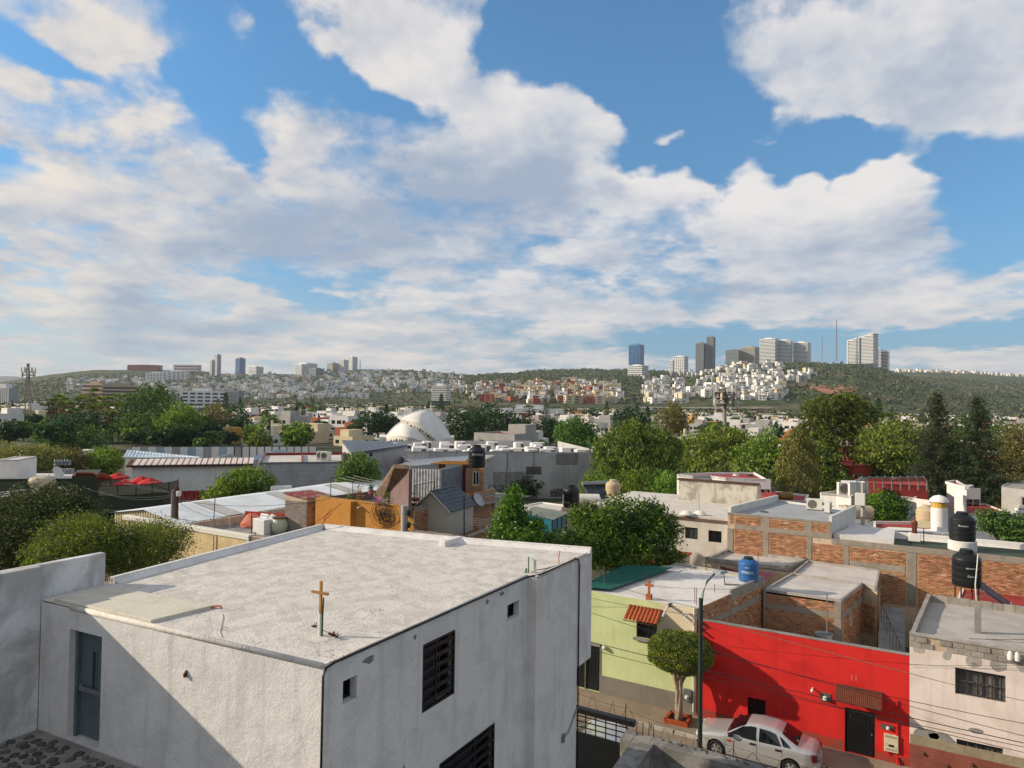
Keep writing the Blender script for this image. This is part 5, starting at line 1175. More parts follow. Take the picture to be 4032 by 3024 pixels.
for o in ((w1,w2,wz-1.2,wz),(w3,w4,wz2-.5,wz2)):frame_window(OH,op,o,.13,MK['pvc'],MK['darkgl'],1,0,.04)
MB().poly([(OL[0],OY+.2,zt_-.55),(OR[0],OY+.2,zt_-.55),(OR[0]+1.5,OY+13,zt_-.55),(OL[0]+1,OY+13,zt_-.55)]).build('terrace_floor',MK['cement'],OH)
for a,b in (((OL[0],OY),(OL[0]+1.,OY+7)),):MB().wallseg(a,b,0,zt_+.02,.2).build('side_wall',mat('mauve_plaster','#7a6462','#64504e',1,.5,bump=.3,streak=.3),OH)
# brick flank along the plot
e1=U(18,1960,330,z=zt_+.35);fa,fb=np.array([OR[0]+.02,OY-.02]),e1[:2]
bp,BL_=facepts(fa,fb);m=MB();m.poly([bp(0,0),bp(BL_,0),bp(BL_,zt_+.33),bp(0,zt_+.05)]);bw=m.build('brick_flank',MORT,OH)
m=MB();fbox(m,bp,0,BL_,zt_-.15,zt_+.1,-.05,0);fbox(m,bp,BL_-.3,BL_,0,zt_+.3,-.04,0);fbox(m,bp,BL_*.55,BL_*.55+.22,0,zt_-.15,-.04,0);m.build('concrete_frame',CONC,OH)
bricks(bw,bp,[(.1,BL_*.55,zt_-2.4,zt_-.16),(BL_*.55+.22,BL_-.3,zt_-3.2,zt_-.16),(BL_*.6,BL_-.3,zt_+.11,zt_+.3)],200,70)
# tangle of black cables on the front
m=MB();g=np.random.default_rng(9);c=A3(op((s2+LL)/2-.55,0,-.08));c[2]=U(18,720,610,Y=OY)[2]
for k in range(34):
    r_=abs(g.normal(.45,.22));cx,cz=g.normal(0,.22),g.normal(0,.22);a0=g.uniform(0,6.3);L_=g.uniform(3,7)
    m.tube([c+[cx+r_*math.cos(a),-.04+.02*math.sin(3*a),cz+r_*.9*math.sin(a)] for a in np.linspace(a0,a0+L_,14)],.012,3)
m.build('cable_tangle',MK['wire'],OH,kind='stuff')
m=MB();m.tube([op(s1+.55,zt_-.25,0),op(s1+.5,zt_-.3,-.35)],.05,8);m.build('security_camera',MK['pvc'],OH)
# terrace things
def plant(loc,h,r,label,seed,lm,pot=None,ps=.2):
    t=thing('potted_plant' if pot else 'plant',loc,label,'plant');g=np.random.default_rng(seed);b=A3(loc);z0=0
    if pot:
        MB().lathe([(ps*.7,0),(ps,ps*1.2),(ps*1.08,ps*1.25),(ps*.9,ps*1.25),(0,ps*1.1)],b,14).build('pot',pot,t,smooth=True);z0=ps*1.15
    pts=g.normal(size=(int(260*r/.3),3))*[r*.55,r*.55,h*.3]+[0,0,z0+h*.5];link_mesh('foliage',leafmesh('foliage',pts,.14,lm,.45,seed,None,.4),t)
    MB().tube([b+[0,0,z0*.8],b+[0,0,z0+h*.8]],.02,5).build('stem',BARK,t);return t
def on_terr(x,y,dz=0):return U(18,x,y,z=zt_-.5+dz)
fl=zt_-.55
def tz(x,Yp):p=U(18,x,470,Y=Yp);return A3((p[0],Yp,fl))
plant(tz(360,OY+.8),.9,.25,'small green plant at the left end of the ochre terrace',1,LF_['bright'])
plant(tz(480,OY+1.),1.6,.3,'dark reddish stalky plant on the ochre terrace wall',2,LF_['dead'])
plant(tz(800,OY+1.6),.9,.3,'leafy plant in a blue tub on the ochre terrace',3,LF_['mid'],mat('blue_plastic','#2a86b8',rough=.4,bump=0),.27)
plant(tz(880,OY+1.2),.5,.2,'low plant in a yellow rimmed pot on the ochre terrace',4,LF_['deep'],mat('yellow_pot','#c9ad6a',rough=.5,bump=0),.26)
plant(tz(610,OY+3.2)+[0,0,.6],.35,.15,'tiny plant in a pink pot on the terrace ledge',6,LF_['mid'],mat('pink_pot','#b9706c',rough=.5,bump=0),.22)
p=tz(660,OY+1.3);t=thing('folding_chair',p,'pink child folding chair on the ochre terrace','chair');pkm=mat('pink_fabric','#b86f95',rough=.8,bump=.1)
MB().box(p+[-.22,-.2,.3],p+[.22,.2,.33]).build('seat',pkm,t);MB().hexa([p+[-.22,.18,.3],p+[.22,.18,.3],p+[.22,.21,.3],p+[-.22,.21,.3]],[p+[-.22,.3,.75],p+[.22,.3,.75],p+[.22,.33,.75],p+[-.22,.33,.75]]).build('backrest',pkm,t)
for sx in (-.2,.2):
    MB().tube([p+[sx,-.22,0],p+[sx,.2,.34]],.014,5).build('leg',MK['steel'],t);MB().tube([p+[sx,.22,0],p+[sx,-.2,.34]],.014,5).build('leg',MK['steel'],t);MB().tube([p+[sx*1.1,-.2,.48],p+[sx*1.1,.25,.5]],.016,5).build('armrest',MK['steel'],t)
p=tz(1075,OY+1.4);t=thing('planter_stand',p,'iron stand carrying a terracotta trough and a dark trough','planter')
MB().box(p+[-.45,-.14,.35],p+[.45,.14,.6]).build('trough',mat('dark_trough','#3b2a20',bump=.1),t,bevel=.02);MB().box(p+[-.3,-.13,.75],p+[.35,.13,.98]).build('trough',MATS['terracotta'],t,bevel=.02)
for sx in (-.42,.42):MB().tube([p+[sx,0,0],p+[sx,0,1.25]],.018,5).build('post',MK['black'],t)
MB().tube([p+[-.42,0,1.25],p+[.42,0,1.25]],.015,5).build('top_bar',MK['black'],t)
def goal(x0,x1,y0,y1,Yp,label):
    a,b=U(18,x0,y0,Y=Yp),U(18,x1,y1,Y=Yp+1.6);t=thing('laundry_frame',(a[0],a[1],fl),label,'frame')
    for q in (a,b):MB().tube([(q[0],q[1],fl),q],.028,5).build('post',MK['black'],t)
    MB().tube([a,b],.024,5).build('top_bar',MK['black'],t);return a,b
ga=goal(175,415,225,198,OY+.6,'tall black laundry frame at the left of the ochre terrace');gb=goal(1092,1302,302,268,OY+.6,'tall black laundry frame before the corrugated shack')
for k in range(3):
    a=lerp(ga[0],ga[1],.3+.35*k);b=lerp(gb[0],gb[1],.1+.35*k);single('clothes_line',MB().tube(catenary(a,b,.25,16),.008,4),MK['pvc'],'white clothes line with pegs strung across the ochre terrace','line',a,'clothes lines on the ochre terrace')
# sloping mauve stair slab
t=thing('stair_slab',(OL[0]+5,OY+8,fl),'steep stained stair slab rising behind the ochre terrace','stair')
sp=[U(18,640,400,z=fl+.5),U(18,740,425,z=fl+.6),U(18,1025,85,z=fl+3.4),U(18,860,75,z=fl+3.4)]
MB().hexa([p-[0,0,.25] for p in sp],sp).build('slab',mat('stained_brown_slab','#7d6a57','#5d4d40',1.5,.7,bump=.4,streak=.3),t)
MB().hexa([sp[1]-[0,0,1.2],sp[2]-[0,0,3.],sp[2]+[.1,.2,-3.],sp[1]+[.1,.2,-1.2]],[sp[1]-[0,0,.26],sp[2]-[0,0,.26],sp[2]+[.1,.2,-.26],sp[1]+[.1,.2,-.26]]).build('side_wall',MATS['mauve_plaster'],t)
# corrugated shack + brick room
ST=thing('corrugated_shack',(OL[0]+5,OY+3,fl),'rooftop shack of bare corrugated sheets joined to a brick room','shack')
zs=fl+2.35;a,b,c_,e_,f_=[A3((*U(18,x_,450,Y=OY+y_)[:2],fl)) for x_,y_ in ((880,5.),(1375,5.3),(1600,9.),(1640,9.2),(1840,9.6))]
galv=mat('weathered_galvanised','#c3c5c4','#8c867e',3,.6,rough=.5,metal=.15,bump=.1,streak=.5,streakc='#5b5148')
m=MB();corrug(m,a,b,a+[0,0,zs-fl],b+[0,0,zs-fl+.1],16,.045,(.3,-.9,0));m.build('sheet_wall',galv,ST,smooth='all')
m=MB();bl_m=mat('blue_grey_planks','#70767f','#585d66',2,.6,bump=.3);q,ql=facepts(b,c_)
for i in range(9):
    mm=MB();fbox(mm,q,0,ql,fl+i*.27,fl+.255+i*.27,-.01*(i%2),.06);mm.build('board',bl_m,ST)
m=MB();m.hexa([c_,e_,e_+[.1,.2,0],c_+[.1,.2,0]],[p+[0,0,2.6] for p in (c_,e_,e_+[.1,.2,0],c_+[.1,.2,0])]);m.build('corner_post',mat('maroon_post','#4a2326',bump=.1),ST)
q,ql=facepts(e_,f_);m=MB();wn=(ql*.36,ql*.72,fl+.95,fl+2.0);facade(m,e_,f_,fl-.3,fl+2.75,[wn],.12);bw=m.build('brick_room_wall',MORT,ST)
bricks(bw,q,[(.05,wn[0],fl-.2,fl+2.7),(wn[1],ql-.05,fl-.2,fl+2.7),(wn[0],wn[1],fl-.2,wn[2]-.02),(wn[0],wn[1],wn[3]+.05,fl+2.7)],150,80)
frame_window(ST,q,wn,.1,MK['pvc'],MK['darkgl'],1,0,.06)
m=MB();fbox(m,q,0,ql+.1,fl+2.75,fl+2.85,-.1,.3);m.build('ring_beam',CONC,ST)
dirv=np.array([-.35,.94])*4.5
p4=[a+[-.35,-.35,2.38],e_+[.0,-.1,2.72],e_+A3((*dirv,2.9)),a+A3((*dirv,2.6))]
m=MB();corrug(m,p4[0],p4[1],p4[3],p4[2],26,.03,(0,0,1));m.build('roof_sheet',galv,ST,smooth='all')
MB().hexa([e_+[0,0,2.86],f_+[.1,0,2.86],f_+A3((*dirv*.9,2.86)),e_+A3((*dirv*.9,2.86))],[e_+[0,0,2.95],f_+[.1,0,2.95],f_+A3((*dirv*.9,2.95)),e_+A3((*dirv*.9,2.95))]).build('slab_roof',MK['cementl'],ST)
tp=U(18,1712,118,z=fl+2.96)
tank(A3((tp[0],tp[1],fl+2.96))+[-.0,.55,0],.56,1.5,'#1c1e21','black water tank on the brick room beside the corrugated shack',4,text=[('ROTOPLAS',.16,.55,azc(tp)+.1)])
t=thing('lumber_pile',U(18,1440,60,z=fl+3.1),'orange boards laid on trestles beside the black tank','lumber')
o_=U(18,1255,75,z=fl+3.1)
for i in range(4):MB().obox(o_+[i*.05,i*.35,.0+.03*i],(2.9,1.2,.02),(-.1,.25,0),(0,0,.05)).build('board',mat('orange_board','#a8752f','#8a5a24',3,.6,bump=.1),t)
for i in range(2):MB().obox(o_+[.5+1.5*i,.2+.6*i,-.3],(.06,0,0),(-.3,1.2,0),(0,0,.3)).build('trestle',MK['rust'],t)
# satellite dish builder
def dish(loc,r,az,el,label,mt=None):
    t=thing('satellite_dish',loc,label,'dish',None);b=A3(loc);n=A3([math.cos(el)*math.cos(az),math.cos(el)*math.sin(az),math.sin(el)]);u_=np.cross(n,[0,0,1]);u_/=np.linalg.norm(u_);v_=np.cross(u_,n);c=b+[0,0,.55]
    m=MB();N=24;vs=[];
    for k in range(6):
        rr=r*k/5;h=.22*r*(k/5)**2
        for j in range(N):
            a=2*math.pi*j/N;vs.append(c+u_*rr*math.cos(a)+v_*rr*math.sin(a)+n*h)
    m.raw(vs,[(k*N+j,k*N+(j+1)%N,(k+1)*N+(j+1)%N,(k+1)*N+j) for k in range(5) for j in range(N)]);m.build('reflector',mt or mat('dish_grey','#a9adb0',rough=.5,bump=.02),t,smooth='all')
    MB().tube([c-v_*r*.95,c+n*r*.9-v_*r*.2],.02,5).build('feed_arm',MK['steel'],t);m=MB();m.lathe([(.05,0),(.06,.1),(.03,.14)],c+n*r*.9-v_*r*.2,8);m.build('receiver',MK['cementd'],t)
    MB().tube([b-[0,0,.4],b+[0,0,.3],c-n*.05],.025,6).build('mount',MK['steel'],t)
p=U(18,1775,470,d=49.);dish(p-[0,0,.55],.52,azc(p)+1.0,.6,'grey satellite dish fixed to the brick flank of the ochre house')
# concrete utility pole in front of the ochre house
pp_=U(18,978,600,Y=29.6);t=thing('utility_pole',(pp_[0],29.6,.1),'thick round concrete utility pole carrying cable coils before the ochre house','utility pole')
ztp=U(18,978,525,Y=29.6)[2]
MB().tube([(pp_[0],29.6,0),(pp_[0],29.6,ztp)],[.24,.19],14).build('pole',MK['cementl'],t,smooth=True)
m=MB();g=np.random.default_rng(3)
for k in range(18):
    c=A3((pp_[0]+g.uniform(-.1,.9),29.5,ztp-g.uniform(.4,2.3)));r_=g.uniform(.08,.3);m.tube([c+[r_*math.cos(a),.05*math.sin(a*2),r_*math.sin(a)] for a in np.linspace(0,g.uniform(4,7),12)],.01,3)
m.build('cable_coils',MK['wire'],t,kind='stuff')
for z in (.5,1.15):
    m=MB();m.lathe([(.1,0),(.12,.1),(.12,.25),(.06,.3)],(pp_[0]+.35,29.5,ztp-z),8);m.build('splice_case',MK['wire'],t)
for (x,y,Yb,sg) in ((600,770,30.,.2),(830,700,31,.1),(600,810,28,.1),(1500,860,34,.3),(1250,770,33,.2)):
    wire((pp_[0],29.6,ztp-.7),U(18,x,y,Y=Yb),sg,.01,lab='short slack cable fanning out from the concrete utility pole')
# garden shed with slate look roof
shz=5.0
A_=U(18,1060,715,z=shz+1.3)
sb=[U(18,1085,790,z=shz),U(18,1460,830,z=shz),None,None];sd=U(18,1668,860,z=shz)[:2]-U(18,1455,850,z=shz)[:2]
fl_,fr_=sb[0][:2],sb[1][:2];bk_=np.array([-.0,1.])*3.2+(fr_-fl_)*.0
GS=thing('garden_shed',(fl_[0],fl_[1],shz-.2),'small cream clapboard garden shed with grey shingle roof','shed')
ev=U(18,1455,765,z=shz+1.5);zev=shz+1.45;wS=np.linalg.norm(fr_-fl_);q,ql=facepts(fl_,fr_);ap=zev+1.05
m=MB();m.poly([q(0,shz-.3),q(ql,shz-.3),q(ql,zev),q(ql/2,ap),q(0,zev)]);m.poly([q(0,shz-.3,3.2),q(ql,shz-.3,3.2),q(ql,zev,3.2),q(ql/2,ap,3.2),q(0,zev,3.2)]);m.poly([q(ql,shz-.3),q(ql,shz-.3,3.2),q(ql,zev,3.2),q(ql,zev)]);m.poly([q(0,shz-.3),q(0,shz-.3,3.2),q(0,zev,3.2),q(0,zev)])
vin=mat('cream_vinyl','#b9b2a6','#a79f93',2,.4,rough=.6,bump=.05);m.build('wall',vin,GS)
for i in range(13):
    s=ql*(i+.5)/13;z1=zev+(ap-zev)*(1-abs(s-ql/2)/(ql/2));mm=MB();fbox(mm,q,s-ql/13*.46,s+ql/13*.46,shz-.3,z1-.06,-.025,0);mm.build('plank',vin,GS)
for i in range(10):
    mm=MB();dd=3.2*(i+.5)/10;mm.hexa([q(ql+.0,shz-.3,dd-.145),q(ql+.025,shz-.3,dd-.145),q(ql+.025,shz-.3,dd+.145),q(ql,shz-.3,dd+.145)],[q(ql,zev,dd-.145),q(ql+.025,zev,dd-.145),q(ql+.025,zev,dd+.145),q(ql,zev,dd+.145)]);mm.build('plank',vin,GS)
sl_m=mat('slate_shingle','#565d66','#484e57',2,.5,rough=.6,bump=.15,isl=.12);rfS=MB().poly([q(-.15,zev-.1,-.2),q(ql/2,ap+.06,-.2),q(ql/2,ap+.06,3.4),q(-.15,zev-.1,3.4)]).poly([q(ql+.15,zev-.1,-.2),q(ql/2,ap+.06,-.2),q(ql/2,ap+.06,3.4),q(ql+.15,zev-.1,3.4)]).build('roof',sl_m,GS)
for r_ in range(6):
    for k in range(9):
        f0_,f1_=r_/6,(r_+1.15)/6
        P=lambda f,dd,h:q(ql/2+(ql/2+.17)*f,ap+.07-(ap-zev+.16)*f+h,dd)
        d0=-.2+3.6*(k-(.5 if r_%2 else 0))/9;d1=d0+3.6/9-.02;d0=max(d0,-.2);d1=min(d1,3.4)
        if d1-d0<.05:continue
        MB().hexa([P(f0_,d0,.0),P(min(f1_,1),d0,.03),P(min(f1_,1),d1,.03),P(f0_,d1,.0)],[P(f0_,d0,.012),P(min(f1_,1),d0,.055),P(min(f1_,1),d1,.055),P(f0_,d1,.012)]).build('shingle',sl_m,rfS)
MB().tube([q(ql/2,ap+.1,-.22),q(ql/2,ap+.1,3.42)],.06,6).build('ridge_cap',sl_m,rfS)
for a_,b_ in (((-.17,zev-.12),(ql/2,ap+.05)),((ql+.17,zev-.12),(ql/2,ap+.05))):MB().tube([q(*a_,-.2),q(*b_,-.2)],.05,4).build('bargeboard',vin,GS)
# lattice brick parapet in front of the shed
lt=thing('lattice_parapet',(fl_[0],fl_[1]-2,0),'openwork clay lattice parapet below the garden shed','wall')
la,lb=U(18,1000,800,z=5.2)[:2],U(18,1960,790,z=5.2)[:2];lc=None
lm=mat('lattice_clay','#a2532f','#874226',4,.5,bump=.2,isl=.2)
for a,b in ((U(18,1000,798,z=5.2)[:2],U(18,1660,880,z=5.2)[:2]),(U(18,1660,880,z=5.2)[:2],U(18,1975,750,z=5.2)[:2])):
    q,ql=facepts(a,b);MB().prism([q(0,0,.02)[:2],q(ql,0,.02)[:2],q(ql,0,.2)[:2],q(0,0,.2)[:2]],0,4.2).build('base_wall',MORT,lt)
    mm=MB();fbox(mm,q,0,ql,5.14,5.26,-.03,.22);mm.build('coping',CONC,lt)
    for s in np.arange(.0,ql,2.6):mm=MB();fbox(mm,q,s,s+.22,4.2,5.14,-.01,.2);mm.build('pier',CONC,lt)
    n=int(ql/.2)
    for r_ in range(6):
        for i in range(n):
            s=i*.2+(.1 if r_%2 else 0);mm=MB()
            piece(BRM[0],'lattice_brick',lt,q(s,4.21+r_*.155,.12),(0,0,math.atan2(b[1]-a[1],b[0]-a[0])),(.46,3.4,2.1))
# laundry posts right of the shed
for k,(x,y0,y1) in enumerate(((1625,860,430),(1800,870,670),(1960,890,620))):
    a,b=U(18,x,y0,d=44),U(18,x,y1,d=44);single('steel_post',MB().tube([a-[0,0,.3],b],.035 if k else .04,6),MK['black'] if k==0 else MK['cementl'],['tall black steel post beside the garden shed','grey laundry post on the clay lattice','grey laundry post at the end of the clay lattice'][k],'post',a-[0,0,.3])
for k in range(4):
    single('clothes_line',MB().tube(catenary(U(18,1670,650+k*25,d=44),U(18,1955,660+k*20,d=44),.12,8),.012,4),MK['pvc'],'white clothes line beside the garden shed','line',U(18,1670,650,d=44),'clothes lines beside the garden shed')
# ------------------------------------------------------------------ teal rooftop shack
T0=[U(17,440,470,z=6.0),U(17,770,545,z=5.85),U(17,940,465,z=5.95),U(17,560,395,z=6.1)]
TS=thing('teal_shack',(T0[0][0],T0[0][1],3.8),'teal metal rooftop shack with pale corrugated roof','shack');tl=mat('teal_metal','#0f6f86','#0b5264',2,.5,rough=.45,bump=.1,streak=.3)
m=MB();corrug(m,T0[0],T0[1],T0[3],T0[2],20,.025,(0,0,1));m.build('roof',mat('pale_corrugated','#b5b59c','#9b9c86',2,.5,rough=.6,bump=.1,streak=.2),TS,smooth='all')
ins=[lerp(p,sum(T0)/4,.1) for p in T0]
for i in range(3):
    a,b=ins[i],ins[(i+1)%4];q,ql=facepts(a,b);mm=MB();mm.poly([q(0,3.9),q(ql,3.9),q(ql,b[2]-.05),q(0,a[2]-.05)]);mm.build('wall',tl,TS)
    for k in range(4):mm=MB();fbox(mm,q,ql*k/3-.03,ql*k/3+.03,3.9,5.8,-.04,.0);mm.build('post',MK['black'],TS)
fh('brick_base_house','grey house under the teal shack',[px(17,200,760,z=3.9),px(17,900,700,z=3.9),px(17,1050,600,z=3.9),px(17,420,480,z=3.9)],3.85,MK['cement'],ROOFC[1],.2,cat='house')
p=U(17,960,620,z=3.9);t=thing('tank_plinth',p,'square cream brick plinth under a black water tank near the teal shack','plinth');MB().box(p+[-.55,-.5,-3.9],p+[.55,.6,1.5]).build('block',WALLC[1],t,bevel=.02)
tank(p+[0,.05,1.5],.62,1.75,'#1b1d20','black water tank on a cream plinth beside the teal shack',3)
# ------------------------------------------------------------------ cream stucco wall, block hut, roof yard
stc=mat('rough_cream_stucco','#cdb88c','#b8a274',1.,.5,bump=1.,bs=10,fine=.1,bd=.05)
CW=thing('stucco_wall',(-42,30,0),'rough cream stucco house wall with white coping beyond the white roof','wall')
q,ql=facepts((-50,30.),(-36.4,30.));mm=MB();mm.hexa([q(0,0),q(ql,0),q(ql,0,.3),q(0,0,.3)],[q(0,4.4),q(ql,4.4),q(ql,4.4,.3),q(0,4.4,.3)]);mm.build('wall',stc,CW);mm=MB();fbox(mm,q,-.0,ql+.03,4.4,4.72,-.08,.35);mm.build('coping',MK['pvc'],CW,bevel=.02)
mm=MB();fbox(mm,q,ql-.25,ql+.02,0,4.4,-.03,.3);mm.build('corner_quoin',MK['pvc'],CW);MB().tube([q(ql-3.3,4.4,-.1),q(ql-3.35,2.4,-.1)],.05,6).build('downpipe',stc,CW)
RY=fh('roof_yard_house','brick house with a cluttered roof yard beside the cream stucco wall',[(-36.35,30.),(-30.6,30.6),(-32.0,40),(-43.5,40),(-43.5,30.4)],4.1,MORT,MK['cement'],.55,cat='house',pw=.18)
def yd(x,y,z=4.1):return U(13,x,y,z=z)
p=yd(1190,790);t=thing('washing_machine',p,'old white washing machine with raised control panel on the roof yard','washing machine');wm_=mat('appliance_white','#d6d6d4',rough=.35,bump=0,fine=.03)
MB().box(p+[-.35,-.32,0],p+[.4,.4,.95]).build('body',wm_,t,bevel=.03);mm=MB();mm.hexa([p+[-.35,.3,.95],p+[.4,.3,.95],p+[.4,.42,.95],p+[-.35,.42,.95]],[p+[-.35,.36,1.2],p+[.4,.36,1.2],p+[.4,.46,1.2],p+[-.35,.46,1.2]]);cp=mm.build('control_panel',wm_,t,bevel=.01)
for i in range(5):mm=MB();mm.lathe([(.035,0),(.03,.03),(0,.03)],p+[-.22+.13*i,.31,1.06],8);mm.build('dial',MK['cementd'],cp)
p=yd(1240,820);t=thing('dryer_box',p,'plain white appliance box in front of the old washing machine','appliance');MB().box(p+[-.3,-.3,0],p+[.42,.35,1.0]).build('body',wm_,t,bevel=.02)
p=yd(1470,810);t=thing('clay_jar',p,'big pale green jar with a rusty lid on the roof yard','jar');MB().lathe([(.35,0),(.55,.25),(.6,.55),(.52,.85),(.42,.98),(.46,1.05)],p,20).build('jar',mat('pale_green_glaze','#b9c0a2',rough=.4,bump=.05),t,smooth=True);MB().lathe([(.48,1.05),(.48,1.12),(0,1.13)],p,18).build('lid',MK['rust'],t)
def heap(name,label,c,rx,ry,h,mt,seed):
    g=np.random.default_rng(seed);N,K=18,7;mm=MB();vs=[]
    for k in range(K):
        for j in range(N):
            a=2*math.pi*j/N;f=1-k/K;r_=f**.6*(1+.15*math.sin(3*a+seed)+g.normal(0,.05));vs.append(A3(c)+[rx*r_*math.cos(a),ry*r_*math.sin(a),h*(k/K)**.8*(1+g.normal(0,.07))])
    mm.raw(vs,[(k*N+j,k*N+(j+1)%N,(k+1)*N+(j+1)%N,(k+1)*N+j) for k in range(K-1) for j in range(N)]+[tuple((K-1)*N+j for j in range(N))]);return single(name,mm,mt,label,'heap',c,smooth='all')
heap('covered_heap','heap under an orange patterned sheet against the red board',yd(1130,700),1.3,.9,1.1,mat('orange_sheet','#b35a41','#c08a7a',3,.7,rough=.8,bump=.2),1)
heap('covered_heap','heap under a white plastic sheet on the roof yard',yd(1400,740),1.6,.9,1.0,mat('white_plastic','#d0d2d4','#b5b8bd',2,.6,rough=.4,bump=.3),2)
p0,p1=yd(970,600,z=4.6),yd(1545,640,z=4.6);mm=MB();mm.wallseg(p0,p1,4.1,5.15,.12);single('red_board',mm,mat('red_orange_board','#a53a22','#8d301c',2,.5,bump=.1),'red orange board fence behind the covered heaps','fence',p0-[0,0,.5])
bh=[U(13,1550,800,z=4.1),U(13,1865,840,z=4.1)];dv=A3([.25,1,0])*1.9
BHt=thing('block_hut',bh[0],'small grey block hut with a flaking red roof beside the ochre house','hut')
f4=[bh[0][:2],bh[1][:2],bh[1][:2]+dv[:2],bh[0][:2]+dv[:2]];mm=MB()
hh=2.35
for i in range(4):facade(mm,f4[i],f4[(i+1)%4],4.1,4.1+hh,[],.1)
hw_=mm.build('wall',MORT,BHt);rr=random.Random(4)
for i in (0,1):
    q,ql=facepts(f4[i],f4[(i+1)%4]);bm_=mat('pale_block','#8a8078','#746b63',2,.5,bump=.5,isl=.15) if i==0 else BRK
    for r_ in range(11):
        s=-.2 if r_%2 else 0
        while s<ql:
            a_,b_=max(s,0.01),min(s+.39,ql-.01)
            if b_-a_>.05:m2=MB();fbox(m2,q,a_,b_,4.12+r_*.205,4.305+r_*.205,-.02+rr.uniform(-.006,.006),.02);m2.build('block',bm_,hw_)
            s+=.405
mm=MB();mm.hexa([(*(p),4.1+hh) for p in f4],[(*(f4[0]),4.1+hh+.35),(*(f4[1]),4.1+hh+.1),(*(f4[2]),4.1+hh+.1),(*(f4[3]),4.1+hh+.35)]);mm.build('wedge',MORT,BHt)
c=sum(f4)/4;g4=[c+(p-c)*1.12 for p in f4];mm=MB();mm.hexa([(*g4[0],4.1+hh+.37),(*g4[1],4.1+hh+.1),(*g4[2],4.1+hh+.1),(*g4[3],4.1+hh+.37)],[(*g4[0],4.1+hh+.45),(*g4[1],4.1+hh+.18),(*g4[2],4.1+hh+.18),(*g4[3],4.1+hh+.45)]);mm.build('roof',mat('flaking_red_roof','#8a3a42','#8d7f66',1.6,1.,rough=.9,bump=.3,lo=.47,hi=.55),BHt)
for k,(x,y0,y1) in enumerate(((525,590,300),(760,770,540),(1070,820,545),(1355,880,660),(1125,950,790))):
    a,b=U(13,x,y0,d=46),U(13,x+(18 if k==0 else 0),y1,d=46);single('yard_post',MB().tube([a,b],.03,5),MK['black'] if k in(0,2,3) else MK['cementl'],['dark leaning pole beside the white sheet roof','grey pole at the roof yard corner','dark post between the covered heaps','slanted dark post by the clay jar','grey post at the stucco wall end'][k],'post',a)
# ------------------------------------------------------------------ long white sheet roof
SHD=thing('sheet_roof_hall',(-48,39,0),'long hall with white corrugated sheet roof and pale gable siding','hall');shm=mat('white_sheet','#d3d8db','#bfc3c2',.4,.6,rough=.4,metal=.05,bump=.05,streak=0)
y0_,y1_=30.8,57.;xe,xr,xw=-44.9,-48.9,-52.8;ze,zr=4.5,5.1
mm=MB();n=90;vs=[]
for i in range(n*2+1):
    y=y0_+(y1_-y0_)*i/(n*2);h=.045*(i%2);vs+=[(xe+.3,y,ze+h-.05),(xr,y,zr+h),(xw-.2,y,ze+h)]
mm.raw(vs,[(3*i,3*i+3,3*i+4,3*i+1) for i in range(n*2)]+[(3*i+1,3*i+4,3*i+5,3*i+2) for i in range(n*2)]);mm.build('roof_sheet',shm,SHD)
for k in range(3):
    y=y0_+4+k*7.;mm=MB();mm.poly([(xe+.28,y,ze+.02),(xe+.28,y+1.4,ze+.02),(xr+.05,y+1.4,zr+.055),(xr+.05,y,zr+.055)]);mm.build('skylight_strip',mat('dirty_translucent','#bdb9b0','#aaa59b',1,.6,rough=.5,bump=.05),SHD)
mm=MB();mm.poly([(xe,y0_+.2,0),(xe,y1_,0),(xe,y1_,ze-.12),(xe,y0_+.2,ze-.12)]);mm.poly([(xw,y0_+.2,0),(xw,y1_,0),(xw,y1_,ze),(xw,y0_+.2,ze)]);mm.build('wall',mat('grey_block_wall','#6f6a66','#57524f',1.2,.6,bump=.5,bs=10,streak=.3),SHD)
gs=mat('cream_siding','#c4b792','#9a917a',6,.3,rough=.6,bump=.05)
n=26
for i in range(n):
    xa,xb=xw+(xe-xw)*i/n,xw+(xe-xw)*(i+.62)/n;zz=lambda x:ze+(zr-ze)*(1-abs(x-xr)/((xe-xr) if x>xr else (xr-xw)))
    MB().hexa([(xa,y0_+.2,3.2),(xb,y0_+.2,3.2),(xb,y0_+.28,3.2),(xa,y0_+.28,3.2)],[(xa,y0_+.2,zz(xa)-.06),(xb,y0_+.2,zz(xb)-.06),(xb,y0_+.28,zz(xb)-.06),(xa,y0_+.28,zz(xa)-.06)]).build('siding_slat',gs,SHD)
mm=MB();mm.poly([(xw,y0_+.27,0),(xe,y0_+.27,0),(xe,y0_+.27,ze),(xr,y0_+.27,zr-.05),(xw,y0_+.27,ze)]);mm.build('gable_wall',MK['cement'],SHD)
MB().box((xe+.26,y0_,ze-.2),(xe+.34,y1_,ze-.04)).build('gutter',MK['cementd'],SHD)
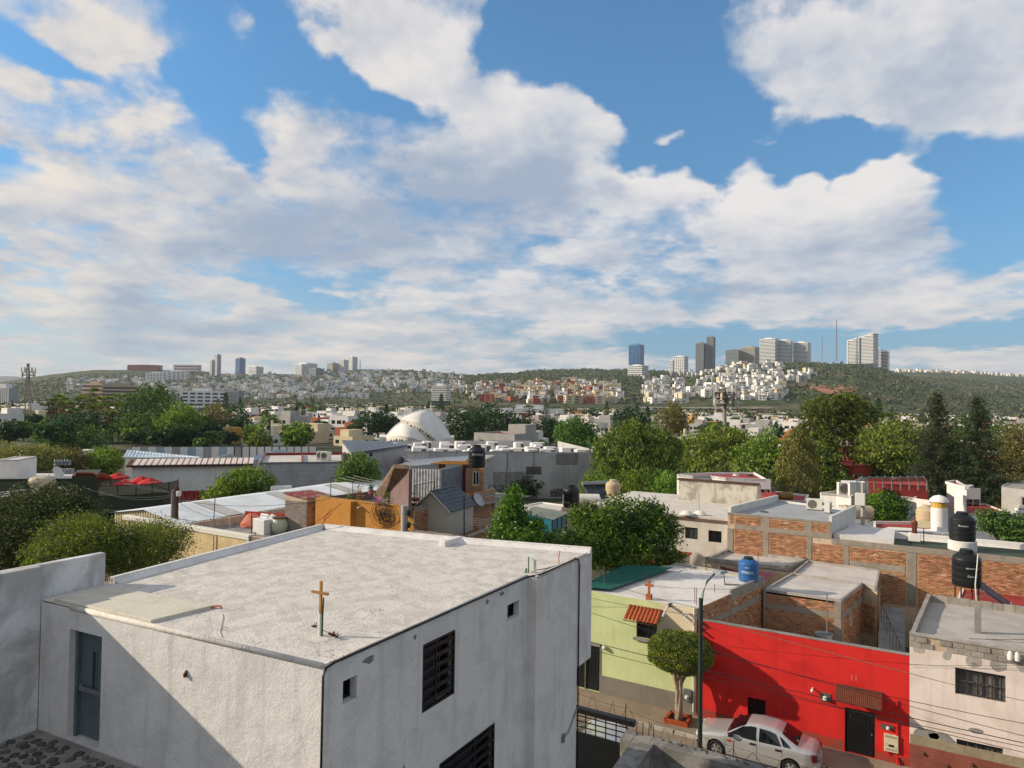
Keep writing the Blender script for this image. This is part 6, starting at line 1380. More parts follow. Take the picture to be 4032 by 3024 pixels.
# utility pole beside it
p=U(14,1985,460,d=50);b=A3((p[0],p[1],0));t=thing('utility_pole',b,'grey utility pole with a long slanted bracket beside the sheet roof hall','utility pole')
MB().tube([b,p+[0,0,.15]],[.16,.12],8).build('pole',MK['cement'],t,smooth=True);MB().tube([b+[.35,.1,0],p+[.25,.1,.5]],[.16,.13],8).build('timber_pole',MK['rust'],t,smooth=True)
q_=U(14,1740,360,d=50.);MB().tube([p,q_],.04,6).build('bracket',MK['rust'],t);mm=MB();mm.lathe([(.16,0),(.18,.3),(.1,.36)],p+[.5,.1,-.25],8);mm.build('transformer',MK['pvc'],t)
pA=p
for k,(zn,x,y,dd) in enumerate(((14,950,150,95),(14,950,165,95),(14,945,400,66),(14,1120,440,62),(13,750,560,50),(18,170,450,46))):
    wire(p+[0,0,-.1*k],U(zn,x,y,d=dd),.5,.018,lab='long sagging cable from the slanted bracket pole')
# ================================================================== grey warehouse wall, gable, white roofs
gwm=mat('grey_rendered_wall','#b5b3b1','#9a999b',.25,.8,bump=.3,bs=6,streak=.35,streakc='#595958',fine=.08)
GW=thing('grey_warehouse',(-48,82,0),'long blank grey warehouse wall with patched render and a tag near its base','warehouse')
ga_,gb_=px(6,1310,885,z=6.4),px(7,775,885,z=6.4);q,ql=facepts(ga_,gb_)
mm=MB();mm.poly([q(0,0),q(ql+1,0),q(ql+1,6.4),q(0,6.4)]);mm.poly([q(0,6.4),q(ql+1,6.4),q(ql+1,6.4,.4),q(0,6.4,.4)]);mm.poly([q(ql+1,0),q(ql+1,0,26),q(ql+1,6.4,26),q(ql+1,6.4)]);mm.build('wall',gwm,GW)
mm=MB();fbox(mm,q,0,ql*.72,6.4,6.48,-.05,.3);mm.build('coping',MK['cement'],GW)
rr=random.Random(5)
for k,(s,z,w_,h) in enumerate(((.45,1.3,5,2.4),(.1,2.5,4,2.0),(.62,3.3,2.2,1.1),(.78,4.6,3.2,1.6),(.25,.2,9,1.1),(.75,.2,7,.9))):
    mm=MB();fbox(mm,q,ql*s,ql*s+w_,z,z+h,-.012-.002*k,0);mm.build('render_patch',[MK['cement'],gwm,MK['cementd'],MK['cement'],MK['cementd'],MK['cementd']][k],GW)
for s in (.40,.52,.66):
    mm=MB();mm.tube([q(ql*s+.08*math.sin(i),6.4-i*.8,-.03) for i in range(8)],.05,4);mm.build('crack_joint',MK['cementd'],GW)
p=A3(U(6,2110,1240,z=1.6));s0=np.dot(p[:2]-ga_,(gb_-ga_)/ql);put_text('CROMS',.95,MK['black'],GW,q(s0+1.4,1.25,-.03),A3(q(1,0))-A3(q(0,0)),(0,0,1))
# long white roof behind with boxy units
WR=thing('white_roof_hall',(-60,92,0),'long white roofed hall carrying a row of boxy vents behind the grey wall','hall')
wa,wb_=px(6,1310,872,z=6.75),px(7,680,862,z=6.75);q2,ql2=facepts(wa,wb_);q2b=q2
mm=MB();mm.poly([q2(.5,5.4,25),q2(ql2,5.4,25),q2(ql2,6.5,25.2),q2(.5,6.5,25.2)]);mm.poly([q2(.5,5.4,.9),q2(ql2,5.4,.9),q2(ql2,5.4,25),q2(.5,5.4,25)]);mm.build('roof',ROOFC[0],WR)
for i in range(34):
    s=ql2*(i+.3+rr.uniform(-.15,.15))/34;dd=rr.choice((2,4.5,7,10,13,16,19));mm=MB();w_=rr.uniform(1.3,2.3);h=rr.uniform(.7,1.1);fbox(mm,q2,s,s+w_,5.4,5.75+h,dd,dd+1.4);vb=mm.build('vent_box',MATS['house_white'],WR,bevel=.12)
    mm=MB();fbox(mm,q2,s+w_*.62,s+w_*.95,5.6,5.75+h*.8,dd-.02,dd-.001);mm.build('louvre',MK['cementd'],vb)
for i in range(10):
    s=ql2*(i+.5)/10;mm=MB();mm.tube([q2(s,5.6,14),q2(s+2.2,5.6,14)],.45,6);mm.build('roof_hump',MATS['house_white'],WR)
# gable warehouse
g1=px(6,855,895,z=6.6);g2=px(6,1312,832,z=8.2);GB=thing('gable_warehouse',(g1[0],g1[1],0),'grey plastered warehouse with slanting dark metal roof','warehouse')
g2=g1+(g2-g1);ax_=(g2-g1)/np.linalg.norm(g2-g1)
gA=px(6,855,895,z=6.3);gC=px(6,1310,828,z=6.9)
q3,ql3=facepts(gA,gC);zL,zR=6.3,6.9;gFR=U(6,1290,797,z=6.6);gFL=U(6,770,787,z=7.0)
mm=MB();mm.poly([q3(0,0),q3(ql3,0),q3(ql3,zR),q3(0,zL)]);mm.poly([q3(0,0),q3(0,zL),gFL-[0,0,.3],(gFL[0],gFL[1],0)]);mm.build('wall',mat('pale_grey_render','#b0aeab','#96949a',.4,.7,bump=.3,bs=8,streak=.3),GB)
mm=MB();mm.hexa([q3(-.3,zL-.2,-.3),q3(ql3+.2,zR-.2,-.3),gFR-[0,0,.2],gFL-[0,0,.2]],[q3(-.3,zL+.1,-.3),q3(ql3+.2,zR+.1,-.3),gFR+[0,0,.1],gFL+[0,0,.1]]);rfG=mm.build('roof',mat('dark_metal_roof','#5b626b','#4c535c',.4,.5,rough=.4,metal=.4,bump=.05),GB)
for i in range(9):
    f=i/9;mm=MB();a_=lerp(q3(-.3,zL+.12,-.3),q3(ql3+.2,zR+.12,-.3),f);b_=lerp(gFL+[0,0,.12],gFR+[0,0,.12],f);mm.tube([a_,b_],.06,4);mm.build('roof_rib',MATS['dark_metal_roof'],rfG)
mm=MB();fbox(mm,q3,ql3*.32,ql3*.32+.45,5.7,6.2,-.02,0);mm.build('vent_hole',MK['black'],GB)
# white block building with red trims
wbk=mat('painted_block','#a9a7a6','#918f90',.5,.6,bump=.6,bs=5,streak=.2)
f4=[px(6,45,985,z=5.4),px(6,850,975,z=5.4)];d_=px(6,-20,925,z=5.4)-f4[0];n_=np.array([-(f4[1]-f4[0])[1],(f4[1]-f4[0])[0]]);n_/=np.linalg.norm(n_)
t=fh('block_building','white painted block building with flat roof and red trimmed edges',[f4[0],f4[1],f4[1]+n_*14,f4[0]+n_*14],5.3,wbk,ROOFC[0],.25,cat='building')
redt=mat('red_trim','#8f2a20','#7b241b',2,.4,bump=.1)
q4,ql4=facepts(*f4)
for a_ in ((0,.1),(ql4*.45,ql4*.45+.12),(ql4-.1,ql4)):mm=MB();mm.hexa([q4(a_[0],5.31,.1),q4(a_[1],5.31,.1),q4(a_[1],5.31,13),q4(a_[0],5.31,13)],[q4(a_[0],5.62,.1),q4(a_[1],5.62,.1),q4(a_[1],5.62,13),q4(a_[0],5.62,13)]);mm.build('red_trim',redt,t)
mm=MB();fbox(mm,q4,0,ql4,5.36,5.62,13.6,13.9);mm.build('red_trim',redt,t)
mm=MB();fbox(mm,q4,-.1,.02,0,5.55,-.05,6);mm.build('side_sign_wall',WALLC[0],t)
for r_ in range(9):
    mm=MB();fbox(mm,q4,.1,ql4-.1,.3+r_*.58,.32+r_*.58,-.012,0);mm.build('block_joint',MK['cement'],t)
for k,(x,y) in enumerate(((590,950),(625,955))):
    ac_unit(U(6,x,y,z=5.35),.5,['cream roof unit at the left of a pair on the white block building','cream roof unit beside its twin on the white block building'][k],1.5)
p=U(6,795,965,z=5.35);t=thing('roof_vent',p,'dark squat vent at the red edged corner of the white block building','vent');MB().lathe([(.5,0),(.55,.9),(.4,1.),(0,1.05)],p,14).build('drum',MK['cementd'],t,smooth=True)
# ------------------------------------------------------------------ restaurant-like white building with red stripe and arches
f4=[px(5,1150,1015,z=5.2),px(5,2205,1000,z=5.2)];q5,ql5=facepts(*f4)
SB=thing('red_stripe_building',(f4[0][0],f4[0][1],0),'white building with a red painted band, arched doorways and a dark sign','building');n5=A3(q5(0,0,1))-A3(q5(0,0,0))
s_ar=np.dot(px(5,1845,1100,z=4)-f4[0],(f4[1]-f4[0])/ql5)/1.0
fA=[(ql5*.72,ql5*.80,0,2.6),(ql5*.86,ql5*.955,0,2.6)]
mm=MB();facade(mm,f4[0],f4[1],0,5.2,fA,.4);wl=mm.build('wall',WALLC[0],SB)
for o in fA:
    mm=MB();c_=(o[0]+o[1])/2;r_=(o[1]-o[0])/2;mm.poly([q5(c_+r_*math.cos(a),2.6+r_*math.sin(a),-.01) for a in np.linspace(0,math.pi,14)]);mm.build('arch_head',MK['greygl'],SB)
    mm=MB();fbox(mm,q5,o[0],o[1],0,2.6,.3,.34);ad=mm.build('arched_door',MK['greygl'],SB)
    mm=MB();mm.tube([q5(c_+(r_+.12)*math.cos(a),2.6+(r_+.12)*math.sin(a),-.03) for a in np.linspace(0,math.pi,14)],.12,5);mm.build('arch_trim',WALLC[0],SB)
mm=MB();fbox(mm,q5,0,ql5*.68,1.2,2.3,-.02,0);mm.build('red_band',mat('red_band_paint','#a3241f','#8d1f1b',.6,.5,bump=.1),SB)
mm=MB();fbox(mm,q5,ql5*.68,ql5*.71,0,5.2,-.05,0);mm.build('pilaster',WALLC[0],SB)
mm=MB();mm.hexa([q5(-.5,5.2,-.6),q5(ql5,5.2,-.6),q5(ql5,5.2,.1),q5(-.5,5.2,.1)],[q5(-.5,5.4,-.6),q5(ql5,5.4,-.6),q5(ql5,5.9,1.8),q5(-.5,5.9,1.8)]);mm.build('eave',mat('dark_maroon','#4a2a26',bump=.1),SB)
tl2=mat('red_cream_tile','#9b4a38','#c9c2b4',1,.0)
for i in range(80):
    s=ql5*i/80;mm=MB();mm.tube([q5(s+.1,5.42,-.55),q5(s+.1,5.92,1.8)],.09,5);mm.build('roof_tile',[MATS['house_white'],mat('tile_red','#ab6a56',bump=.1)][i%4==0],SB)
sg=MB();fbox(sg,q5,ql5*.86,ql5*1.0,3.9,5.0,-.12,-.02);sgn=sg.build('sign_board',MK['black'],SB)
put_text('jilotes-Coyo',.55,MK['pvc'],SB,q5(ql5*.935,4.25,-.13),A3(q5(1,0))-A3(q5(0,0)),(0,0,1))
mm=MB();fbox(mm,q5,ql5*.885,ql5*.975,4.68,4.92,-.13,-.12);mm.build('sign_strip',MK['pvc'],SB)
# metal roofs behind it
mr=mat('silver_blue_sheet','#bccad4','#a9b7c2',.3,.6,rough=.4,metal=.3,bump=.05)
def sheet_roof(name,label,pts,mt,nrib=14,post=True):
    t=thing(name,(pts[0][0],pts[0][1],0),label,'roof');pts=[A3(p) for p in pts];mm=MB();mm.hexa([p-[0,0,.12] for p in pts],pts);rf=mm.build('sheet',mt,t)
    for i in range(nrib):
        f=(i+.5)/nrib;mm=MB();mm.tube([lerp(pts[0],pts[1],f)+[0,0,.02],lerp(pts[3],pts[2],f)+[0,0,.02]],.05,4);mm.build('rib',mt,rf)
    c=sum(pts)/4;mm=MB();lo=[lerp(p,c,.05) for p in pts];mm.hexa([(p[0],p[1],0) for p in lo],[p-[0,0,.13] for p in lo]);mm.build('wall',WALLC[2],t);return t
sheet_roof('metal_roof_shed','long shed with bluish silver metal roof behind the red stripe building',[U(5,1075,925,z=4.4),U(5,1760,960,z=4.3),U(5,1740,925,z=4.9),U(5,1110,865,z=5.0)],mr,22)
sheet_roof('metal_roof_shed','shed with pale metal roof meeting the block building',[U(5,1760,960,z=4.3),U(5,2100,957,z=4.3),U(5,2090,950,z=4.4),U(5,2010,897,z=5.3)],mr,12)
sheet_roof('metal_roof_shed','low pyramid like metal roof behind the block building',[U(5,2100,955,z=4.3),U(6,460,915,z=4.6),U(6,450,912,z=4.7),U(6,200,860,z=5.6)],mr,12)
FB=thing('sheet_fence',(0,0,0),'tall fence of white and grey metal sheets with black posts','fence');a_,b_=px(5,1150,842,z=5.4),px(6,540,838,z=5.4);FB.location=(a_[0],a_[1],0);FB['_l']=(a_[0],a_[1],0.)
q6,ql6=facepts(a_,b_)
for i in range(24):
    mm=MB();fbox(mm,q6,ql6*i/24+.03,ql6*(i+1)/24-.03,0,5.4,0,.06);mm.build('sheet',[WALLC[0],WALLC[5],WALLC[0],WALLC[2]][(i*7)%4] if i<14 else WALLC[0],FB)
    if i>12:mm=MB();fbox(mm,q6,ql6*i/24-.06,ql6*i/24+.06,0,5.45,-.08,0);mm.build('post',MK['black'],FB)
# ------------------------------------------------------------------ dark green restaurant with umbrellas
dg=mat('dark_green_paint','#39402f','#2f3628',.5,.5,bump=.15,streak=.2)
RA=U(14,1120,515,z=3.6)[:2];RB=U(14,1560,500,z=3.6)[:2];RC=U(14,1945,465,z=3.6)[:2];RS=thing('green_restaurant',(RA[0],RA[1],0),'dark green restaurant with glass railed terrace and clay tiled awning','building')
n_=np.array([-.85,.5])
curve=[RA,lerp(RA,RB,.5),RB,lerp(RB,RC,.5)+[.2,-.2],RC,RC+[-.8,1.6],RC+[-2.5,2.8]]
mm=MB();mm.prism(curve+[RC+np.array([-9,3.5]),RA+np.array([-9,5])],0,2.3)
for a_,b_ in zip(curve[:-1],curve[1:]):mm.wallseg(a_,b_,0,3.6,.22)
mm.build('wall',dg,RS)
for a_,b_ in zip(curve[:-1],curve[1:]):
    qq,L_=facepts(a_,b_);n=max(1,int(L_/1.5))
    for i in range(n):
        mm=MB();fbox(mm,qq,L_*i/n+.05,L_*(i+1)/n-.05,3.66,4.58,.1,.115);mm.build('glass_panel',mat('smoky_glass','#6a6a58',rough=.15,bump=0,fine=0,spec=.6),RS)
        mm=MB();fbox(mm,qq,L_*i/n-.04,L_*i/n+.04,3.6,4.68,.07,.15);mm.build('rail_post',MK['black'],RS)
    for z in (3.62,4.6):mm=MB();fbox(mm,qq,0,L_,z,z+.07,.06,.16);mm.build('rail',MK['black'],RS)
    mm=MB();mm.tube([qq(0,2.2,-.05),qq(L_,2.25,-.05)],.05,5);mm.build('conduit',MK['cement'],RS)
TA=[U(14,825,270,z=5.6)[:2],U(14,1115,265,z=5.6)[:2]];TA+=[TA[1]+[-5,3.2],TA[0]+[-5,3.2]]
mm=MB();mm.prism(TA,0,5.6);mm.build('corner_block',dg,RS)
mm=MB();ct=MATS['clay_tile'];az_=[U(14,850,265,z=5.75),U(14,1115,262,z=5.75),U(14,1060,235,z=6.2),U(14,870,232,z=6.2)];mm.hexa([p-[0,0,.1] for p in az_],az_);mm.build('tile_roof',ct,RS)
az_=[U(14,1115,330,z=5.0),U(14,1290,295,z=5.1),U(14,1180,250,z=5.7),U(14,1115,262,z=5.72)];mm=MB();mm.hexa([p-[0,0,.1] for p in az_],az_);aw=mm.build('tile_awning',ct,RS)
for i in range(8):
    f=(i+.5)/8;mm=MB();mm.tube([lerp(az_[0],az_[1],f)+[0,0,.03],lerp(az_[3],az_[2],f)+[0,0,.03]],.1,5);mm.build('tile_row',ct,aw)
for x,y in ((1140,340),(1270,310)):
    p=U(14,x,y,z=4.9);MB().tube([p,(p[0],p[1],2.3)],.06,6).build('awning_post',MK['rust'],RS)
ured=mat('red_umbrella','#c11a12','#a8150f',1,.4,rough=.7,bump=.05)
for k,(x,y,hh) in enumerate(((1345,285,0),(1420,370,0),(1625,325,0),(1720,345,0))):
    p=U(14,x,y,z=4.6);t=thing('parasol',(p[0],p[1],2.3),['red terrace parasol half tucked against the tiled awning','large red terrace parasol with white lettering closest to the glass rail','red terrace parasol overlapped by its twin on the terrace','red terrace parasol at the curved end of the glass railed terrace'][k],'parasol','red parasols on the restaurant terrace')
    mm=MB();N=8;R_=1.2;c=A3((p[0],p[1],5.1));rim=[A3((p[0]+R_*math.cos(2*math.pi*j/N+.2),p[1]+R_*math.sin(2*math.pi*j/N+.2),4.55)) for j in range(N)]
    for j in range(N):mm.poly([c,rim[j],rim[(j+1)%N]])
    for j in range(N):mm.poly([rim[j],rim[(j+1)%N],rim[(j+1)%N]-[0,0,.16],rim[j]-[0,0,.16]])
    mm.build('canopy',ured,t);MB().tube([(p[0],p[1],2.3),(p[0],p[1],5.15)],.03,6).build('pole',MK['pvc'],t);mm=MB();mm.lathe([(.2,0),(.22,.06),(.05,.1)],(p[0],p[1],2.3),12);mm.build('base',MK['cementd'],t)
    j=min(range(N),key=lambda j:np.linalg.norm((rim[j]+rim[(j+1)%N])/2-CAM));e0,e1=rim[j],rim[(j+1)%N]
    if (e1-e0)@A3(r0)<0:e0,e1=e1,e0
    put_text('corona',.28,MK['pvc'],t,lerp((e0+e1)/2,c,.16)+[0,0,.03],(e1-e0)/np.linalg.norm(e1-e0),(c-(e0+e1)/2)/np.linalg.norm(c-(e0+e1)/2))
for k,(x,y) in enumerate(((1300,450),(1420,455),(1560,450),(1690,440),(1760,430),(1840,425))):
    p=U(14,x,y,z=3.3)+A3([-.3,.2,-1.0]);t=thing('terrace_table',p,'small white terrace table behind the glass rail of the restaurant','table','white tables on the restaurant terrace');MB().lathe([(.4,.7),(.4,.74),(0,.74)],p,12).build('top',MK['pvc'],t);MB().tube([p,p+[0,0,.7]],.03,5).build('leg',MK['steel'],t);MB().lathe([(.2,0),(.2,.03),(0,.03)],p,10).build('foot',MK['steel'],t)
# white roof in front of the restaurant (left edge)
f4=[px(14,-350,570,z=3.9),px(14,945,425,z=3.9)];n_=np.array([-(f4[1]-f4[0])[1],(f4[1]-f4[0])[0]]);n_/=np.linalg.norm(n_)
t=fh('white_corner_house','white house with brown roof edging below the dark green restaurant',[f4[0],f4[1],f4[1]+n_*4.5,f4[0]+n_*4.5],3.6,WALLC[0],ROOFC[0],.3)
q7,L7=facepts(*f4);mm=MB();fbox(mm,q7,0,L7,3.75,3.98,-.12,.2);mm.build('brown_edging',mat('brown_edging','#5a3d31',bump=.1),t)
p=U(14,480,430,z=3.7);t=thing('gas_tank',p,'pale stained gas cylinder lying on the white roof with brown edging','gas tank');mm=MB();dv=A3([math.cos(.5),math.sin(.5),0])
prof=[(-1.5,.0),(-1.45,.3),(-1.2,.55),(-.6,.68),(.6,.68),(1.2,.55),(1.45,.3),(1.5,0)];mm.tube([p+dv*a_*.9+[0,0,.75] for a_,r_ in prof],[max(r_,.02)*.95 for a_,r_ in prof],16);mm.build('shell',mat('stained_cream_tank','#b9ac95','#8f816b',1.2,.7,rough=.6,bump=.1,streak=.3),t,smooth='all')
for a_ in (-.8,.8):mm=MB();mm.obox(p+dv*a_+[-.1,-.3,0],(.2,0,0),(0,.6,0),(0,0,.3));mm.build('cradle',MK['cement'],t)
f4=[px(14,-300,335,z=4.2),px(14,825,325,z=4.2)];n_=np.array([-(f4[1]-f4[0])[1],(f4[1]-f4[0])[0]]);n_/=np.linalg.norm(n_)
t=fh('green_wall_house','low dark green walled house with white roof and stacked kegs',[f4[0],f4[1],f4[1]+n_*8,f4[0]+n_*8],4.2,dg,ROOFC[0],.2)
q8,L8=facepts(*f4);kb=np.dot(px(14,365,370,z=3.6)-f4[0],(f4[1]-f4[0])/L8);mm=MB();fbox(mm,q8,kb,kb+4.,2.6,3.9,-.05,0);bn=mm.build('banner',mat('dark_navy_banner','#232a38',bump=.05),t);put_text('BU  L',1.,MK['pvc'],t,q8(kb+2.3,2.9,-.06),A3(q8(1,0))-A3(q8(0,0)),(0,0,1))
for i in range(11):
    p=U(14,640+(i%6)*38,230-(i//6)*42,z=4.4);kg=thing('beer_keg',(p[0],p[1],4.2+(.62 if i>=6 else 0)),'steel keg stacked on the white roof of the green walled house','keg','steel kegs stacked on a roof');b=A3(kg['_l']);mm=MB();mm.lathe([(.2,0),(.21,.02),(.19,.06),(.21,.2),(.215,.3),(.21,.42),(.19,.54),(.21,.58),(.2,.6),(0,.57)],b,14);mm.build('barrel',MK['steel'],kg,smooth=True)
p=U(14,655,300,z=4.4);dish(p,.75,azc(p)+.9,.5,'large white satellite dish on the white roof beside the kegs',MK['pvc'])
p=U(14,50,205,z=5.0);tank(A3((p[0],p[1],4.9)),.9,1.3,'#1c2226','squat black tank lying at the edge of a white rooftop wall',3)
fh('white_stair_block','plain white rooftop block with a narrow slit',[px(14,-60,330,z=4.2),px(14,185,325,z=4.2),px(14,180,310,z=4.2)+np.array([-2,3]),px(14,-60,310,z=4.2)+np.array([-2,3])],6.3,WALLC[0],ROOFC[0],.1,z0=4.2,cat='building')
# sign panel and small palm
p=U(13,1500,140,d=66);t=thing('sign_panel',(p[0],p[1],0),'white trapezoid sign panel with a blue emblem above the hall roof','sign');rr_=A3(r0);w_=1.05
b0=A3((p[0],p[1],0));mm=MB();mm.hexa([b0-rr_*w_+[0,0,4.05],b0+rr_*w_+[0,0,4.05],b0+rr_*w_+A3(f0)*.3+[0,0,4.05],b0-rr_*w_+A3(f0)*.3+[0,0,4.05]],[b0-rr_*w_*.96+[0,0,5.0],b0+rr_*w_*.85+[0,0,5.08],b0+rr_*w_*.85+A3(f0)*.3+[0,0,5.08],b0-rr_*w_*.96+A3(f0)*.3+[0,0,5.0]]);mm.build('panel',WALLC[0],t)
mm=MB();e=b0-A3(f0)*.02;mm.poly([e-rr_*.3+[0,0,4.1],e-rr_*.1+[0,0,4.45],e+rr_*.55+[0,0,4.45],e+rr_*.6+[0,0,4.65],e-rr_*.5+[0,0,4.65],e-rr_*.55+[0,0,4.5]]);mm.build('emblem',mat('sign_blue','#1f6f9c',bump=0),t)
for s in (-1,1):MB().tube([b0+rr_*w_*.7*s,b0+rr_*w_*.7*s+[0,0,4.06]],.1,6).build('post',MK['steel'],t)
# ------------------------------------------------------------------ white shell church
def shell_church():
    DP=185.;c=U(6,1440,800,d=DP);c[2]=0;R_=A3(r0);Fv=A3(f0);t=thing('shell_church',c,'white church roof of two overlapping curved concrete shells with round openings','church')
    wm_=mat('white_shell','#dfdbd2','#cfcac0',.2,.5,rough=.8,bump=.05,streak=.1)
    P=lambda zx,zy,dd:U(6,zx,zy,d=DP+dd)
    def patch(ribA,ribB,name,bulge,mt,th=0):
        na=len(ribA);mm=MB();vs=[];N=10
        for i in range(na):
            for j in range(N+1):
                f=j/N;p=lerp(ribA[i],ribB[i],f);h=math.sin(math.pi*f)*bulge*math.sin(math.pi*min(1,max(0,(i)/(na-1)))*.9+.15);vs.append(p-Fv*h+A3([0,0,h*.35]))
        mm.raw(vs,[(i*(N+1)+j,(i+1)*(N+1)+j,(i+1)*(N+1)+j+1,i*(N+1)+j+1) for i in range(na-1) for j in range(N)]);o=mm.build(name,mt,t,smooth='all');return vs
    bez=lambda a,b,c_,n=14:[(1-u_)**2*A3(a)+2*u_*(1-u_)*A3(b)+u_*u_*A3(c_) for u_ in np.linspace(0,1,n)]
    # upper shell: from tip (1265,597) along crest (1520,525) to foot (1735,815); lower edge through (1430,640),(1600,800)
    up=bez(P(1268,597,-6),P(1480,500,2),P(1525,528,4),8)+bez(P(1545,535,4),P(1670,640,4),P(1740,830,4),9)
    lo=bez(P(1275,602,-7),P(1400,610,-11),P(1470,665,-11),8)+bez(P(1500,685,-11),P(1580,760,-11),P(1620,830,-10),9)
    patch(up,lo,'upper_shell',3.2,wm_)
    band=[p+A3([0,0,-.0])-Fv*.3 for p in lo];lo2=[p+A3([0,0,-2.3 if 2<i<15 else -1.2])+Fv*1.2 for i,p in enumerate(band)]
    mm=MB();n=len(band);mm.raw(band+lo2,[(i,i+1,n+i+1,n+i) for i in range(n-1)]);mm.build('pierced_band',wm_,t,smooth='all')
    gl=MK['cementd']
    for i in range(2,n-2):
        for f in (.5,):
            c_=lerp(lerp(band[i],lo2[i],f),lerp(band[i+1],lo2[i+1],f),.5*(f>.5))-Fv*.15;r_=.22 if i%3 else .36
            MB().poly([c_+R_*r_*math.cos(a)+A3([0,0,r_*math.sin(a)]) for a in np.linspace(0,2*math.pi,9)[:-1]]).build('round_opening',gl,t)
    # lower shell
    up2=bez(P(1290,625,-5),P(1200,680,-5),P(1150,765,-6),9);lo_=bez(P(1430,650,-9),P(1500,760,-12),P(1590,830,-12),9)
    up2=bez(P(1150,760,-4),P(1210,670,0),P(1300,618,0),9)+bez(P(1320,612,0),P(1480,650,-4),P(1600,830,-6),9)
    lo_=bez(P(1155,765,-6),P(1250,720,-14),P(1340,755,-15),9)+bez(P(1370,760,-15),P(1450,780,-14),P(1540,835,-12),9)
    patch(up2,lo_,'lower_shell',2.6,wm_)
    band=[p-Fv*.3 for p in lo_];lo2=[p+A3([0,0,-2.4])+Fv*1. for p in band];mm=MB();n=len(band);mm.raw(band+lo2,[(i,i+1,n+i+1,n+i) for i in range(n-1)]);mm.build('pierced_band',wm_,t,smooth='all')
    for i in range(1,n-2):
        c_=lerp(band[i],lo2[i],.5)-Fv*.1;r_=.3 if i%2 else .45;MB().poly([c_+R_*r_*math.cos(a)+A3([0,0,r_*math.sin(a)]) for a in np.linspace(0,2*math.pi,9)[:-1]]).build('round_opening',gl,t)
    for crest in (up,up2):MB().tube([p+A3([0,0,.1]) for p in crest],.28,6).build('rim',wm_,t,smooth='all')
    MB().prism([P(1090,790,-4)[:2],P(1740,830,-4)[:2],P(1740,830,8)[:2],P(1090,790,8)[:2]],0,3.5).build('base',WALLC[0],t)
shell_church()
# ================================================================== terrain: plain, hills
def zpt(x,y,d):v=U(9,x,y,d=d);return math.atan2((v-CAM)@r0,(v-CAM)@f0),v[2],math.hypot(v[0],v[1])
def ridge(L,d):
    a=[zpt(x,y,d) for x,y in L];return np.array([p[0] for p in a]),np.array([p[1] for p in a]),np.array([p[2] for p in a])
HL=[]
# (skyline points in photo, ridge distance, where the slope starts as a share of it, profile power)
HL.append((*ridge([(-700,850),(-200,835),(0,826),(60,815),(100,810),(160,803),(200,799),(290,799),(420,799),(480,807),(560,808),(630,808),(700,801),(780,798),(860,798),(950,805),(1010,810),(1060,815),(1150,838),(1300,870)],2500),.46,1.0))
HL.append((*ridge([(850,860),(950,830),(1010,812),(1060,808),(1110,806),(1150,801),(1200,799),(1260,798),(1350,799),(1420,801),(1500,804),(1560,812),(1650,840),(1800,870)],2000),.40,.9))
HL.append((*ridge([(1300,870),(1400,845),(1500,812),(1560,794),(1600,789),(1680,785),(1780,784),(1850,787),(1900,797),(1950,813),(2000,829),(2100,852),(2212,868),(2400,880)],1500),.50,.85))
HL.append((*ridge([(1500,840),(1700,810),(1850,802),(1940,800),(2000,801),(2100,804),(2212,811),(2500,815),(3000,840)],2700),.45,.8))
HL.append((*ridge([(-900,800),(-300,806),(0,812),(40,813),(90,821),(180,835),(300,850)],9000),.7,1.))
_rg=np.random.default_rng(77);_wv=[(_rg.uniform(.002,.012),_rg.uniform(0,6.3),_rg.uniform(0,6.3)) for _ in range(14)]
def hgt(x,y):
    x=np.asarray(x,float);y=np.asarray(y,float);r=np.hypot(x,y);a=np.arctan2(x*r0[0]+y*r0[1],x*f0[0]+y*f0[1]);h=np.zeros_like(r)
    wob=sum(np.sin(x*k*math.cos(p)+y*k*math.sin(p)+q) for k,p,q in _wv)/14
    for A_,Zr,Rr,st,pw in HL:
        z=np.interp(a,A_,Zr,left=0,right=0);R_=np.interp(a,A_,Rr);edge=smooth01((a-A_[0])/.12)*smooth01((A_[-1]-a)/.12)
        u_=np.clip((r/R_-st)/(1-st),0,1);back=np.clip(1-(r/R_-1)*1.2,.0,1)
        prof=np.where(u_>=1,back,u_**pw*(1+.10*wob*np.sin(np.pi*u_)))
        h=np.maximum(h,np.maximum(z,0)*prof*edge)
    return h
def hit(zn,x,y,r_min=150.):
    v=ray(zn,x,y);v=v/np.linalg.norm(v[:2]);rr_=np.concatenate([np.arange(r_min,1200,6),np.arange(1200,9500,12)]);P=CAM[None,:]+rr_[:,None]*v[None,:]
    d=P[:,2]-hgt(P[:,0],P[:,1]);k=np.argmax(d<0)
    if d[k]>=0:return None
    return A3((P[k,0],P[k,1],float(hgt(P[k,0],P[k,1]))))
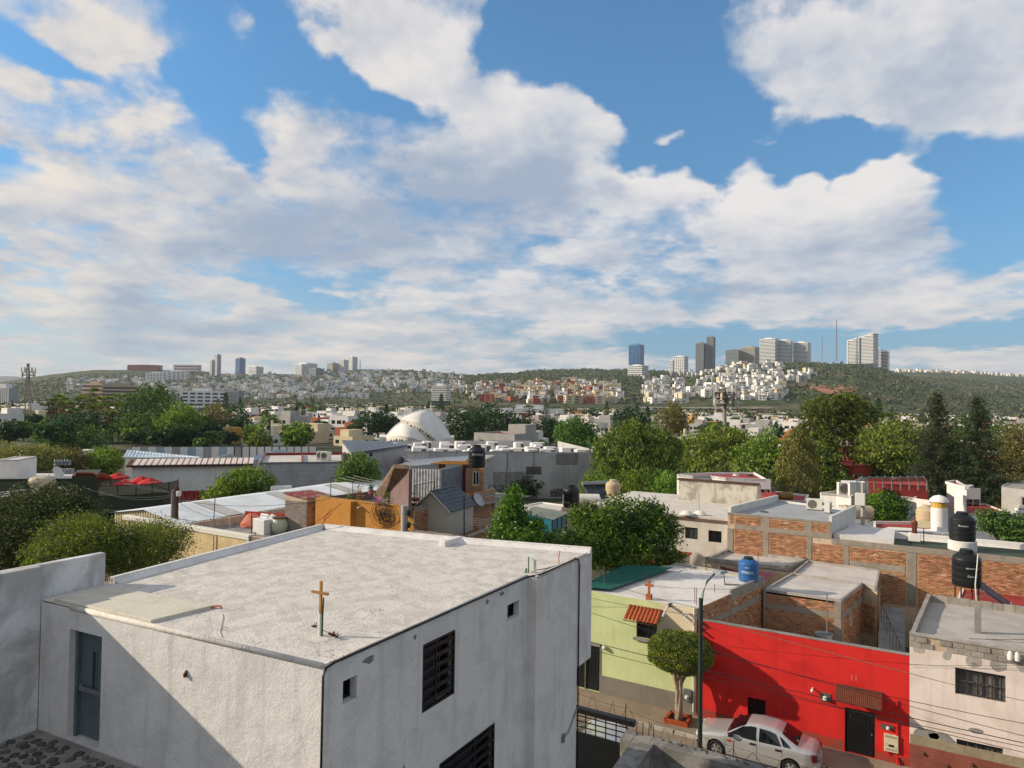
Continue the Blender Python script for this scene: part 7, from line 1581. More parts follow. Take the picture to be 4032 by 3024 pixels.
def terrain():
    az=np.concatenate([np.linspace(-math.pi,-.85,36)[:-1],np.linspace(-.85,.85,280),np.linspace(.85,math.pi,36)[1:]])
    rr_=np.concatenate([[2.],np.geomspace(30,700,26),np.geomspace(730,4200,110),np.geomspace(4400,14000,26)])
    v=[];A_,R_=np.meshgrid(az,rr_,indexing='ij');X=(np.sin(A_)*r0[0]+np.cos(A_)*f0[0])*R_;Y=(np.sin(A_)*r0[1]+np.cos(A_)*f0[1])*R_;Zv=hgt(X,Y);n,k=X.shape
    vs=np.stack([X,Y,Zv],-1).reshape(-1,3);fs=[(i*k+j,(i+1)*k+j,(i+1)*k+j+1,i*k+j+1) for i in range(n-1) for j in range(k-1)]
    m=MB();m.v=[tuple(p) for p in vs.tolist()];m.f=fs;m.m=[0]*len(fs)
    mt=bpy.data.materials.new('terrain');mt.use_nodes=True;t=NT(mt.node_tree);b=mt.node_tree.nodes['Principled BSDF'];g=t.n('ShaderNodeNewGeometry');P=g.outputs['Position']
    sp=t.n('ShaderNodeSeparateXYZ');t.l(P,sp.inputs[0]);n1,_=t.noise(P,.012,6,.65);n2,_=t.noise(P,.06,5,.65);n3,_=t.noise(P,.004,3,.5)
    scrub=t.mix(t.ss(n2,.38,.62),hx('#2c3722'),hx('#515c37'));scrub=t.mix(t.m('MULTIPLY',t.ss(n1,.5,.66),.8),scrub,hx('#776850'));plain=t.mix(t.ss(n2,.4,.6),hx('#5f5b50'),hx('#3f4a2c'))
    c=t.mix(t.ss(sp.outputs[2],2.,14.),plain,scrub);t.l(c,b.inputs['Base Color']);b.inputs['Roughness'].default_value=.95;b.inputs['Specular IOR Level'].default_value=.1
    bp=t.n('ShaderNodeBump');bp.inputs['Strength'].default_value=.8;bp.inputs['Distance'].default_value=4.;t.l(n2,bp.inputs['Height']);t.l(bp.outputs[0],b.inputs['Normal'])
    m.build('ground',mt,kind='structure',smooth='all')
terrain()
# ================================================================== town houses on the plain (each a thing) and hillside houses
WG=mat('far_window','#23292e',rough=.2,bump=0,fine=0)
HT=[];CN=['white','cream','grey','tan','terracotta','pale blue','yellow']
def house_template(k,ci):
    rr_=random.Random(k*13+1);W_=rr_.uniform(8,12);D_=rr_.uniform(8,11);h1=rr_.choice((3.2,3.4,6.0,6.2,6.4));wm_=WALLC[ci];rm=ROOFC[rr_.choice((0,0,0,1,2))]
    t=thing('town_house',(0,0,0),'x','house')
    m=MB();m.box((-W_/2,-D_/2,-.3),(W_/2,D_/2,h1));
    if h1<4:m.box((-W_/2+.3,-D_/2+3.,h1),(rr_.uniform(-1,2),D_/2-.3,h1+2.7))
    else:m.box((rr_.uniform(-1,1),0,h1),(W_/2-.4,D_/2-.4,h1+2.3))
    m.build('wall',wm_,t)
    m=MB();m.box((-W_/2+.2,-D_/2+.2,h1+.005),(W_/2-.2,D_/2-.2,h1+.05));rf=m.build('roof',rm,t)
    m=MB()
    for a,b in (((-W_/2,-D_/2),(W_/2,-D_/2)),((W_/2,-D_/2),(W_/2,D_/2)),((W_/2,D_/2),(-W_/2,D_/2)),((-W_/2,D_/2),(-W_/2,-D_/2))):m.wallseg(a,b,h1-.02,h1+.45,.2)
    m.build('parapet',wm_,rf)
    for fl_i in range(2 if h1>4 else 1):
        z=.9+fl_i*2.9
        for sx in (-W_*.3,rr_.uniform(-.5,.5),W_*.28):
            w_=rr_.uniform(.6,1.1);MB().box((sx-w_,-D_/2-.03,z),(sx+w_,-D_/2+.05,z+1.35)).build('window',WG,t)
        for sy in (-D_*.25,D_*.2):MB().box((W_/2-.05,sy-.7,z),(W_/2+.03,sy+.7,z+1.3)).build('window',WG,t);MB().box((-W_/2-.03,sy-.7,z),(-W_/2+.05,sy+.7,z+1.3)).build('window',WG,t)
    if rr_.random()<.75:
        bx,by=rr_.uniform(-2,2),rr_.uniform(0,2);m=MB();m.lathe([(.6,0),(.62,1.0),(.4,1.3),(.25,1.45),(0,1.45)],(bx,by,h1+2.3 if h1<4 else h1+2.3),12);m.build('roof_tank',mat('far_tank_%d'%(k%2),('#1d1f21','#b9ab8c')[k%2],bump=0),t,smooth=True)
    t['_d']=('one storey ' if h1<4 else 'two storey ')+CN[ci];t['_r']=('%s roof'%{'roof_white':'white','roof_grey':'grey','roof_red':'red'}[rm.name])+(' and %s tank'%('black','tan')[k%2] if 'roof_tank' in [c.name.split('.')[0] for c in t.children] else '');kids(t);return t
hc=[0,0,0,1,2,0,3,0,1,0,4,6,0,2]
for k,ci in enumerate(hc):HT.append((house_template(k,ci),ci))
RSV=[(px(6,1090,800,z=0),30),]
def reserved(x,y):
    d=-.5*x+.866*y;xr=.866*x+.5*y
    if d<150:return True
    if 150<d<230 and -42<xr<-8:return True       # shell church and its approach
    if d<310 and -.70<xr/d<-.46:return True       # palm lined avenue
    return False
HP=[];rg=random.Random(21)
def try_cell(x,y,pad):
    return all((x-a)**2+(y-b)**2>pad*pad for a,b in HP[-400:])
cells=[]
for i in range(-80,60):
    for j in range(0,75):
        x=i*15.5+rg.uniform(-2,2);y=j*16.5+rg.uniform(-2,2);d=-.5*x+.866*y;xr=.866*x+.5*y
        if d<135 or d>1050 or abs(xr)>d*.80+15 or reserved(x,y):continue
        if float(hgt(x,y))>1.:continue
        # the road corridor at the left
        if abs((xr+.495*d)-(-1.))<10 and d<330:continue
        cells.append((math.hypot(x,y),x,y,d,xr))
cells.sort();near_h=[];far_h=[];near_t=[];far_t=[]
for r_,x,y,d,xr in cells:
    u_=rg.random();wood=.5+.4*math.sin(x*.013+1)*math.cos(y*.011+xr*.004)
    ph=.70-.25*wood if d<420 else .42-.25*wood
    if xr<-.45*d and d<420:ph*=.45
    if u_<ph:(near_h if len(near_h)<260 else far_h).append((x,y,d))
    elif u_<ph+(.6 if d>300 else .40):(near_t if len(near_t)<200 else far_t).append((x,y,d))
used=set()
for i,(x,y,d) in enumerate(near_h):
    k=rg.randrange(len(HT));o,ci=HT[k];lab='small %s house with flat %s among the plain houses'%(o['_d'],o['_r'])
    s=rg.uniform(.72,1.0);rz=rg.choice((0,math.pi/2,math.pi,-math.pi/2))+rg.gauss(0,.06)
    if k in used:dup(o,(x,y,0),rz,s,label=lab,group='town houses on the plain')
    else:
        used.add(k);o.location=(x,y,0);o.rotation_euler=(0,0,rz);o.scale=(s,s,s);o['_l']=(x,y,0.);o['label']=lab;o['group']='town houses on the plain'
for k,(o,ci) in enumerate(HT):
    if k not in used:o.location=(rg.uniform(-300,-200),rg.uniform(330,420),0);o['label']='small %s house with flat %s among the plain houses'%(o['_d'],o['_r']);o['group']='town houses on the plain'
def far_box(mb,x,y,z,w_,d_,h,rz,ci,wn=((.14,.38),(.58,.86))):
    c,s=math.cos(rz),math.sin(rz);T=lambda a,b:(x+a*c-b*s,y+a*s+b*c)
    f=[T(-w_/2,-d_/2),T(w_/2,-d_/2),T(w_/2,d_/2),T(-w_/2,d_/2)];mb.prism(f,z-2.5,z+h,ci)
    # window bands on the sides that face the valley
    for k in range(max(1,int(h/3))):
        z0=z+1.0+k*2.9
        for a,b in ((0,1),(3,0),(1,2)):
            p,q=A3(f[a]),A3(f[b]);n=np.array([(q-p)[1],-(q-p)[0]]);n/=np.linalg.norm(n);n*=.06
            for u0,u1 in wn:
                A_,B_=lerp(p,q,u0)+n,lerp(p,q,u1)+n;mb.poly([(*A_,z0),(*B_,z0),(*B_,z0+1.3),(*A_,z0+1.3)],7)
m=MB()
for x,y,d in far_h:far_box(m,x,y,0,rg.uniform(8,13),rg.uniform(8,12),rg.choice((3.3,6,6.2,6.4)),rg.choice((0,1.57))+rg.gauss(0,.06),rg.choice((0,0,0,0,1,2,3,4,1)))
m.build('far_town',WALLC+[WG],kind='stuff')
# hillside houses, placed where the photograph shows them on the slopes
regs=[((150,818,340,850),150,'white houses on the far left hillside'),((330,832,560,862),150,'white houses on the far left hillside'),((420,812,640,845),110,'c'),((560,806,800,862),330,'c'),((780,802,1000,850),260,'c'),((1000,828,1180,868),100,'w'),((1140,826,1340,872),190,'w'),((1390,820,1560,862),80,'m'),((1560,790,1690,865),170,'m'),((1440,800,1570,815),24,'m'),((1700,806,1755,826),16,'m'),((1390,846,1480,872),40,'m')]
HS=[];rg=random.Random(5)
for (x0,y0,x1,y1),n,nm in regs:
    for _ in range(n):
        p=hit(9,rg.uniform(x0,x1),rg.uniform(y0,y1))
        if p is None:continue
        HS.append((p,nm))
for _ in range(90):
    x=rg.uniform(1935,2212);p=hit(9,x,np.interp(x,[1935,2000,2100,2212],[801.5,802,805,812.5])+rg.uniform(0,2.5),2000)
    if p is not None:HS.append((p,'r'))
HM=[]
def hill_house(k):
    rr_=random.Random(k+40);m=MB();W_=rr_.uniform(8,13);D_=rr_.uniform(8,11);h=rr_.choice((5.5,6,6.5,8.5,9))
    far_box(m,0,0,0,W_,D_,h,0,0)
    far_box(m,rr_.uniform(-2,2),D_*.15,h+2.5-.2,W_*rr_.uniform(.4,.7),D_*.6,2.8,0,0)
    m.box((-W_/2-.25,-D_/2-.6,h-.2),(W_/2+.25,D_/2+.2,h+.12),0);return m
for k in range(5):
    for ci in (0,1,2,3,4,5):HM.append((hill_house(k).mesh('hillside_house',[WALLC[ci]]+WALLC[1:]+[WG]),ci))
HS.sort(key=lambda e:np.linalg.norm(e[0]));big=set(rg.sample(range(len(HS)),min(300,len(HS))));m=MB()
for i,(p,nm) in enumerate(HS):
    wt={'w':(0,1,1,3,4,0,1),'m':(0,0,0,0,2,0,1),'c':(0,0,0,0,2,1,5,0,3,0),'r':(0,0,0,1)}.get(nm,(0,0,0,2,1));ci=rg.choice(wt);rz=rg.uniform(-.3,.3)+YAW+rg.choice((0,1.57));s=rg.uniform(.7,1.2)*(1.1 if nm in('m','w') else 1.)
    where={'w':'warm toned quarter on the middle hillside','m':'terraces below the skyline towers','c':'crowded hillside below the stepped tower','r':'far ridge beyond the green hill'}.get(nm,'far left hillside')
    if i in big:
        me=rg.choice([h for h,c in HM if c==ci]);o=bpy.data.objects.new('hillside_house',me);col.objects.link(o);o.location=tuple(p);o.rotation_euler=(0,0,rz);o.scale=(s,s,s)
        tag(o,'small %s boxy house in the %s'%(CN[ci],where) if nm!='r' else 'small %s boxy house on the %s'%(CN[ci],where),'house','hillside houses')
    else:
        far_box(m,p[0],p[1],p[2],rg.uniform(8,13)*s,rg.uniform(8,11)*s,rg.choice((5.5,6.2,8.5))*s,rz,ci,((.25,.6),))
m.build('hillside_town',WALLC+[WG],kind='stuff')
# scrub on the hills
sg_=np.random.default_rng(8)
N=26000;a=sg_.uniform(-.68,.68,N);r_=np.sqrt(sg_.uniform(900**2,2500**2,N));X=(np.sin(a)*r0[0]+np.cos(a)*f0[0])*r_;Y=(np.sin(a)*r0[1]+np.cos(a)*f0[1])*r_;Zh=hgt(X,Y)
keep=(Zh>6)&(sg_.random(N)<np.where(a>-.1,.85,.45));X,Y,Zh=X[keep],Y[keep],Zh[keep];k=len(X);rad_=sg_.uniform(1.6,4.2,k)
P=np.stack([X,Y,Zh+rad_*.3],1);P=np.repeat(P,7,0)+sg_.normal(size=(k*7,3))*np.repeat(rad_,7)[:,None]*[.5,.5,.38]
me=leafmesh('hillside_scrub',P,np.repeat(rad_,7)*1.15,leafmat('scrub_leaf','#27331f','#4a5630',.1,.35),.9,3)
o=bpy.data.objects.new('hillside_scrub',me);col.objects.link(o);o['kind']='stuff'
# red earth cut and the highway at the foot of the hill, draped on the slope
def drape(name,zn,rows,mt,lift):
    m=MB();n=len(rows[0]);vs=[]
    for r_ in rows:
        for x,y in r_:
            p=hit(zn,x,y,400.);p=p if p is not None else U(zn,x,y,d=1300);vs.append(p+A3([0,0,lift]))
    m.raw(vs,[(i*n+j,i*n+j+1,(i+1)*n+j+1,(i+1)*n+j) for i in range(len(rows)-1) for j in range(n-1)]);return m.build(name,mt,kind='structure')
xs_=np.linspace(380,765,14)
drape('earth_cut',8,[[(x,np.interp(x,[380,520,640,765],[497,488,486,505])+(k/4.)*np.interp(x,[380,520,640,765],[20,68,76,22])) for x in xs_] for k in range(5)],mat('red_earth','#9a6243','#b98a66',.03,.7,rough=.95,bump=.4,bs=.3),1.2)
xs_=np.linspace(1150,2300,24)
drape('highway',7,[[(x,508+k+3*math.sin(x*.004)) for x in xs_] for k in (0,9)],mat('pale_highway','#8d8375',bump=0),1.5)
# ================================================================== skyline towers
def tower(name,label,x0,x1,yt,yb,core,slab,nf,style='slab',dist=None,dep=.8,rot=.7,sec=None,cat='tower'):
    p=hit(9,(x0+x1)/2,yb) if dist is None else None
    if p is None:
        v=ray(9,(x0+x1)/2,yb);p=CAM+v*((dist or 2300)/1.);p[2]=min(p[2],float(hgt(p[0],p[1]))) if dist is None else p[2]
    d=(p-CAM)@fw;S=4032/2212*d/F;W_=(x1-x0)*S;Ht=(yb-yt)*S;wv=W_/(math.cos(rot)+dep*math.sin(rot));dv=wv*dep
    t=thing(name,p-[0,0,3],label,cat);ax=A3(r0)*math.cos(rot)-A3(f0)*math.sin(rot) if rot>=0 else A3(r0)*math.cos(rot)-A3(f0)*math.sin(rot);ay=np.cross([0,0,1],ax)
    o=p-ax*wv/2-ay*dv/2-[0,0,0];T=lambda u_,v_,z:o+ax*u_*wv+ay*v_*dv+A3([0,0,z])
    def bx(u0,u1,v0,v1,z0,z1,mt,nm,par=t,top=None):
        m=MB();m.hexa([T(u0,v0,z0),T(u1,v0,z0),T(u1,v1,z0),T(u0,v1,z0)],[T(u0,v0,z1),T(u1,v0,top or z1),T(u1,v1,top or z1),T(u0,v1,z1)]);return m.build(nm,mt,par)
    if style=='slope':
        bx(0,1,0,1,-8,Ht*.80,core,'body',top=Ht)
        for i in range(nf):
            z=Ht*(i+1)/(nf+1);u0=0 if z<Ht*.8 else (z-Ht*.8)/(Ht*.2);bx(min(u0+.02,.97),1.01,-.03,1.03,z-Ht/nf*.26,z+Ht/nf*.26,slab,'floor_band')
        bx(-.04,.0,-.03,1.03,-8,Ht*.80,slab,'end_wall');m=MB();m.hexa([T(-.04,-.03,Ht*.79),T(1.02,-.03,Ht),T(1.02,1.03,Ht),T(-.04,1.03,Ht*.79)],[T(-.04,-.03,Ht*.83),T(1.02,-.03,Ht*1.035),T(1.02,1.03,Ht*1.035),T(-.04,1.03,Ht*.83)]);m.build('sloping_roof',slab,t);bx(.47,.53,-.05,-.02,-5,Ht*.88,core,'dark_strip');return t
    bx(0,1,0,1,-8,Ht*.985,core,'body')
    if style in('slab','grid'):
        for i in range(nf+1):
            z=Ht*i/nf;bx(-.03,1.03,-.04,1.04,z-Ht/nf*.34,z+Ht/nf*.18,slab,'floor_band')
        if style=='grid':
            for u_ in (0,.2,.4,.6,.8,1.):bx(u_-.03,u_+.03,-.05,-.03,0,Ht,slab,'pier')
            for v_ in (0,.33,.66,1.):bx(-.05,-.03,v_-.04,v_+.04,0,Ht,slab,'pier')
    if style=='vert':
        for u_ in np.linspace(0,1,9):bx(u_-.025,u_+.025,-.03,0,0,Ht,slab,'fin')
        for v_ in np.linspace(0,1,6):bx(-.03,0,v_-.03,v_+.03,0,Ht,slab,'fin')
    if style=='glass':
        bx(-.012,1.012,-.012,1.012,Ht*.97,Ht*1.0,slab,'crown')
        for u_ in (0,.33,.66,1):bx(u_-.008,u_+.008,-.012,0,0,Ht,slab,'mullion')
        for i in range(1,nf):bx(-.008,1.008,-.010,1.010,Ht*i/nf-.15,Ht*i/nf+.15,slab,'floor_line')
    bx(.25,.7,.2,.8,Ht*.985,Ht*1.0+3,slab,'roof_plant');return t
tw=mat('tower_white','#dddcd8','#cccbc8',.02,.3,bump=0);tgd=mat('tower_dark_glass','#2f3a42',rough=.15,bump=0,fine=0,spec=.6);tgb=mat('tower_blue_glass','#35628f','#24486e',.03,.6,rough=.08,bump=0,fine=0,spec=.7,metal=.4);tgg=mat('tower_grey_glass','#5d6a6c',rough=.2,bump=0,fine=0);tdk=mat('tower_charcoal','#3d434a',rough=.4,bump=0);tgrey=mat('tower_grey','#8b9092',bump=0)
tower('skyline_tower','slim pale tower, lower of a joined pair on the left ridge',453,464,778,812,tgrey,tw,16,'vert');tower('skyline_tower','slim taller pale tower of the joined pair on the left ridge',463,477,766,812,tgrey,tw,22,'vert')
tower('skyline_tower','dark blue glass office tower on the left ridge',508,530,774,808,tgb,tgrey,12,'glass');tower('apartment_block','white low tower with rounded corner near the glass office tower',535,570,788,807,tgg,tw,7,'slab',dep=.5)
tower('skyline_tower','stepped tower of white floor slabs jutting over a broader base',637,686,766,790,tgg,tw,11,'slab',dep=.6);tower('skyline_tower','broad white slabbed base storeys of the stepped tower',636,668,788,812,tgg,tw,10,'slab',dep=.7);tower('concrete_frame_building','bare concrete frame of a building going up by the stepped tower',668,700,797,811,tdk,tgrey,5,'slab')
tower('apartment_block','beige apartment slab beside a taller grey pair',707,731,779,800,tgg,mat('tower_beige','#b3ab9c',bump=0),9,'grid');tower('apartment_block','grey apartment tower, left of a touching pair on the hill',731,752,772,799,tgg,tw,12,'grid',rot=.6);tower('apartment_block','grey apartment tower, right of a touching pair on the hill',752,772,772,799,tgg,tw,12,'grid',rot=.75)
tower('skyline_tower','blue mirror glass tower rising alone behind a white block',1358,1391,745,800,tgb,mat('tower_blue_trim','#5f86a8',bump=0),22,'glass',dist=2000);tower('apartment_block','low white terraced block in front of the blue mirror tower',1357,1400,791,812,tgg,tw,5,'slab');tower('apartment_block','slender white side wing of a white grid tower',1446,1456,779,808,tgg,tw,9,'slab');tower('skyline_tower','white grid apartment tower with dark windows',1455,1486,771,808,tgd,tw,11,'grid')
tower('skyline_tower','charcoal ribbed tower, shorter of the dark twin towers',1503,1525,741,802,tdk,tgrey,26,'vert',dist=1900);tower('skyline_tower','charcoal ribbed tower, taller of the dark twin towers',1526,1545,727,802,tdk,tgrey,30,'vert',dist=1900)
tower('concrete_frame_building','greenish unfinished apartment slab, left of a stepped pair',1567,1602,757,785,tgg,tgrey,10,'slab',dist=1700,rot=.6);tower('concrete_frame_building','beige unfinished apartment slab, right of a stepped pair',1601,1640,751,785,tgg,mat('tower_sand','#aaa28f',bump=0),12,'slab',dist=1700,rot=.75)
tower('apartment_block','wide white apartment tower with many balconies on the hill crest',1643,1680,733,784,tgd,tw,17,'slab',dist=1550,dep=.6,rot=.75);tower('apartment_block','white balconied wing joined to the wide apartment tower',1678,1711,736,784,tgd,tw,16,'slab',dist=1550,dep=.6,rot=.6);tower('apartment_block','white narrow apartment tower standing apart on the hill crest',1714,1751,741,783,tgd,tw,15,'slab',dist=1550)
tower('skyline_tower','white tower with a steeply sloping roofline on the hill crest',1837,1891,724,788,tgd,tw,20,'slope',dist=1500,dep=.5,rot=.85);tower('apartment_block','white slabbed tower behind the sloping one',1888,1905,754,792,tgd,tw,12,'slab',dist=1560);tower('apartment_block','white slabbed tower, lowest of the group behind the sloping one',1902,1921,760,797,tgd,tw,12,'slab',dist=1560)
brn=mat('office_brown','#6f4a3f','#5e3e35',.1,.5,bump=0)
tower('office_block','brown brick office with long cream bands among the trees',183,240,830,873,brn,mat('office_cream','#a89a86',bump=0),5,'slab',dist=700,dep=.6,rot=.25,cat='building');tower('office_block','brown office wing with stacked open galleries',232,293,834,872,mat('office_shade','#4c4440',bump=0),mat('office_cream','#a89a86'),5,'slab',dist=690,dep=.4,rot=-.15,cat='building')
tower('apartment_block','white framed residential block with black panels beyond the palms',397,480,846,877,tdk,tw,4,'grid',dist=560,dep=.3,rot=.05,cat='building');tower('apartment_block','grey end block joined to the white framed residential block',478,524,845,876,tgrey,tgrey,4,'grid',dist=570,dep=.5,rot=.2,cat='building')
tower('apartment_block','grey block with staggered narrow windows at the edge of the trees',-12,34,838,874,tgrey,tw,6,'vert',dist=520,dep=.6,rot=.2,cat='building');tower('apartment_block','white eight storey apartment block standing among trees',934,972,834,864,tgd,tw,8,'slab',dist=800,rot=.3,cat='building')
tower('hospital_block','white gridded hospital like block on the left hillside',319,356,806,824,tgg,tw,5,'grid',dep=.35,rot=.1,cat='building');tower('hospital_block','longer white gridded block on the left hillside',355,406,803,822,tgg,tw,6,'grid',dep=.3,rot=.1,cat='building')
rb_=mat('far_red_wall','#8f4a41',bump=0)
tower('red_complex','low brick red complex on the left ridge top',283,345,790,803,rb_,rb_,2,'grid',dist=2450,dep=.4,rot=.1,cat='building');tower('red_complex','long low red roofed complex on the left ridge top',378,432,789,800,rb_,tw,2,'slab',dist=2450,dep=.3,rot=.1,cat='building')
tower('market_hall','long white roofed market hall beyond the big dark tree',1080,1215,886,905,mat('hall_red','#7e3c33',bump=0),tw,1,'slab',dist=390,dep=.25,rot=.05,cat='building')
def mast(label,x,yt,yb,dist,mt,r_=.5,n=12,panels=False):
    b=U(9,x,yb,d=dist);a=U(9,x,yt,d=dist);t=thing('radio_mast',b,label,'mast')
    for k in range(3):
        an=2*math.pi*k/3+.4;o_=A3([math.cos(an),math.sin(an),0])*r_;MB().tube([b+o_,a+o_*.3],r_*.16,4).build('mast_leg',mt,t)
    for i in range(n):
        f=i/n;f2=(i+1)/n;w_=1-.7*f;w2=1-.7*f2
        for k in range(3):
            a0=2*math.pi*k/3+.4;a1=a0+2*math.pi/3;MB().tube([lerp(b,a,f)+A3([math.cos(a0),math.sin(a0),0])*r_*w_,lerp(b,a,f2)+A3([math.cos(a1),math.sin(a1),0])*r_*w2],r_*.09,3).build('brace',mt,t)
    if panels:
        for i in range(12):
            an=2*math.pi*i/12;z=.80 if i%2 else .88;c=lerp(b,a,z)+A3([math.cos(an),math.sin(an),0])*r_*1.9;MB().box(c-[r_*.2,r_*.2,r_*.9],c+[r_*.2,r_*.2,r_*.9]).build('antenna_panel',MK['pvc'],t);MB().tube([c,lerp(b,a,z)],r_*.08,3).build('bracket',mt,t)
        for z in (.78,.84):
            m=MB();m.lathe([(r_*2.1,0),(r_*2.1,r_*.15),(r_*.3,r_*.15)],lerp(b,a,z),12);m.build('platform',mt,t)
    return t
mast('red and white lattice telecom mast with antenna crown among low houses',61,785,905,300,mat('mast_grey','#8e8780',bump=0),1.3,14,True)
mast('tall thin mast on the hill crest beside the sloping tower',1807,692,780,1500,mat('mast_red','#8a6a66',bump=0),1.6,10);mast('thinner shorter mast on the hill crest',1776,728,782,1500,MATS['mast_grey'],1.2,10);mast('lattice pylon on the skyline beside the grey apartment pair',778,778,802,2300,MATS['mast_grey'],3,6)
# camouflaged cell tower between the trees
b=U(7,1890,680,d=150);b[2]=0;a=U(7,1890,330,d=150);t=thing('cell_tower',b,'cell tower crowded with pale antenna panels above the pepper trees','mast');MB().tube([b,a],[.5,.3],8).build('pole',MATS['mast_grey'],t)
rr=random.Random(3)
for i in range(26):
    an=rr.uniform(0,6.28);z=rr.choice((.80,.86,.92,.97));c=lerp(b,a,z)+A3([math.cos(an),math.sin(an),0])*rr.uniform(1.3,2.8);h=rr.uniform(.7,1.4);MB().box(c-[.18,.18,h],c+[.18,.18,h]).build('antenna_panel',WALLC[2] if i%3 else MK['pvc'],t)
for z in (.80,.88,.95):m=MB();m.lathe([(2.6,0),(2.6,.12),(.3,.12)],lerp(b,a,z),14);m.build('platform',MATS['mast_grey'],t)
# ================================================================== mid-distance houses at the right
RW=WALLC[0]
def rhouse(label,pts,z,wm=None,rm=None,ph=.2,wins=None,name='red_roof_house',cat='house',z0=0):
    return fh(name,label,[px(*p,z=z) for p in pts],z,wm or RW,rm or RED,ph,z0,wins,cat=cat)
rhouse('white two storey house with red roof and small windows under the pepper trees',[(15,270,62),(15,430,82),(15,600,78),(15,760,98),(15,1175,112),(15,1050,42),(15,620,45)],6.0,wins={1:[(.5,1.3,4.0,5.2)],3:[(.8,1.9,3.9,5.2),(3.2,4.2,3.9,5.2)],2:[(.9,1.5,2.6,3.7)]})
rhouse('low white house with broad red roof and a red tank block',[(15,595,255),(15,985,312),(15,1560,335),(15,1595,270),(15,1290,235),(15,880,235)],3.9,wins={1:[(.6,2.4,2.2,3.1),(3.4,4.4,2.2,3.1)]})
p=U(15,950,270,z=3.9);t=thing('tank_block',p,'red painted block carrying a white and a black water tank','plinth');q_=A3([.87,.5,0]);MB().obox(p-q_*1.6,q_*3.2,A3([-.5,.87,0])*1.2,(0,0,.85)).build('block',RED,t)
tank(p-q_*.75+A3([-.25,.4,.85]),.58,1.45,'#c4c1bb','pale water tank beside a black one on the red block',3);tank(p+q_*.75+A3([-.25,.4,.85]),.58,1.4,'#1d1f22','black water tank beside a pale one on the red block',3)
rhouse('small red roofed dormer block on the broad red roof',[(15,1070,225),(15,1200,285),(15,1290,225),(15,1140,190)],4.9,RED,RED,.0,None,'roof_block','building',3.9)
p=U(15,1360,300,z=3.95);t=thing('gas_tank',p,'rusty yellow gas cylinder on the broad red roof','gas tank');MB().tube([p+A3(r0)*-.75+[0,0,.4],p+A3(r0)*-.65+[0,0,.4],p+A3(r0)*.65+[0,0,.4],p+A3(r0)*.75+[0,0,.4]],[.15,.38,.38,.15],14).build('shell',mat('ochre_gas_tank','#8f7338','#6f5426',2,.6,rough=.5,bump=.05),t,smooth=True)
rhouse('white cubic house with red roof and a tall white chimney block',[(19,570,300),(19,700,312),(19,820,330),(19,900,300),(19,740,280)],4.4,wins={2:[(.3,1.6,2.6,3.6)]})
p=px(19,810,320,z=4.4);fh('chimney_block','tall white chimney block carrying a beige fan unit',[p,p+[1.6,.9],p+[.7,2.4],p+[-.9,1.5]],5.8,RW,RW,.05,cat='building')
ac_unit(U(19,780,308,z=4.45),.4,'beige rooftop fan unit on the white cubic house',1.8)
rhouse('low white annex with thin red roof in front of the cubic house',[(19,715,392),(19,860,412),(19,1000,418),(19,900,385)],3.6,ph=.1)
rhouse('long white bungalow with dark windows and red roof behind the small orange tree',[(19,1010,300),(19,1330,345),(19,1440,275),(19,1130,262)],4.2,wins={0:[(2.6,3.4,2.4,3.4),(5.,6.6,2.3,3.5)]})
rhouse('dark red villa with glazed canopy and white framed windows',[(19,820,205),(19,1110,225),(19,1440,240),(19,1400,190),(19,860,180)],5.4,mat('villa_red','#8a322c','#762a25',.5,.5,bump=.1),RED,.1,wins={0:[(1,2.4,3,4.2)]})
m=MB();q4=[U(19,865,190,z=6.2),U(19,1430,192,z=6.2),U(19,1400,158,z=6.9),U(19,905,160,z=6.9)];t=thing('glass_canopy',(q4[0][0],q4[0][1],5.4),'long tilted glass canopy in white frames on the dark red villa','canopy');m.hexa([p-[0,0,.06] for p in q4],q4);m.build('glass',mat('pale_glass','#8fa3a4',rough=.1,bump=0,fine=0,spec=.6),t)
for i in range(9):
    f=i/8;MB().tube([lerp(q4[0],q4[1],f)+[0,0,.05],lerp(q4[3],q4[2],f)+[0,0,.05]],.07,4).build('frame_bar',MK['steel'],t);b=lerp(q4[0],q4[1],f);MB().tube([b,(b[0],b[1],5.3)],.06,4).build('canopy_post',MK['steel'],t)
rhouse('white stepped house with red roof between the two tall pines',[(19,1590,210),(19,1660,200),(19,1750,255),(19,1690,240)],5.6,wins={1:[(.6,1.6,3.4,4.6)]})
rhouse('pale house with dark window strip beyond the pines',[(19,1600,260),(19,1760,262),(19,1800,235),(19,1640,235)],4.4,wins={0:[(2,3.6,2.2,3.4)]})
rhouse('broad red tiled roof yard below the two tall pines',[(19,1340,420),(19,1700,470),(19,2080,450),(19,1900,380),(19,1500,385)],2.6,RW,RED,.1)
rhouse('weathered grey blue house with one shuttered window at the pines',[(19,2030,235),(19,2260,262),(19,2300,215),(19,2080,215)],5.0,WALLC[2],ROOFC[1],.1,{0:[(2.,4.2,3.,4.2)]})
rhouse('ochre brick garden wall with dry yard behind the pines',[(19,1980,370),(19,2260,360),(19,2260,345),(19,1990,352)],2.2,WALLC[6],WALLC[6],.0,None,'garden_wall','wall')
rhouse('white house corner with flat roof at the dry yard',[(19,2150,425),(19,2300,420),(19,2300,400),(19,2160,405)],4.2)
rhouse('low white roof with solar panes beside the leafy bush',[(19,1780,500),(19,2060,480),(19,2200,450),(19,1900,490)],3.2,RW,ROOFC[0],.1)
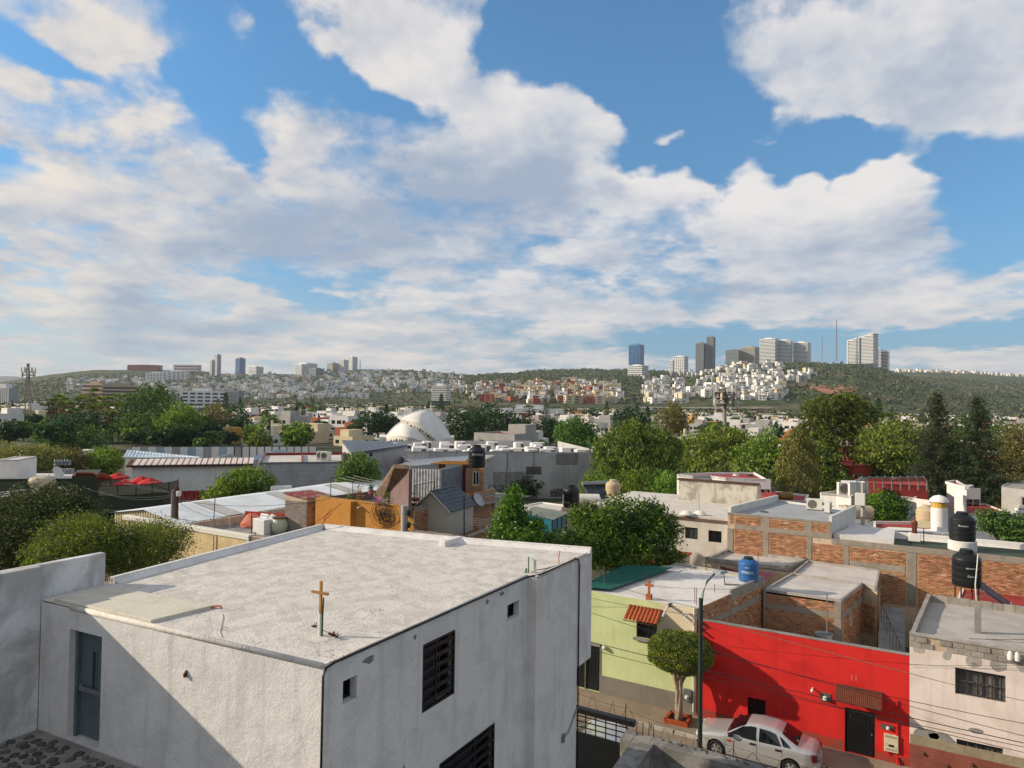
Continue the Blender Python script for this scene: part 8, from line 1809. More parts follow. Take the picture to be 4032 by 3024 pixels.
# roofs right behind the long brick wall
GR=thing('green_roof_house',(0,47,0),'house with a dark green roof sheet right behind the long brick wall','house');gz=5.45
MB().prism([(-3.0,45.2),(16,45.2),(16,49.2),(-3.0,48.4)],0,gz).build('wall',RW,GR);MB().prism([(-2.9,45.25),(16,45.25),(16,48.9),(-2.9,48.1)],gz,gz+.03).build('roof',mat('dark_green_roof','#3f4a3a','#333d31',.5,.6,rough=.8,bump=.15,streak=0),GR)
MB().wallseg((16,49.2),(-3.0,48.4),gz-.2,gz+.35,-.25).build('parapet',RW,GR,bevel=.02)
RR=rhouse('white trimmed red roof with a sunken patio behind the green roof',[(19,1000,600),(19,1610,640),(19,1560,545),(19,1000,535)],5.0)
m=MB();pt4=[U(19,1080,592,z=5.05),U(19,1600,628,z=5.05),U(19,1570,600,z=5.05),U(19,1120,575,z=5.05)];m.hexa([p-[0,0,.0] for p in pt4],[p+[0,0,.12] for p in pt4]);m.build('white_curb',RW,RR)
p=U(19,1530,610,z=5.0);t=thing('chimney',p,'round capped white chimney with ochre louvres on the red roof','chimney');MB().lathe([(.5,0),(.5,1.7),(0,1.7)],p,14).build('shaft',RW,t,smooth=True);MB().lathe([(.45,1.7),(.45,2.1),(0,2.1)],p,14).build('louvres',WALLC[6],t);MB().lathe([(.58,2.1),(.55,2.25),(.35,2.45),(0,2.55)],p,14).build('cap',RW,t,smooth=True)
p=U(19,1435,540,z=5.2);tank(p,.72,1.35,'#b8a685','beige water tank on a metal stand above the red roof',3,stand=1.)
# white stair block and gas tank
rhouse('plain white stair block between the brick wall and the red roofs',[(19,735,600),(19,985,620),(19,1000,560),(19,760,520)],5.5,RW,RW,.1,None,'white_block','building')
p=U(19,870,500,z=5.2);t=thing('gas_tank',p,'whitewashed gas cylinder resting on the white stair block','gas tank');MB().tube([p+A3(r0)*-1.1+[0,0,.5],p+A3(r0)*-.95+[0,0,.5],p+A3(r0)*.95+[0,0,.5],p+A3(r0)*1.1+[0,0,.5]],[.2,.5,.5,.2],16).build('shell',MATS['stained_cream_tank'],t,smooth=True)
# statue of a robed figure
p=U(19,1330,660,Y=47.2);t=thing('statue',p,'brown statue of a robed saint on a white plinth behind the brick wall','statue');MB().obox(p+[-.3,-.25,-.1],(.6,0,0),(0,.5,0),(0,0,.45)).build('plinth',RW,t,bevel=.03)
st=mat('brown_stone','#7a4d3b','#5f3a2c',5,.6,bump=.3,streak=.3);m=MB();hgt_=U(19,1330,485,Y=47.2)[2]-p[2]-.35;b=p+[0,0,.35];k=hgt_/1.7
m.lathe([(.24*k,0),(.25*k,.08*k),(.20*k,.5*k),(.19*k,.85*k),(.22*k,1.1*k),(.24*k,1.28*k),(.17*k,1.38*k),(.075*k,1.42*k),(.07*k,1.46*k),(.10*k,1.52*k),(.115*k,1.6*k),(.09*k,1.68*k),(0,1.71*k)],b,18,0,1.15,.8)
for sx in (-1,1):m.tube([b+[sx*.24*k,0,1.26*k],b+[sx*.28*k,-.06*k,1.0*k],b+[sx*.06*k,-.24*k,1.08*k]],[.08*k,.075*k,.05*k],8)
for i in range(7):
    a=-math.pi/2+(i-3)*.35;m.tube([b+[.2*k*math.cos(a)*1.15,.2*k*math.sin(a)*.8,.95*k],b+[.25*k*math.cos(a)*1.15,.25*k*math.sin(a)*.8,.03*k]],.022*k,5)
m.build('figure',st,t,smooth='all')
p=U(19,1405,690,Y=46.);a=U(19,1405,570,Y=46.);t=thing('small_sign',p,'small cream sign board on a thin post beside the statue','sign');MB().tube([p-[0,0,.1],a],.025,5).build('post',MK['black'],t);MB().box(a+[-.3,-.02,0],a+[.3,.02,.4]).build('board',WALLC[1],t)
# pole with transformer
p=U(19,915,610,Y=52);a=U(19,915,205,Y=52);t=thing('utility_pole',(p[0],52,0),'slim concrete pole with a small transformer amid the red roofs','utility pole');MB().tube([(p[0],52,0),(a[0],52,a[2])],[.16,.11],8).build('pole',MK['cementl'],t,smooth=True);c=U(19,900,340,Y=51.8);MB().box(c-[.35,.2,.4],c+[.25,.3,.4]).build('transformer',MK['pvc'],t,bevel=.03)
# red hotel with tiled tower in the trees
hr_=mat('hotel_red','#9a3a2b','#86321f',.4,.5,bump=.1)
rhouse('red walled house with tiled hip roof and white framed windows amid the trees',[(8,138,1010),(8,260,1020),(8,300,1000),(8,190,990)],3.6,hr_,MATS['clay_tile'],.0,{0:[(.8,1.8,1.6,3.),(3.0,4.0,1.6,3.)]},'tiled_house')
t=thing('tile_roof',(0,0,0),'hipped clay tile roof of the red walled house','roof');c4=[U(8,118,930,z=6.2),U(8,262,938,z=6.2),U(8,320,915,z=6.2),U(8,190,905,z=6.2)];t.location=tuple(c4[0]-[0,0,3]);t['_l']=tuple(c4[0]-[0,0,3]);ap_=sum(c4)/4+[0,0,2.4];m=MB()
for i in range(4):m.poly([c4[i],c4[(i+1)%4],ap_])
m.build('tiles',MATS['clay_tile'],t);m=MB();lo=[lerp(p,sum(c4)/4,.08) for p in c4];m.hexa([(p[0],p[1],0) for p in lo],[p-[0,0,.05] for p in lo]);m.build('wall',hr_,t)
for f in (.25,.62):
    q_,L_=facepts(lo[0],lo[1]);m=MB();fbox(m,q_,L_*f-.8,L_*f+.8,3.9,5.7,-.06,.0);w_=m.build('window',MK['pvc'],t);m=MB();fbox(m,q_,L_*f-.5,L_*f+.5,4.2,5.4,-.08,-.061);m.build('pane',MK['darkgl'],w_)
rhouse('long red hotel wing with white framed windows behind the eucalyptus',[(8,590,1110),(8,700,1130),(8,860,1125),(8,800,1085),(8,620,1080)],4.8,hr_,RED,.1,{0:[(1,2.2,2.4,3.8),(3.4,4.6,2.4,3.8)],1:[(1,2.4,2.4,3.8),(3.6,5.,2.4,3.8)]},'hotel_wing')
rhouse('red gabled block with tiled roof deep in the trees',[(8,600,980),(8,700,990),(8,800,985),(8,700,950)],6.0,hr_,MATS['clay_tile'],.0,{0:[(.8,1.9,3.9,5.4)]},'hotel_wing')
# roofs before the grey wall (centre right)
rhouse('white house with red roof, gas cylinder and solar heater before the grey wall',[(17,1000,420),(17,1450,470),(17,1880,490),(17,2160,395),(17,1650,345),(17,1000,325)],4.4)
rhouse('low wall and pale roof before the grey warehouse',[(17,430,400),(17,860,450),(17,1040,410),(17,640,360)],4.2,RW,ROOFC[0],.1)
p=U(17,1135,400,z=4.4);t=thing('gas_tank',p,'white gas cylinder lying on the red roof before the grey wall','gas tank');MB().tube([p+A3(r0)*-1.2+[0,0,.55],p+A3(r0)*-1.05+[0,0,.55],p+A3(r0)*1.05+[0,0,.55],p+A3(r0)*1.2+[0,0,.55]],[.2,.55,.55,.2],16).build('shell',MK['pvc'],t,smooth=True)
p=U(17,1420,310,z=4.6);tank(p,.7,1.75,'#b9a886','tall cream water tank beside a solar heater on the red roof',4)
solar(U(17,1300,335,z=4.5),2.4,1.7,.9,'solar water heater on the red roof beside a cream tank',14,.7)
rhouse('orange rooftop block with a domed skylight beside the cream tank',[(17,1520,345),(17,1665,345),(17,1665,320),(17,1470,318)],5.9,mat('orange_block','#a8513a','#94452f',.6,.5,bump=.1),RED,.0,None,'roof_block','building',4.3)
p=U(17,890,330,z=2.);a=U(17,890,205,d=(p-CAM)@fw);t=thing('utility_pole',(p[0],p[1],0),'concrete pole with crossarm and insulators before the grey wall','utility pole');MB().tube([(p[0],p[1],0),a],[.2,.14],8).build('pole',MK['cementl'],t,smooth=True);MB().tube([a+A3(r0)*-1.3+[0,0,-.1],a+A3(r0)*1.3+[0,0,-.1]],.07,5).build('crossarm',MK['rust'],t)
for i in range(6):m=MB();m.lathe([(.05,0),(.1,.08),(.1,.18),(.03,.25)],a+A3(r0)*(-1.2+.48*i)+[0,0,-.05],7);m.build('insulator',MK['cementd'],t)
for k in range(3):wire(a+A3(r0)*(-1.2+.9*k),U(17,150,300+12*k,d=60),.6,.02,lab='cable from the crossarm pole crossing before the grey wall')
# solar heater and red roof behind pink house
rhouse('dull red roof with a solar heater behind the pink house',[(16,1440,1325),(16,1720,1360),(16,2250,1440),(16,2250,1150),(16,1520,1120)],3.6,RW,RED,.05)
solar(U(16,2040,1372,z=3.9),1.5,2.3,1.5,'large solar water heater sloping behind the black stand tank',16,.62)
# ================================================================== road at the left with van, gantry
MB().poly([(*px(14,960,240,z=0),.03),(*px(14,1060,230,z=0),.03),(*px(14,1080,60,z=0),.03),(*px(5,800,880,z=0),.03),(*px(5,700,880,z=0),.03),(*px(14,950,60,z=0),.03)]).build('avenue',mat('asphalt','#4a4a4b','#3d3d3e',.2,.5,rough=.9,bump=.1),kind='structure')
p=U(5,735,950,z=0);t=thing('van',p,'white van driving on the avenue beyond the restaurant','van');F2=-A3(f0);rt2=A3(r0)
def vb(a,b,z0,z1,y0,y1,mt,nm):
    m=MB();m.hexa([p+rt2*a+F2*y0+[0,0,z0],p+rt2*b+F2*y0+[0,0,z0],p+rt2*b+F2*y1+[0,0,z0],p+rt2*a+F2*y1+[0,0,z0]],[p+rt2*a*.92+F2*y0+[0,0,z1],p+rt2*b*.92+F2*y0+[0,0,z1],p+rt2*b*.92+F2*y1*.9+[0,0,z1],p+rt2*a*.92+F2*y1*.9+[0,0,z1]]);return m.build(nm,mt,t,bevel=.06)
vb(-.95,.95,.35,1.1,-2.2,2.4,WALLC[0],'body');vb(-.9,.9,1.1,2.0,-2.1,1.4,WALLC[0],'cabin');vb(-.8,.8,1.15,1.8,1.3,1.62,MK['darkgl'],'windscreen')
for a in (-.85,.85):
    for y in (-1.4,1.6):m=MB();m.tube([p+rt2*(a-.1)+F2*y+[0,0,.33],p+rt2*(a+.1)+F2*y+[0,0,.33]],.33,12);m.build('wheel',MATS['tyre_rubber'],t)
a,b=U(5,530,858,z=4.6),U(5,690,858,z=4.6);t=thing('road_sign_gantry',(a[0],a[1],0),'dark traffic sign gantry spanning the avenue under the trees','sign')
for q_ in (a,b):MB().tube([(q_[0],q_[1],0),q_+[0,0,.3]],.12,6).build('post',MK['steel'],t)
for i in range(3):MB().hexa([lerp(a,b,i/3+.02)-[0,0,1.3],lerp(a,b,(i+1)/3-.02)-[0,0,1.3],lerp(a,b,(i+1)/3-.02)+A3(f0)*.1-[0,0,1.3],lerp(a,b,i/3+.02)+A3(f0)*.1-[0,0,1.3]],[lerp(a,b,i/3+.02),lerp(a,b,(i+1)/3-.02),lerp(a,b,(i+1)/3-.02)+A3(f0)*.1,lerp(a,b,i/3+.02)+A3(f0)*.1]).build('sign_face',mat('sign_green','#26382f',bump=0),t)
# yellow church with bell tower on the plain
b=U(7,1640,660,d=330);b[2]=0;t=thing('yellow_church',b,'yellow church with a slim bell tower among the plain houses','church');yl=WALLC[6];R3=A3(r0);F3=A3(f0)
MB().obox(b-R3*8,R3*24,F3*10,(0,0,4.6)).build('nave',yl,t);MB().obox(b-R3*4-F3*2,R3*6,F3*5,(0,0,5.6)).build('front',yl,t);m=MB();m.lathe([(1.1,0),(1.1,6.2),(1.3,6.3),(1.,6.5),(1.,7.6),(1.1,7.7),(.7,8.4),(.1,9.)],b-R3*2,10);m.build('bell_tower',yl,t)
MB().obox(b-R3*12-F3*2,R3*10,F3*4,(0,0,3.)).build('porch',MATS['house_terracotta'],t)
for o in bpy.data.objects:
    for k_ in ('_l','_d','_r'):
        if k_ in o:del o[k_]
# ================================================================== trees of the middle distance
def relb(tb,L):return [(*(U(z,x,y,d=d)-tb),r_,r_,(rz or r_*.85)) for z,x,y,d,r_,rz in L]
def gbase(zn,x,y,d):p=U(zn,x,y,d=d);p[2]=0;return p
# mesquites behind the left fin wall
tb=gbase(14,420,900,30);tree('mesquite_tree',tb,'dark feathery mesquite with bare twig tips behind the fin wall',relb(tb,[(14,250,900,30,1.9,1.5),(14,520,820,31,1.9,1.4),(14,150,1100,28,1.7,1.3),(14,750,800,31,1.5,1.2),(14,450,1080,29,1.7,1.2),(14,80,780,30,1.1,1.0),(14,450,620,32,1.6,1.1),(14,900,720,32,1.1,.8),(14,720,600,32,1.2,.9),(14,300,560,33,.8,.7),(14,560,500,33,.6,.5),(14,150,680,31,1.2,.9),(14,-200,1000,29,1.8,1.4)]),60000,.14,LF_['mesd'],BARK,31,aspect=.32,shell=.15,clump=.13,per=16,tr=.18,limbs=30)
tb=gbase(14,900,1050,26);tree('mesquite_tree',tb,'brighter green feathery mesquite in front of the dark one',relb(tb,[(14,900,980,27,1.3,.9),(14,750,1080,26,1.2,.9),(14,1050,1080,26,1.1,.9),(14,850,1180,25,1.1,.8),(14,1000,880,28,.8,.6),(14,620,1180,24,.9,.6),(14,420,1270,22,.5,.3),(14,1150,1000,27,.7,.6)]),40000,.12,LF_['mesq'],BARK,32,aspect=.32,shell=.15,clump=.13,per=16,tr=.14,limbs=22)
tb=gbase(14,1600,1150,27);tree('mesquite_tree',tb,'thin twiggy olive mesquite before the stucco wall',relb(tb,[(14,1550,1050,28,1.3,.9),(14,1800,1000,29,1.2,.9),(14,1400,1150,27,1.1,.9),(14,1700,1200,27,1.2,.9),(14,1950,1100,28,.9,.8),(14,1350,950,28,.8,.6),(14,1600,900,29,.9,.5),(14,1850,880,30,.7,.5),(14,2050,950,29,.7,.5),(14,1300,1300,26,.8,.6),(14,1500,1330,26,.9,.6)]),26000,.10,LF_['mesq'],BARK,33,aspect=.3,shell=.1,clump=.15,per=13,tr=.13,limbs=40)
# pepper trees
tb=gbase(7,1080,1330,90);tree('pepper_tree',tb,'broad drooping pepper tree in front of the grey warehouse end',relb(tb,[(7,1100,800,92,3.3,2.8),(7,950,900,91,3.,3.),(7,1250,870,92,3.2,3.),(7,900,1080,89,2.6,2.8),(7,1100,1080,88,3.,2.8),(7,1320,1000,90,2.7,2.6),(7,1080,690,93,1.6,1.2),(7,1240,730,93,1.8,1.2),(7,850,870,91,1.8,1.6),(7,1400,850,92,1.9,1.8)]),26000,.42,LF_['pepper'],BARK,41,aspect=.35,shell=.6,clump=.10,per=14,droop=(0,0,-.9),tr=.5,limbs=14)
for k,(L,lab,lm,n) in enumerate((([(7,760,1180,84,1.8,1.6),(7,700,1240,84,1.5,1.3),(7,830,1270,83,1.6,1.2)],'loose light green bush left of the drooping pepper tree','bright',4500),([(7,1130,1180,80,2.,1.6),(7,1200,1260,79,1.8,1.4),(7,1060,1270,80,1.6,1.2)],'dense light green bush under the drooping pepper tree','bright',6000),([(7,1400,1180,78,2.0,1.6),(7,1520,1210,77,1.9,1.5),(7,1600,1230,76,1.2,1.),(7,1330,1260,78,1.5,1.2)],'soft light green bush beside the white two storey house','bright',6000))):
    tb=gbase(*L[0][:3],L[0][3]);tree('pepper_bush',tb,lab,relb(tb,L),n,.38,LF_[lm],BARK,42+k,aspect=.35,shell=.4,clump=.13,droop=(0,0,-.3),tr=.15,limbs=6)
MT=(
 ('broadleaf_tree','wide dark pepper tree behind the red roofed white house',[(7,1700,870,118,4.5,3.2),(7,1850,800,122,4.2,3.),(7,1600,900,116,3.5,3.),(7,1980,820,122,4.,3.),(7,1750,990,112,4.,2.4),(7,2080,900,120,3.,2.6)],9000,.55,'pepper'),
 ('broadleaf_tree','deep green pepper tree beside the red walled house',[(7,2120,980,105,3.2,2.8),(7,2180,900,108,2.8,2.4),(8,60,1000,105,3.,3.2),(8,100,1120,102,3.,2.6)],7000,.5,'pepper'),
 ('eucalyptus_tree','tall yellow green eucalyptus with pale limbs above the red hotel',[(8,450,680,112,2.8,2.2),(8,590,660,114,3.,2.2),(8,700,640,114,2.6,2.),(8,560,800,112,3.4,2.6),(8,720,790,112,3.,2.4),(8,400,820,110,2.4,2.2),(8,820,700,116,2.6,2.),(8,470,980,106,3.,2.8),(8,640,940,110,3.,2.6)],13000,.5,'mesq'),
 ('eucalyptus_tree','lower eucalyptus limbs hanging before the hotel wing',[(8,480,1120,98,2.4,2.4),(8,560,1220,97,2.6,1.8),(8,450,1040,100,2.2,2.)],5500,.42,'mesq'),
 ('pepper_tree','massive dark pepper tree right of the hotel wing',[(8,930,980,104,3.6,3.2),(8,1050,920,108,4.,3.4),(8,1180,950,106,3.6,3.4),(8,1000,1100,100,3.6,2.8),(8,1150,1090,101,3.4,3.),(8,860,1080,100,2.2,2.6),(8,1250,1000,107,3.,3.)],13000,.5,'pepper'),
 ('broadleaf_tree','bright green tree filling the gap between the tall pines',[(8,1560,950,112,3.4,3.),(8,1500,1080,110,3.,3.),(8,1620,1120,108,3.,2.6),(8,1900,900,116,3.,2.6)],6500,.5,'mid'),
 ('broadleaf_tree','olive grey tree behind the right hand pine',[(8,1990,960,104,2.4,3.2),(8,2060,1060,102,2.4,2.8),(8,2000,1150,101,2.4,2.4)],6000,.4,'olive'),
 ('round_tree','large round dark tree right of the shell church',[(6,1860,680,205,7.,5.),(6,2010,620,210,7.5,5.),(6,2130,680,205,7.,5.),(7,50,700,205,6.,5.),(7,170,730,203,5.,4.),(6,1800,730,200,4.,4.)],10000,.9,'deep'),
 ('round_tree','dense dark tree left of the shell church',[(6,1000,640,215,5.,4.),(6,1120,640,218,5.,3.6),(6,1210,650,216,4.,3.)],4500,.8,'deep'),
 ('round_tree','rounded green tree behind the end of the white roofed hall',[(7,560,720,135,3.8,3.),(7,650,740,135,3.4,2.8),(7,600,680,136,2.6,2.),(7,700,800,132,2.8,2.2)],6500,.5,'mid'),
 ('round_tree','rounded dark tree before the yellow church tower',[(7,1080,610,230,4.5,4.),(7,1020,580,232,4.,3.6),(7,1130,640,228,4.,3.6)],4000,.7,'deep'),
 ('feather_tree','brownish airy tree before the cell tower',[(7,1420,590,190,4.,4.),(7,1380,650,188,3.8,3.6),(7,1470,640,190,3.4,3.2),(7,1450,530,192,2.6,2.4)],5000,.55,'olive'),
 ('broadleaf_tree','big bright green tree beside the avenue palms',[(5,1300,480,205,7.,6.),(5,1180,560,200,6.,5.),(5,1400,600,200,7.,5.),(5,1250,680,190,6.5,4.5),(5,1420,700,190,5.5,4.),(5,1120,650,195,5.,4.),(5,1350,400,210,4.5,4.)],14000,.8,'mid'),
 ('broadleaf_tree','spreading green tree by the avenue with visible trunk',[(5,1600,600,185,5.,3.6),(5,1530,640,183,4.5,3.4),(5,1660,640,186,3.6,3.),(5,1580,530,188,3.,2.6)],6000,.6,'bright'),
 ('broadleaf_tree','flat topped bright trees over the avenue sign',[(5,600,760,165,5.,2.6),(5,720,760,165,5.,2.8),(5,820,780,163,4.,2.4),(5,500,740,168,4.,2.6)],7000,.6,'mid'),
 ('broadleaf_tree','dark trees under the row of avenue palms',[(5,640,660,195,6.,3.4),(5,800,650,195,6.,3.4),(5,520,690,190,4.,3.)],6000,.7,'deep'),
 ('broadleaf_tree','small round bright tree beside the utility poles of the avenue',[(5,900,960,112,2.8,2.2),(5,880,1010,110,2.6,2.),(5,950,950,113,2.,1.8)],5000,.42,'bright'),
 ('broadleaf_tree','lime green tree before the red stripe building',[(5,2050,1180,66,1.9,1.3),(5,2140,1140,67,1.8,1.3),(5,1960,1230,65,1.6,1.),(6,40,1150,68,1.6,1.4),(5,1880,1260,64,1.3,.8)],8000,.26,'bright'),
 ('broadleaf_tree','leafy green tree behind the laundry frame of the ochre house',[(6,900,1050,72,2.,1.8),(6,860,1120,71,1.9,1.5),(6,960,1110,72,1.8,1.5)],6500,.32,'mid'),
 ('mesquite_tree','olive mesquites with pink flowers beyond the white roofs',[(5,150,960,100,4.,2.),(5,280,960,100,4.,2.),(5,60,930,104,3.4,2.),(5,360,940,102,3.,2.)],8000,.4,'olive'),
 ('mesquite_tree','olive mesquite between the sign gantry and the keg roof',[(5,560,960,108,3.,1.9),(5,630,980,107,2.6,1.7)],4500,.38,'olive'),
 ('orange_tree','dense dark orange tree amid the red roofs',[(19,1090,390,66,1.9,1.5),(19,1040,410,65,1.5,1.2),(19,1160,420,65,1.5,1.2),(19,1110,330,67,1.0,.8)],6500,.24,'laurel'),
 ('leafy_bush','pinnate leaved bush beside the solar paned roof',[(19,1990,530,56,1.5,.9),(19,2100,560,55,1.4,1.),(19,2190,600,54,1.3,1.1),(19,1930,510,57,.8,.5)],5000,.3,'mid'),
 ('creeper_bush','dark creeper climbing the grey warehouse wall',[(7,150,1190,95,2.,1.3),(7,120,1230,95,1.6,.8)],1800,.4,'deep'),
 ('feather_tree','grey brown feathery tree by the plain houses',[(5,1860,600,215,4.5,5.),(5,1850,700,210,4.5,4.),(5,1950,760,205,4.5,3.)],5000,.7,'olive'),
 ('feather_tree','dark feathery tree behind the grey brown one',[(5,1790,600,225,4.,5.),(5,2060,600,225,4.5,5.),(5,2080,680,222,4.,4.)],5000,.7,'deep'),
)
for k,(nm,lab,L,n,lf,lm) in enumerate(MT):
    tb=gbase(*L[0][:3],L[0][3]);tree(nm,tb,lab,relb(tb,L),n,lf,LF_[lm],BARK,60+k,aspect=.5,shell=.5,clump=.11,per=12,droop=(0,0,-.5) if lm=='pepper' else None,tr=max(.12,min(.45,L[0][4]*.09)),limbs=9)
# pale eucalyptus limbs
tb=gbase(8,560,1250,98);m=MB();t=thing('dead_eucalyptus',U(8,555,1280,d=98),'bare pale slanting eucalyptus before the hotel wing','tree');MB().tube([U(8,555,1280,d=98),U(8,510,1130,d=98),U(8,470,1060,d=99)],[.35,.22,.1],8).build('trunk',BARKP,t,smooth='all')
# tall pines with whorled tiers
def pine(base,h,wid,label,seed,n=26,dens=230,lm='pine',name='tall_pine'):
    t=thing(name,base,label,'tree');g=np.random.default_rng(seed);b=A3(base);P=[];mb=MB();mb.tube([b,b+[0,0,h*.5],b+[0,0,h*.99]],[.32,.2,.03],8)
    for i in range(n):
        f=(i+.5)/n;z=h*(.09+.90*f);L=wid*(1-f)**.75*(1+g.normal(0,.12))+.25;k=int(6+3*(1-f))
        for j in range(k):
            a=2*math.pi*(j+g.uniform(-.3,.3))/k+i;q=g.uniform(.7,1.1)*L;s=g.uniform(-.05,.12)
            e=A3([math.cos(a)*q,math.sin(a)*q,s*q+.12*q*q/L]);m_=int(dens*q/wid)+12;u_=g.random(m_)**.7
            P.append(A3([0,0,z])+u_[:,None]*e[None,:]+g.normal(size=(m_,3))*[.17,.17,.12]*(1+.6*u_[:,None])-[0,0,.03])
            if q>.8:mb.tube([b+[0,0,z],b+[0,0,z]+e*.8],[.05,.015],4)
    link_mesh('crown',leafmesh('crown',np.concatenate(P),.34,LF_[lm],.22,seed),t);mb.build('trunk',BARK,t,smooth='all');return t
b=U(8,1400,1510,z=0);pine(b,U(8,1420,535,d=(b-CAM)@fw)[2],3.7,'tall tiered pine, nearer the long white bungalow',3)
b=U(8,1720,1540,z=0);pine(b,U(8,1790,560,d=(b-CAM)@fw)[2],3.9,'tall tiered pine beside the weathered grey blue house',4)
b=gbase(7,330,640,260);pine(b,15,3.6,'lone tiered pine near the market hall',6,18,60);b=gbase(7,505,520,330);pine(b,14,2.4,'narrow dark pine behind the market hall',7,14,50)
def cypress(base,h,r_,label,seed,group=None,n=5000,lf=.35,lm='deep'):
    t=thing('cypress',base,label,'tree',group);g=np.random.default_rng(seed);u_=g.random(n);a=g.uniform(0,6.28,n);rr_=r_*np.sqrt(np.clip(np.sin(np.pi*np.clip(u_*.92+.08,0,1)**.7),0,1))*(.75+.3*g.random(n))*(1+.12*np.sin(a*5+u_*20));pts=np.stack([rr_*np.cos(a),rr_*np.sin(a),h*(.03+.97*u_)],1)
    link_mesh('crown',leafmesh('crown',pts,lf,LF_[lm],.4,seed,(0,0,.9)),t);MB().tube([A3(base),A3(base)+[0,0,h*.6]],[.2,.05],6).build('trunk',BARK,t);return t
b=gbase(8,290,1340,92);cypress(b,U(8,300,815,d=92)[2],2.6,'tall dark cypress before the red walled house',1,None,9000,.4,'olive')
for k,(zn,x,y,d,h) in enumerate(((6,375,560,330,11),(6,428,580,300,10),(6,1155,560,300,11),(6,1630,520,420,17),(6,1518,530,430,12),(7,1215,640,240,12),(7,935,640,260,9),(5,1580,430,430,13),(5,1900,470,420,12),(5,1965,440,430,16),(7,860,520,420,14),(7,1120,520,410,13),(5,2090,500,420,13),(6,500,400,700,14),(8,150,850,170,8),(8,110,840,170,9),(8,1030,720,300,12),(8,930,660,330,17))):
    cypress(gbase(zn,x,y,d),h,h*.11,'narrow dark cypress spire among the town houses',10+k,'cypress spires on the plain',900,h*.06)
# palms along the avenue
def palm_template():
    t=thing('avenue_palm',(0,0,0),'x','tree');g=np.random.default_rng(5);m=MB();m.tube([(0,0,0),(.15,0,6),(.05,.1,13)],[.28,.22,.2],8);m.build('trunk',MATS['dead_trunk'] if 'dead_trunk' in MATS else mat('palm_trunk','#6b5845','#544436',2,.5,bump=.3),t,smooth='all')
    def fan(n,z0,el0,el1,L,lm,nm):
        P=[];Dv=[]
        mm=MB()
        for i in range(n):
            a=g.uniform(0,6.28);el=g.uniform(el0,el1);d=A3([math.cos(a)*math.cos(el),math.sin(a)*math.cos(el),math.sin(el)]);o_=A3([0,0,z0]);e=o_+d*L*g.uniform(.8,1.1);s=np.cross(d,[0,0,1]);s/=np.linalg.norm(s)+1e-6
            for k in range(7):
                w_=(k-3)/3.;tip=e+s*w_*L*.55-A3([0,0,abs(w_)*.35+.25]);b_=o_+d*L*.45;mm.poly([b_,b_+(tip-b_)*.5+s*.2,tip,b_+(tip-b_)*.5-s*.2])
        mm.build(nm,lm,t)
    fan(44,13.2,-.3,1.3,2.8,LF_['palm'],'fronds');fan(16,12.3,-1.4,-.6,1.8,LF_['dead'],'dead_skirt');kids(t);return t
pt=palm_template();first=True
for x,y,d in ((470,480,225),(520,450,230),(545,500,220),(600,510,215),(560,470,235),(650,560,210),(700,470,215),(720,450,240),(800,540,205),(820,400,240),(845,520,210),(790,480,230),(940,470,205),(985,520,200),(1040,450,215),(960,600,195),(435,520,225),(860,470,235)):
    b=gbase(5,x,y,d);s=max(.6,U(5,x,y-22,d=d)[2]/13.3)
    if first:
        first=False;pt.location=tuple(b);pt['_l']=tuple(b);pt.scale=(1,1,s);pt['label']='slim fan palm with brown skirt in the row along the avenue';pt['group']='fan palms along the avenue'
    else:dup(pt,b,R.uniform(0,6),(1,1,s),label='slim fan palm with brown skirt in the row along the avenue',group='fan palms along the avenue')
for x,y,d,lab,zn in ((185,515,250,'lone fan palm near the market hall',7),(985,760,140,'shaggy fan palm before the tall pines',8)):
    b=gbase(zn,x,y,d);s=max(.45,U(zn,x,y,d=d)[2]/13.3);o=dup(pt,b,1.,(1.1,1.1,s),label=lab);
    if 'group' in o:del o['group']
# feathery palm in the houses and a small one by the block wall
def feather_palm(base,h,L,label,seed):
    t=thing('feather_palm',base,label,'tree');b=A3(base);g=np.random.default_rng(seed);MB().tube([b,b+[0,0,h]],[.3,.2],8).build('trunk',BARK,t,smooth='all');m=MB()
    for i in range(26):
        a=g.uniform(0,6.28);el=g.uniform(-.1,1.2);pp=[b+A3([math.cos(a)*math.cos(el)*L*u_,math.sin(a)*math.cos(el)*L*u_,h+math.sin(el)*L*u_-L*.75*u_*u_]) for u_ in np.linspace(0,1,8)];s=A3([-math.sin(a),math.cos(a),0])
        for k in range(7):
            for sg in (-1,1):
                c=lerp(pp[k],pp[k+1],.5);m.poly([pp[k],c+s*sg*L*.2-[0,0,L*.06],c+s*sg*L*.22-[0,0,L*.09],pp[k+1]])
    m.build('fronds',LF_['palm'],t)
b=gbase(6,135,760,175);feather_palm(b,8.,4.,'feathery palm rising among the white plain houses',1);b=gbase(6,205,1150,68);feather_palm(b,3.2,1.7,'little feathery palm before the block building',2)
# bare winter shrubs before the restaurant
for k,(x,d) in enumerate(((1600,66),(1700,67),(1560,64))):
    b=gbase(5,x,1270,d);b[2]=2.0;t=thing('bare_shrub',(b[0],b[1],0),'leafless grey brown shrub between the restaurant and the red band','shrub','leafless shrubs by the restaurant');m=MB();g=np.random.default_rng(k)
    m.tube([(b[0],b[1],0),(b[0],b[1],2.4)],.12,6)
    for i in range(26):
        a=g.uniform(0,6.28);e=b+A3([math.cos(a)*g.uniform(.4,1.6),math.sin(a)*g.uniform(.4,1.6),g.uniform(.8,2.6)]);m.tube([b,lerp(b,e,.5)+g.normal(0,.1,3),e],[.045,.03,.01],4)
    m.build('branches',mat('bare_twig','#6b5a50',bump=.1),t)
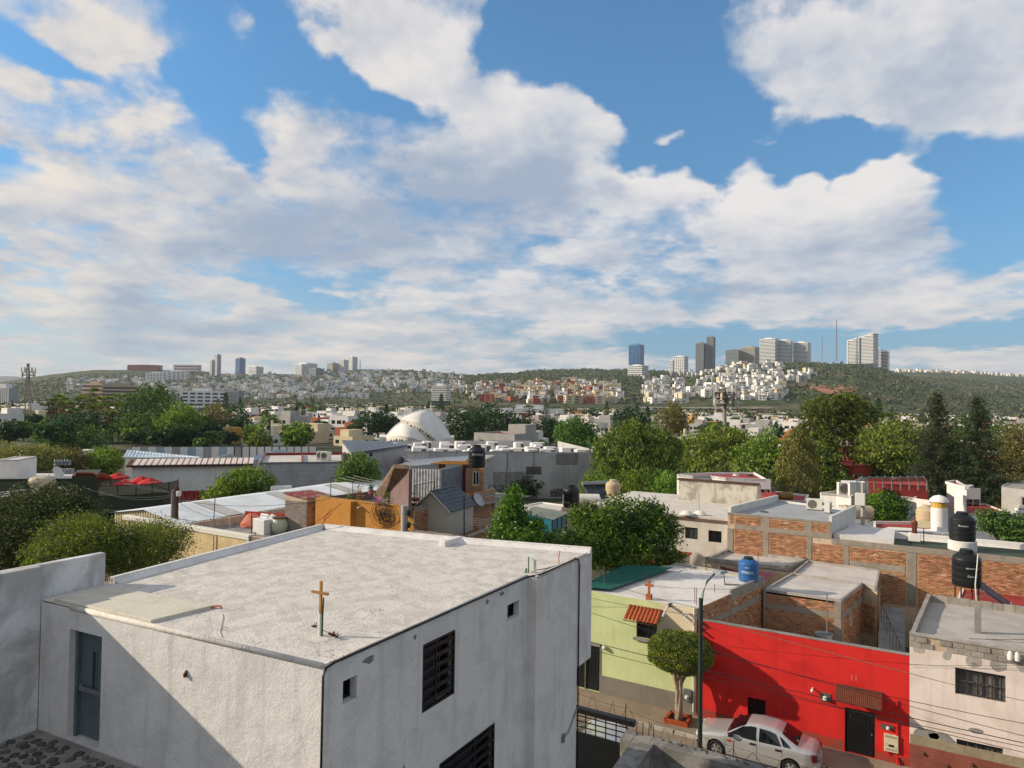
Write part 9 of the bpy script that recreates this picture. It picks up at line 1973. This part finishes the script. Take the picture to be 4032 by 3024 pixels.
# ================================================================== town trees on the plain
TT=[]
for k,(lm,rx,rz,hz) in enumerate((('deep',3.2,2.6,3.6),('mid',3.6,2.6,3.4),('bright',3.0,2.4,3.2),('pepper',3.8,3.0,3.8),('deep',4.2,3.2,4.4),('mid',2.6,2.4,3.2))):
    g=random.Random(k);bl=[(0,0,hz,rx*.75,rx*.75,rz*.8)]+[(g.uniform(-.6,.6)*rx,g.uniform(-.6,.6)*rx,hz+g.uniform(-.3,.5)*rz,rx*.5,rx*.5,rz*.5) for _ in range(4)]
    TT.append(kids(tree('town_tree',(0,0,0),'x',bl,1500,.75,LF_[lm],BARK,200+k,aspect=.6,shell=.45,clump=.12,per=8,tr=.2,limbs=5)))
TN=['dark','mid green','bright green','drooping','large dark','small round']
used=set();rg=random.Random(9)
def put_town_tree(k,x,y,s):
    lab='%s leafy tree growing between the town houses'%TN[k]
    if k in used:dup(TT[k],(x,y,0),rg.uniform(0,6.28),s,label=lab,group='trees between the town houses')
    else:
        used.add(k);o=TT[k];o.location=(x,y,0);o['_l']=(x,y,0.);o.scale=(s,s,s);o['label']=lab;o['group']='trees between the town houses'
for _ in range(60):
    d=rg.uniform(150,330);xr=d*rg.uniform(-.72,-.36)
    if abs(xr/d+.592)<.035:continue
    put_town_tree(rg.randrange(6),xr*r0[0]+d*f0[0],xr*r0[1]+d*f0[1],rg.uniform(.7,1.2))
for i,(x,y,d) in enumerate(near_t):put_town_tree(i%6,x,y,rg.uniform(.7,1.15))
for i,(x,y,d) in enumerate(near_h[:170]):
    if rg.random()<.25:
        a=rg.uniform(0,6.28);put_town_tree(rg.randrange(6),x+8.2*math.cos(a),y+8.2*math.sin(a),rg.uniform(.6,1.0))
g=np.random.default_rng(15);P=[];S=[]
extra=[(x+g.uniform(-9,9),y+g.uniform(-9,9),d) for x,y,d in far_h for _ in (0,1)]
for x,y,d in far_t+far_t[::2]+extra:
    n=34;r_=g.uniform(2.6,4.6);h=g.uniform(3.2,5.5);q=g.normal(size=(n,3));q/=np.linalg.norm(q,axis=1)[:,None];P.append(A3([x+g.uniform(-4,4),y+g.uniform(-4,4),h])+q*r_*g.uniform(.6,1.05,n)[:,None]*[1,1,.75]);S.append(np.full(n,1.7))
me=leafmesh('far_trees',np.concatenate(P),np.concatenate(S),leafmat('far_tree_leaf','#22331d','#45592c',.15,.4),.8,4);o=bpy.data.objects.new('far_trees',me);col.objects.link(o);o['kind']='stuff'
# ================================================================== thin valley haze
hz=MB().box((-9000,-3000,-3),(6500,12500,330)).build('haze',mat('unused_haze','#ffffff',bump=0,fine=0),kind='stuff')
hm=bpy.data.materials.new('haze_air');hm.use_nodes=True;hm.node_tree.nodes.clear();_t=NT(hm.node_tree);_o=_t.n('ShaderNodeOutputMaterial');_v=_t.n('ShaderNodeVolumePrincipled');_t.l(_v.outputs[0],_o.inputs['Volume'])
_v.inputs['Color'].default_value=(.80,.88,1,1);_v.inputs['Density'].default_value=6.5e-5;_v.inputs['Anisotropy'].default_value=.0
hz.data.materials.clear();hz.data.materials.append(hm)
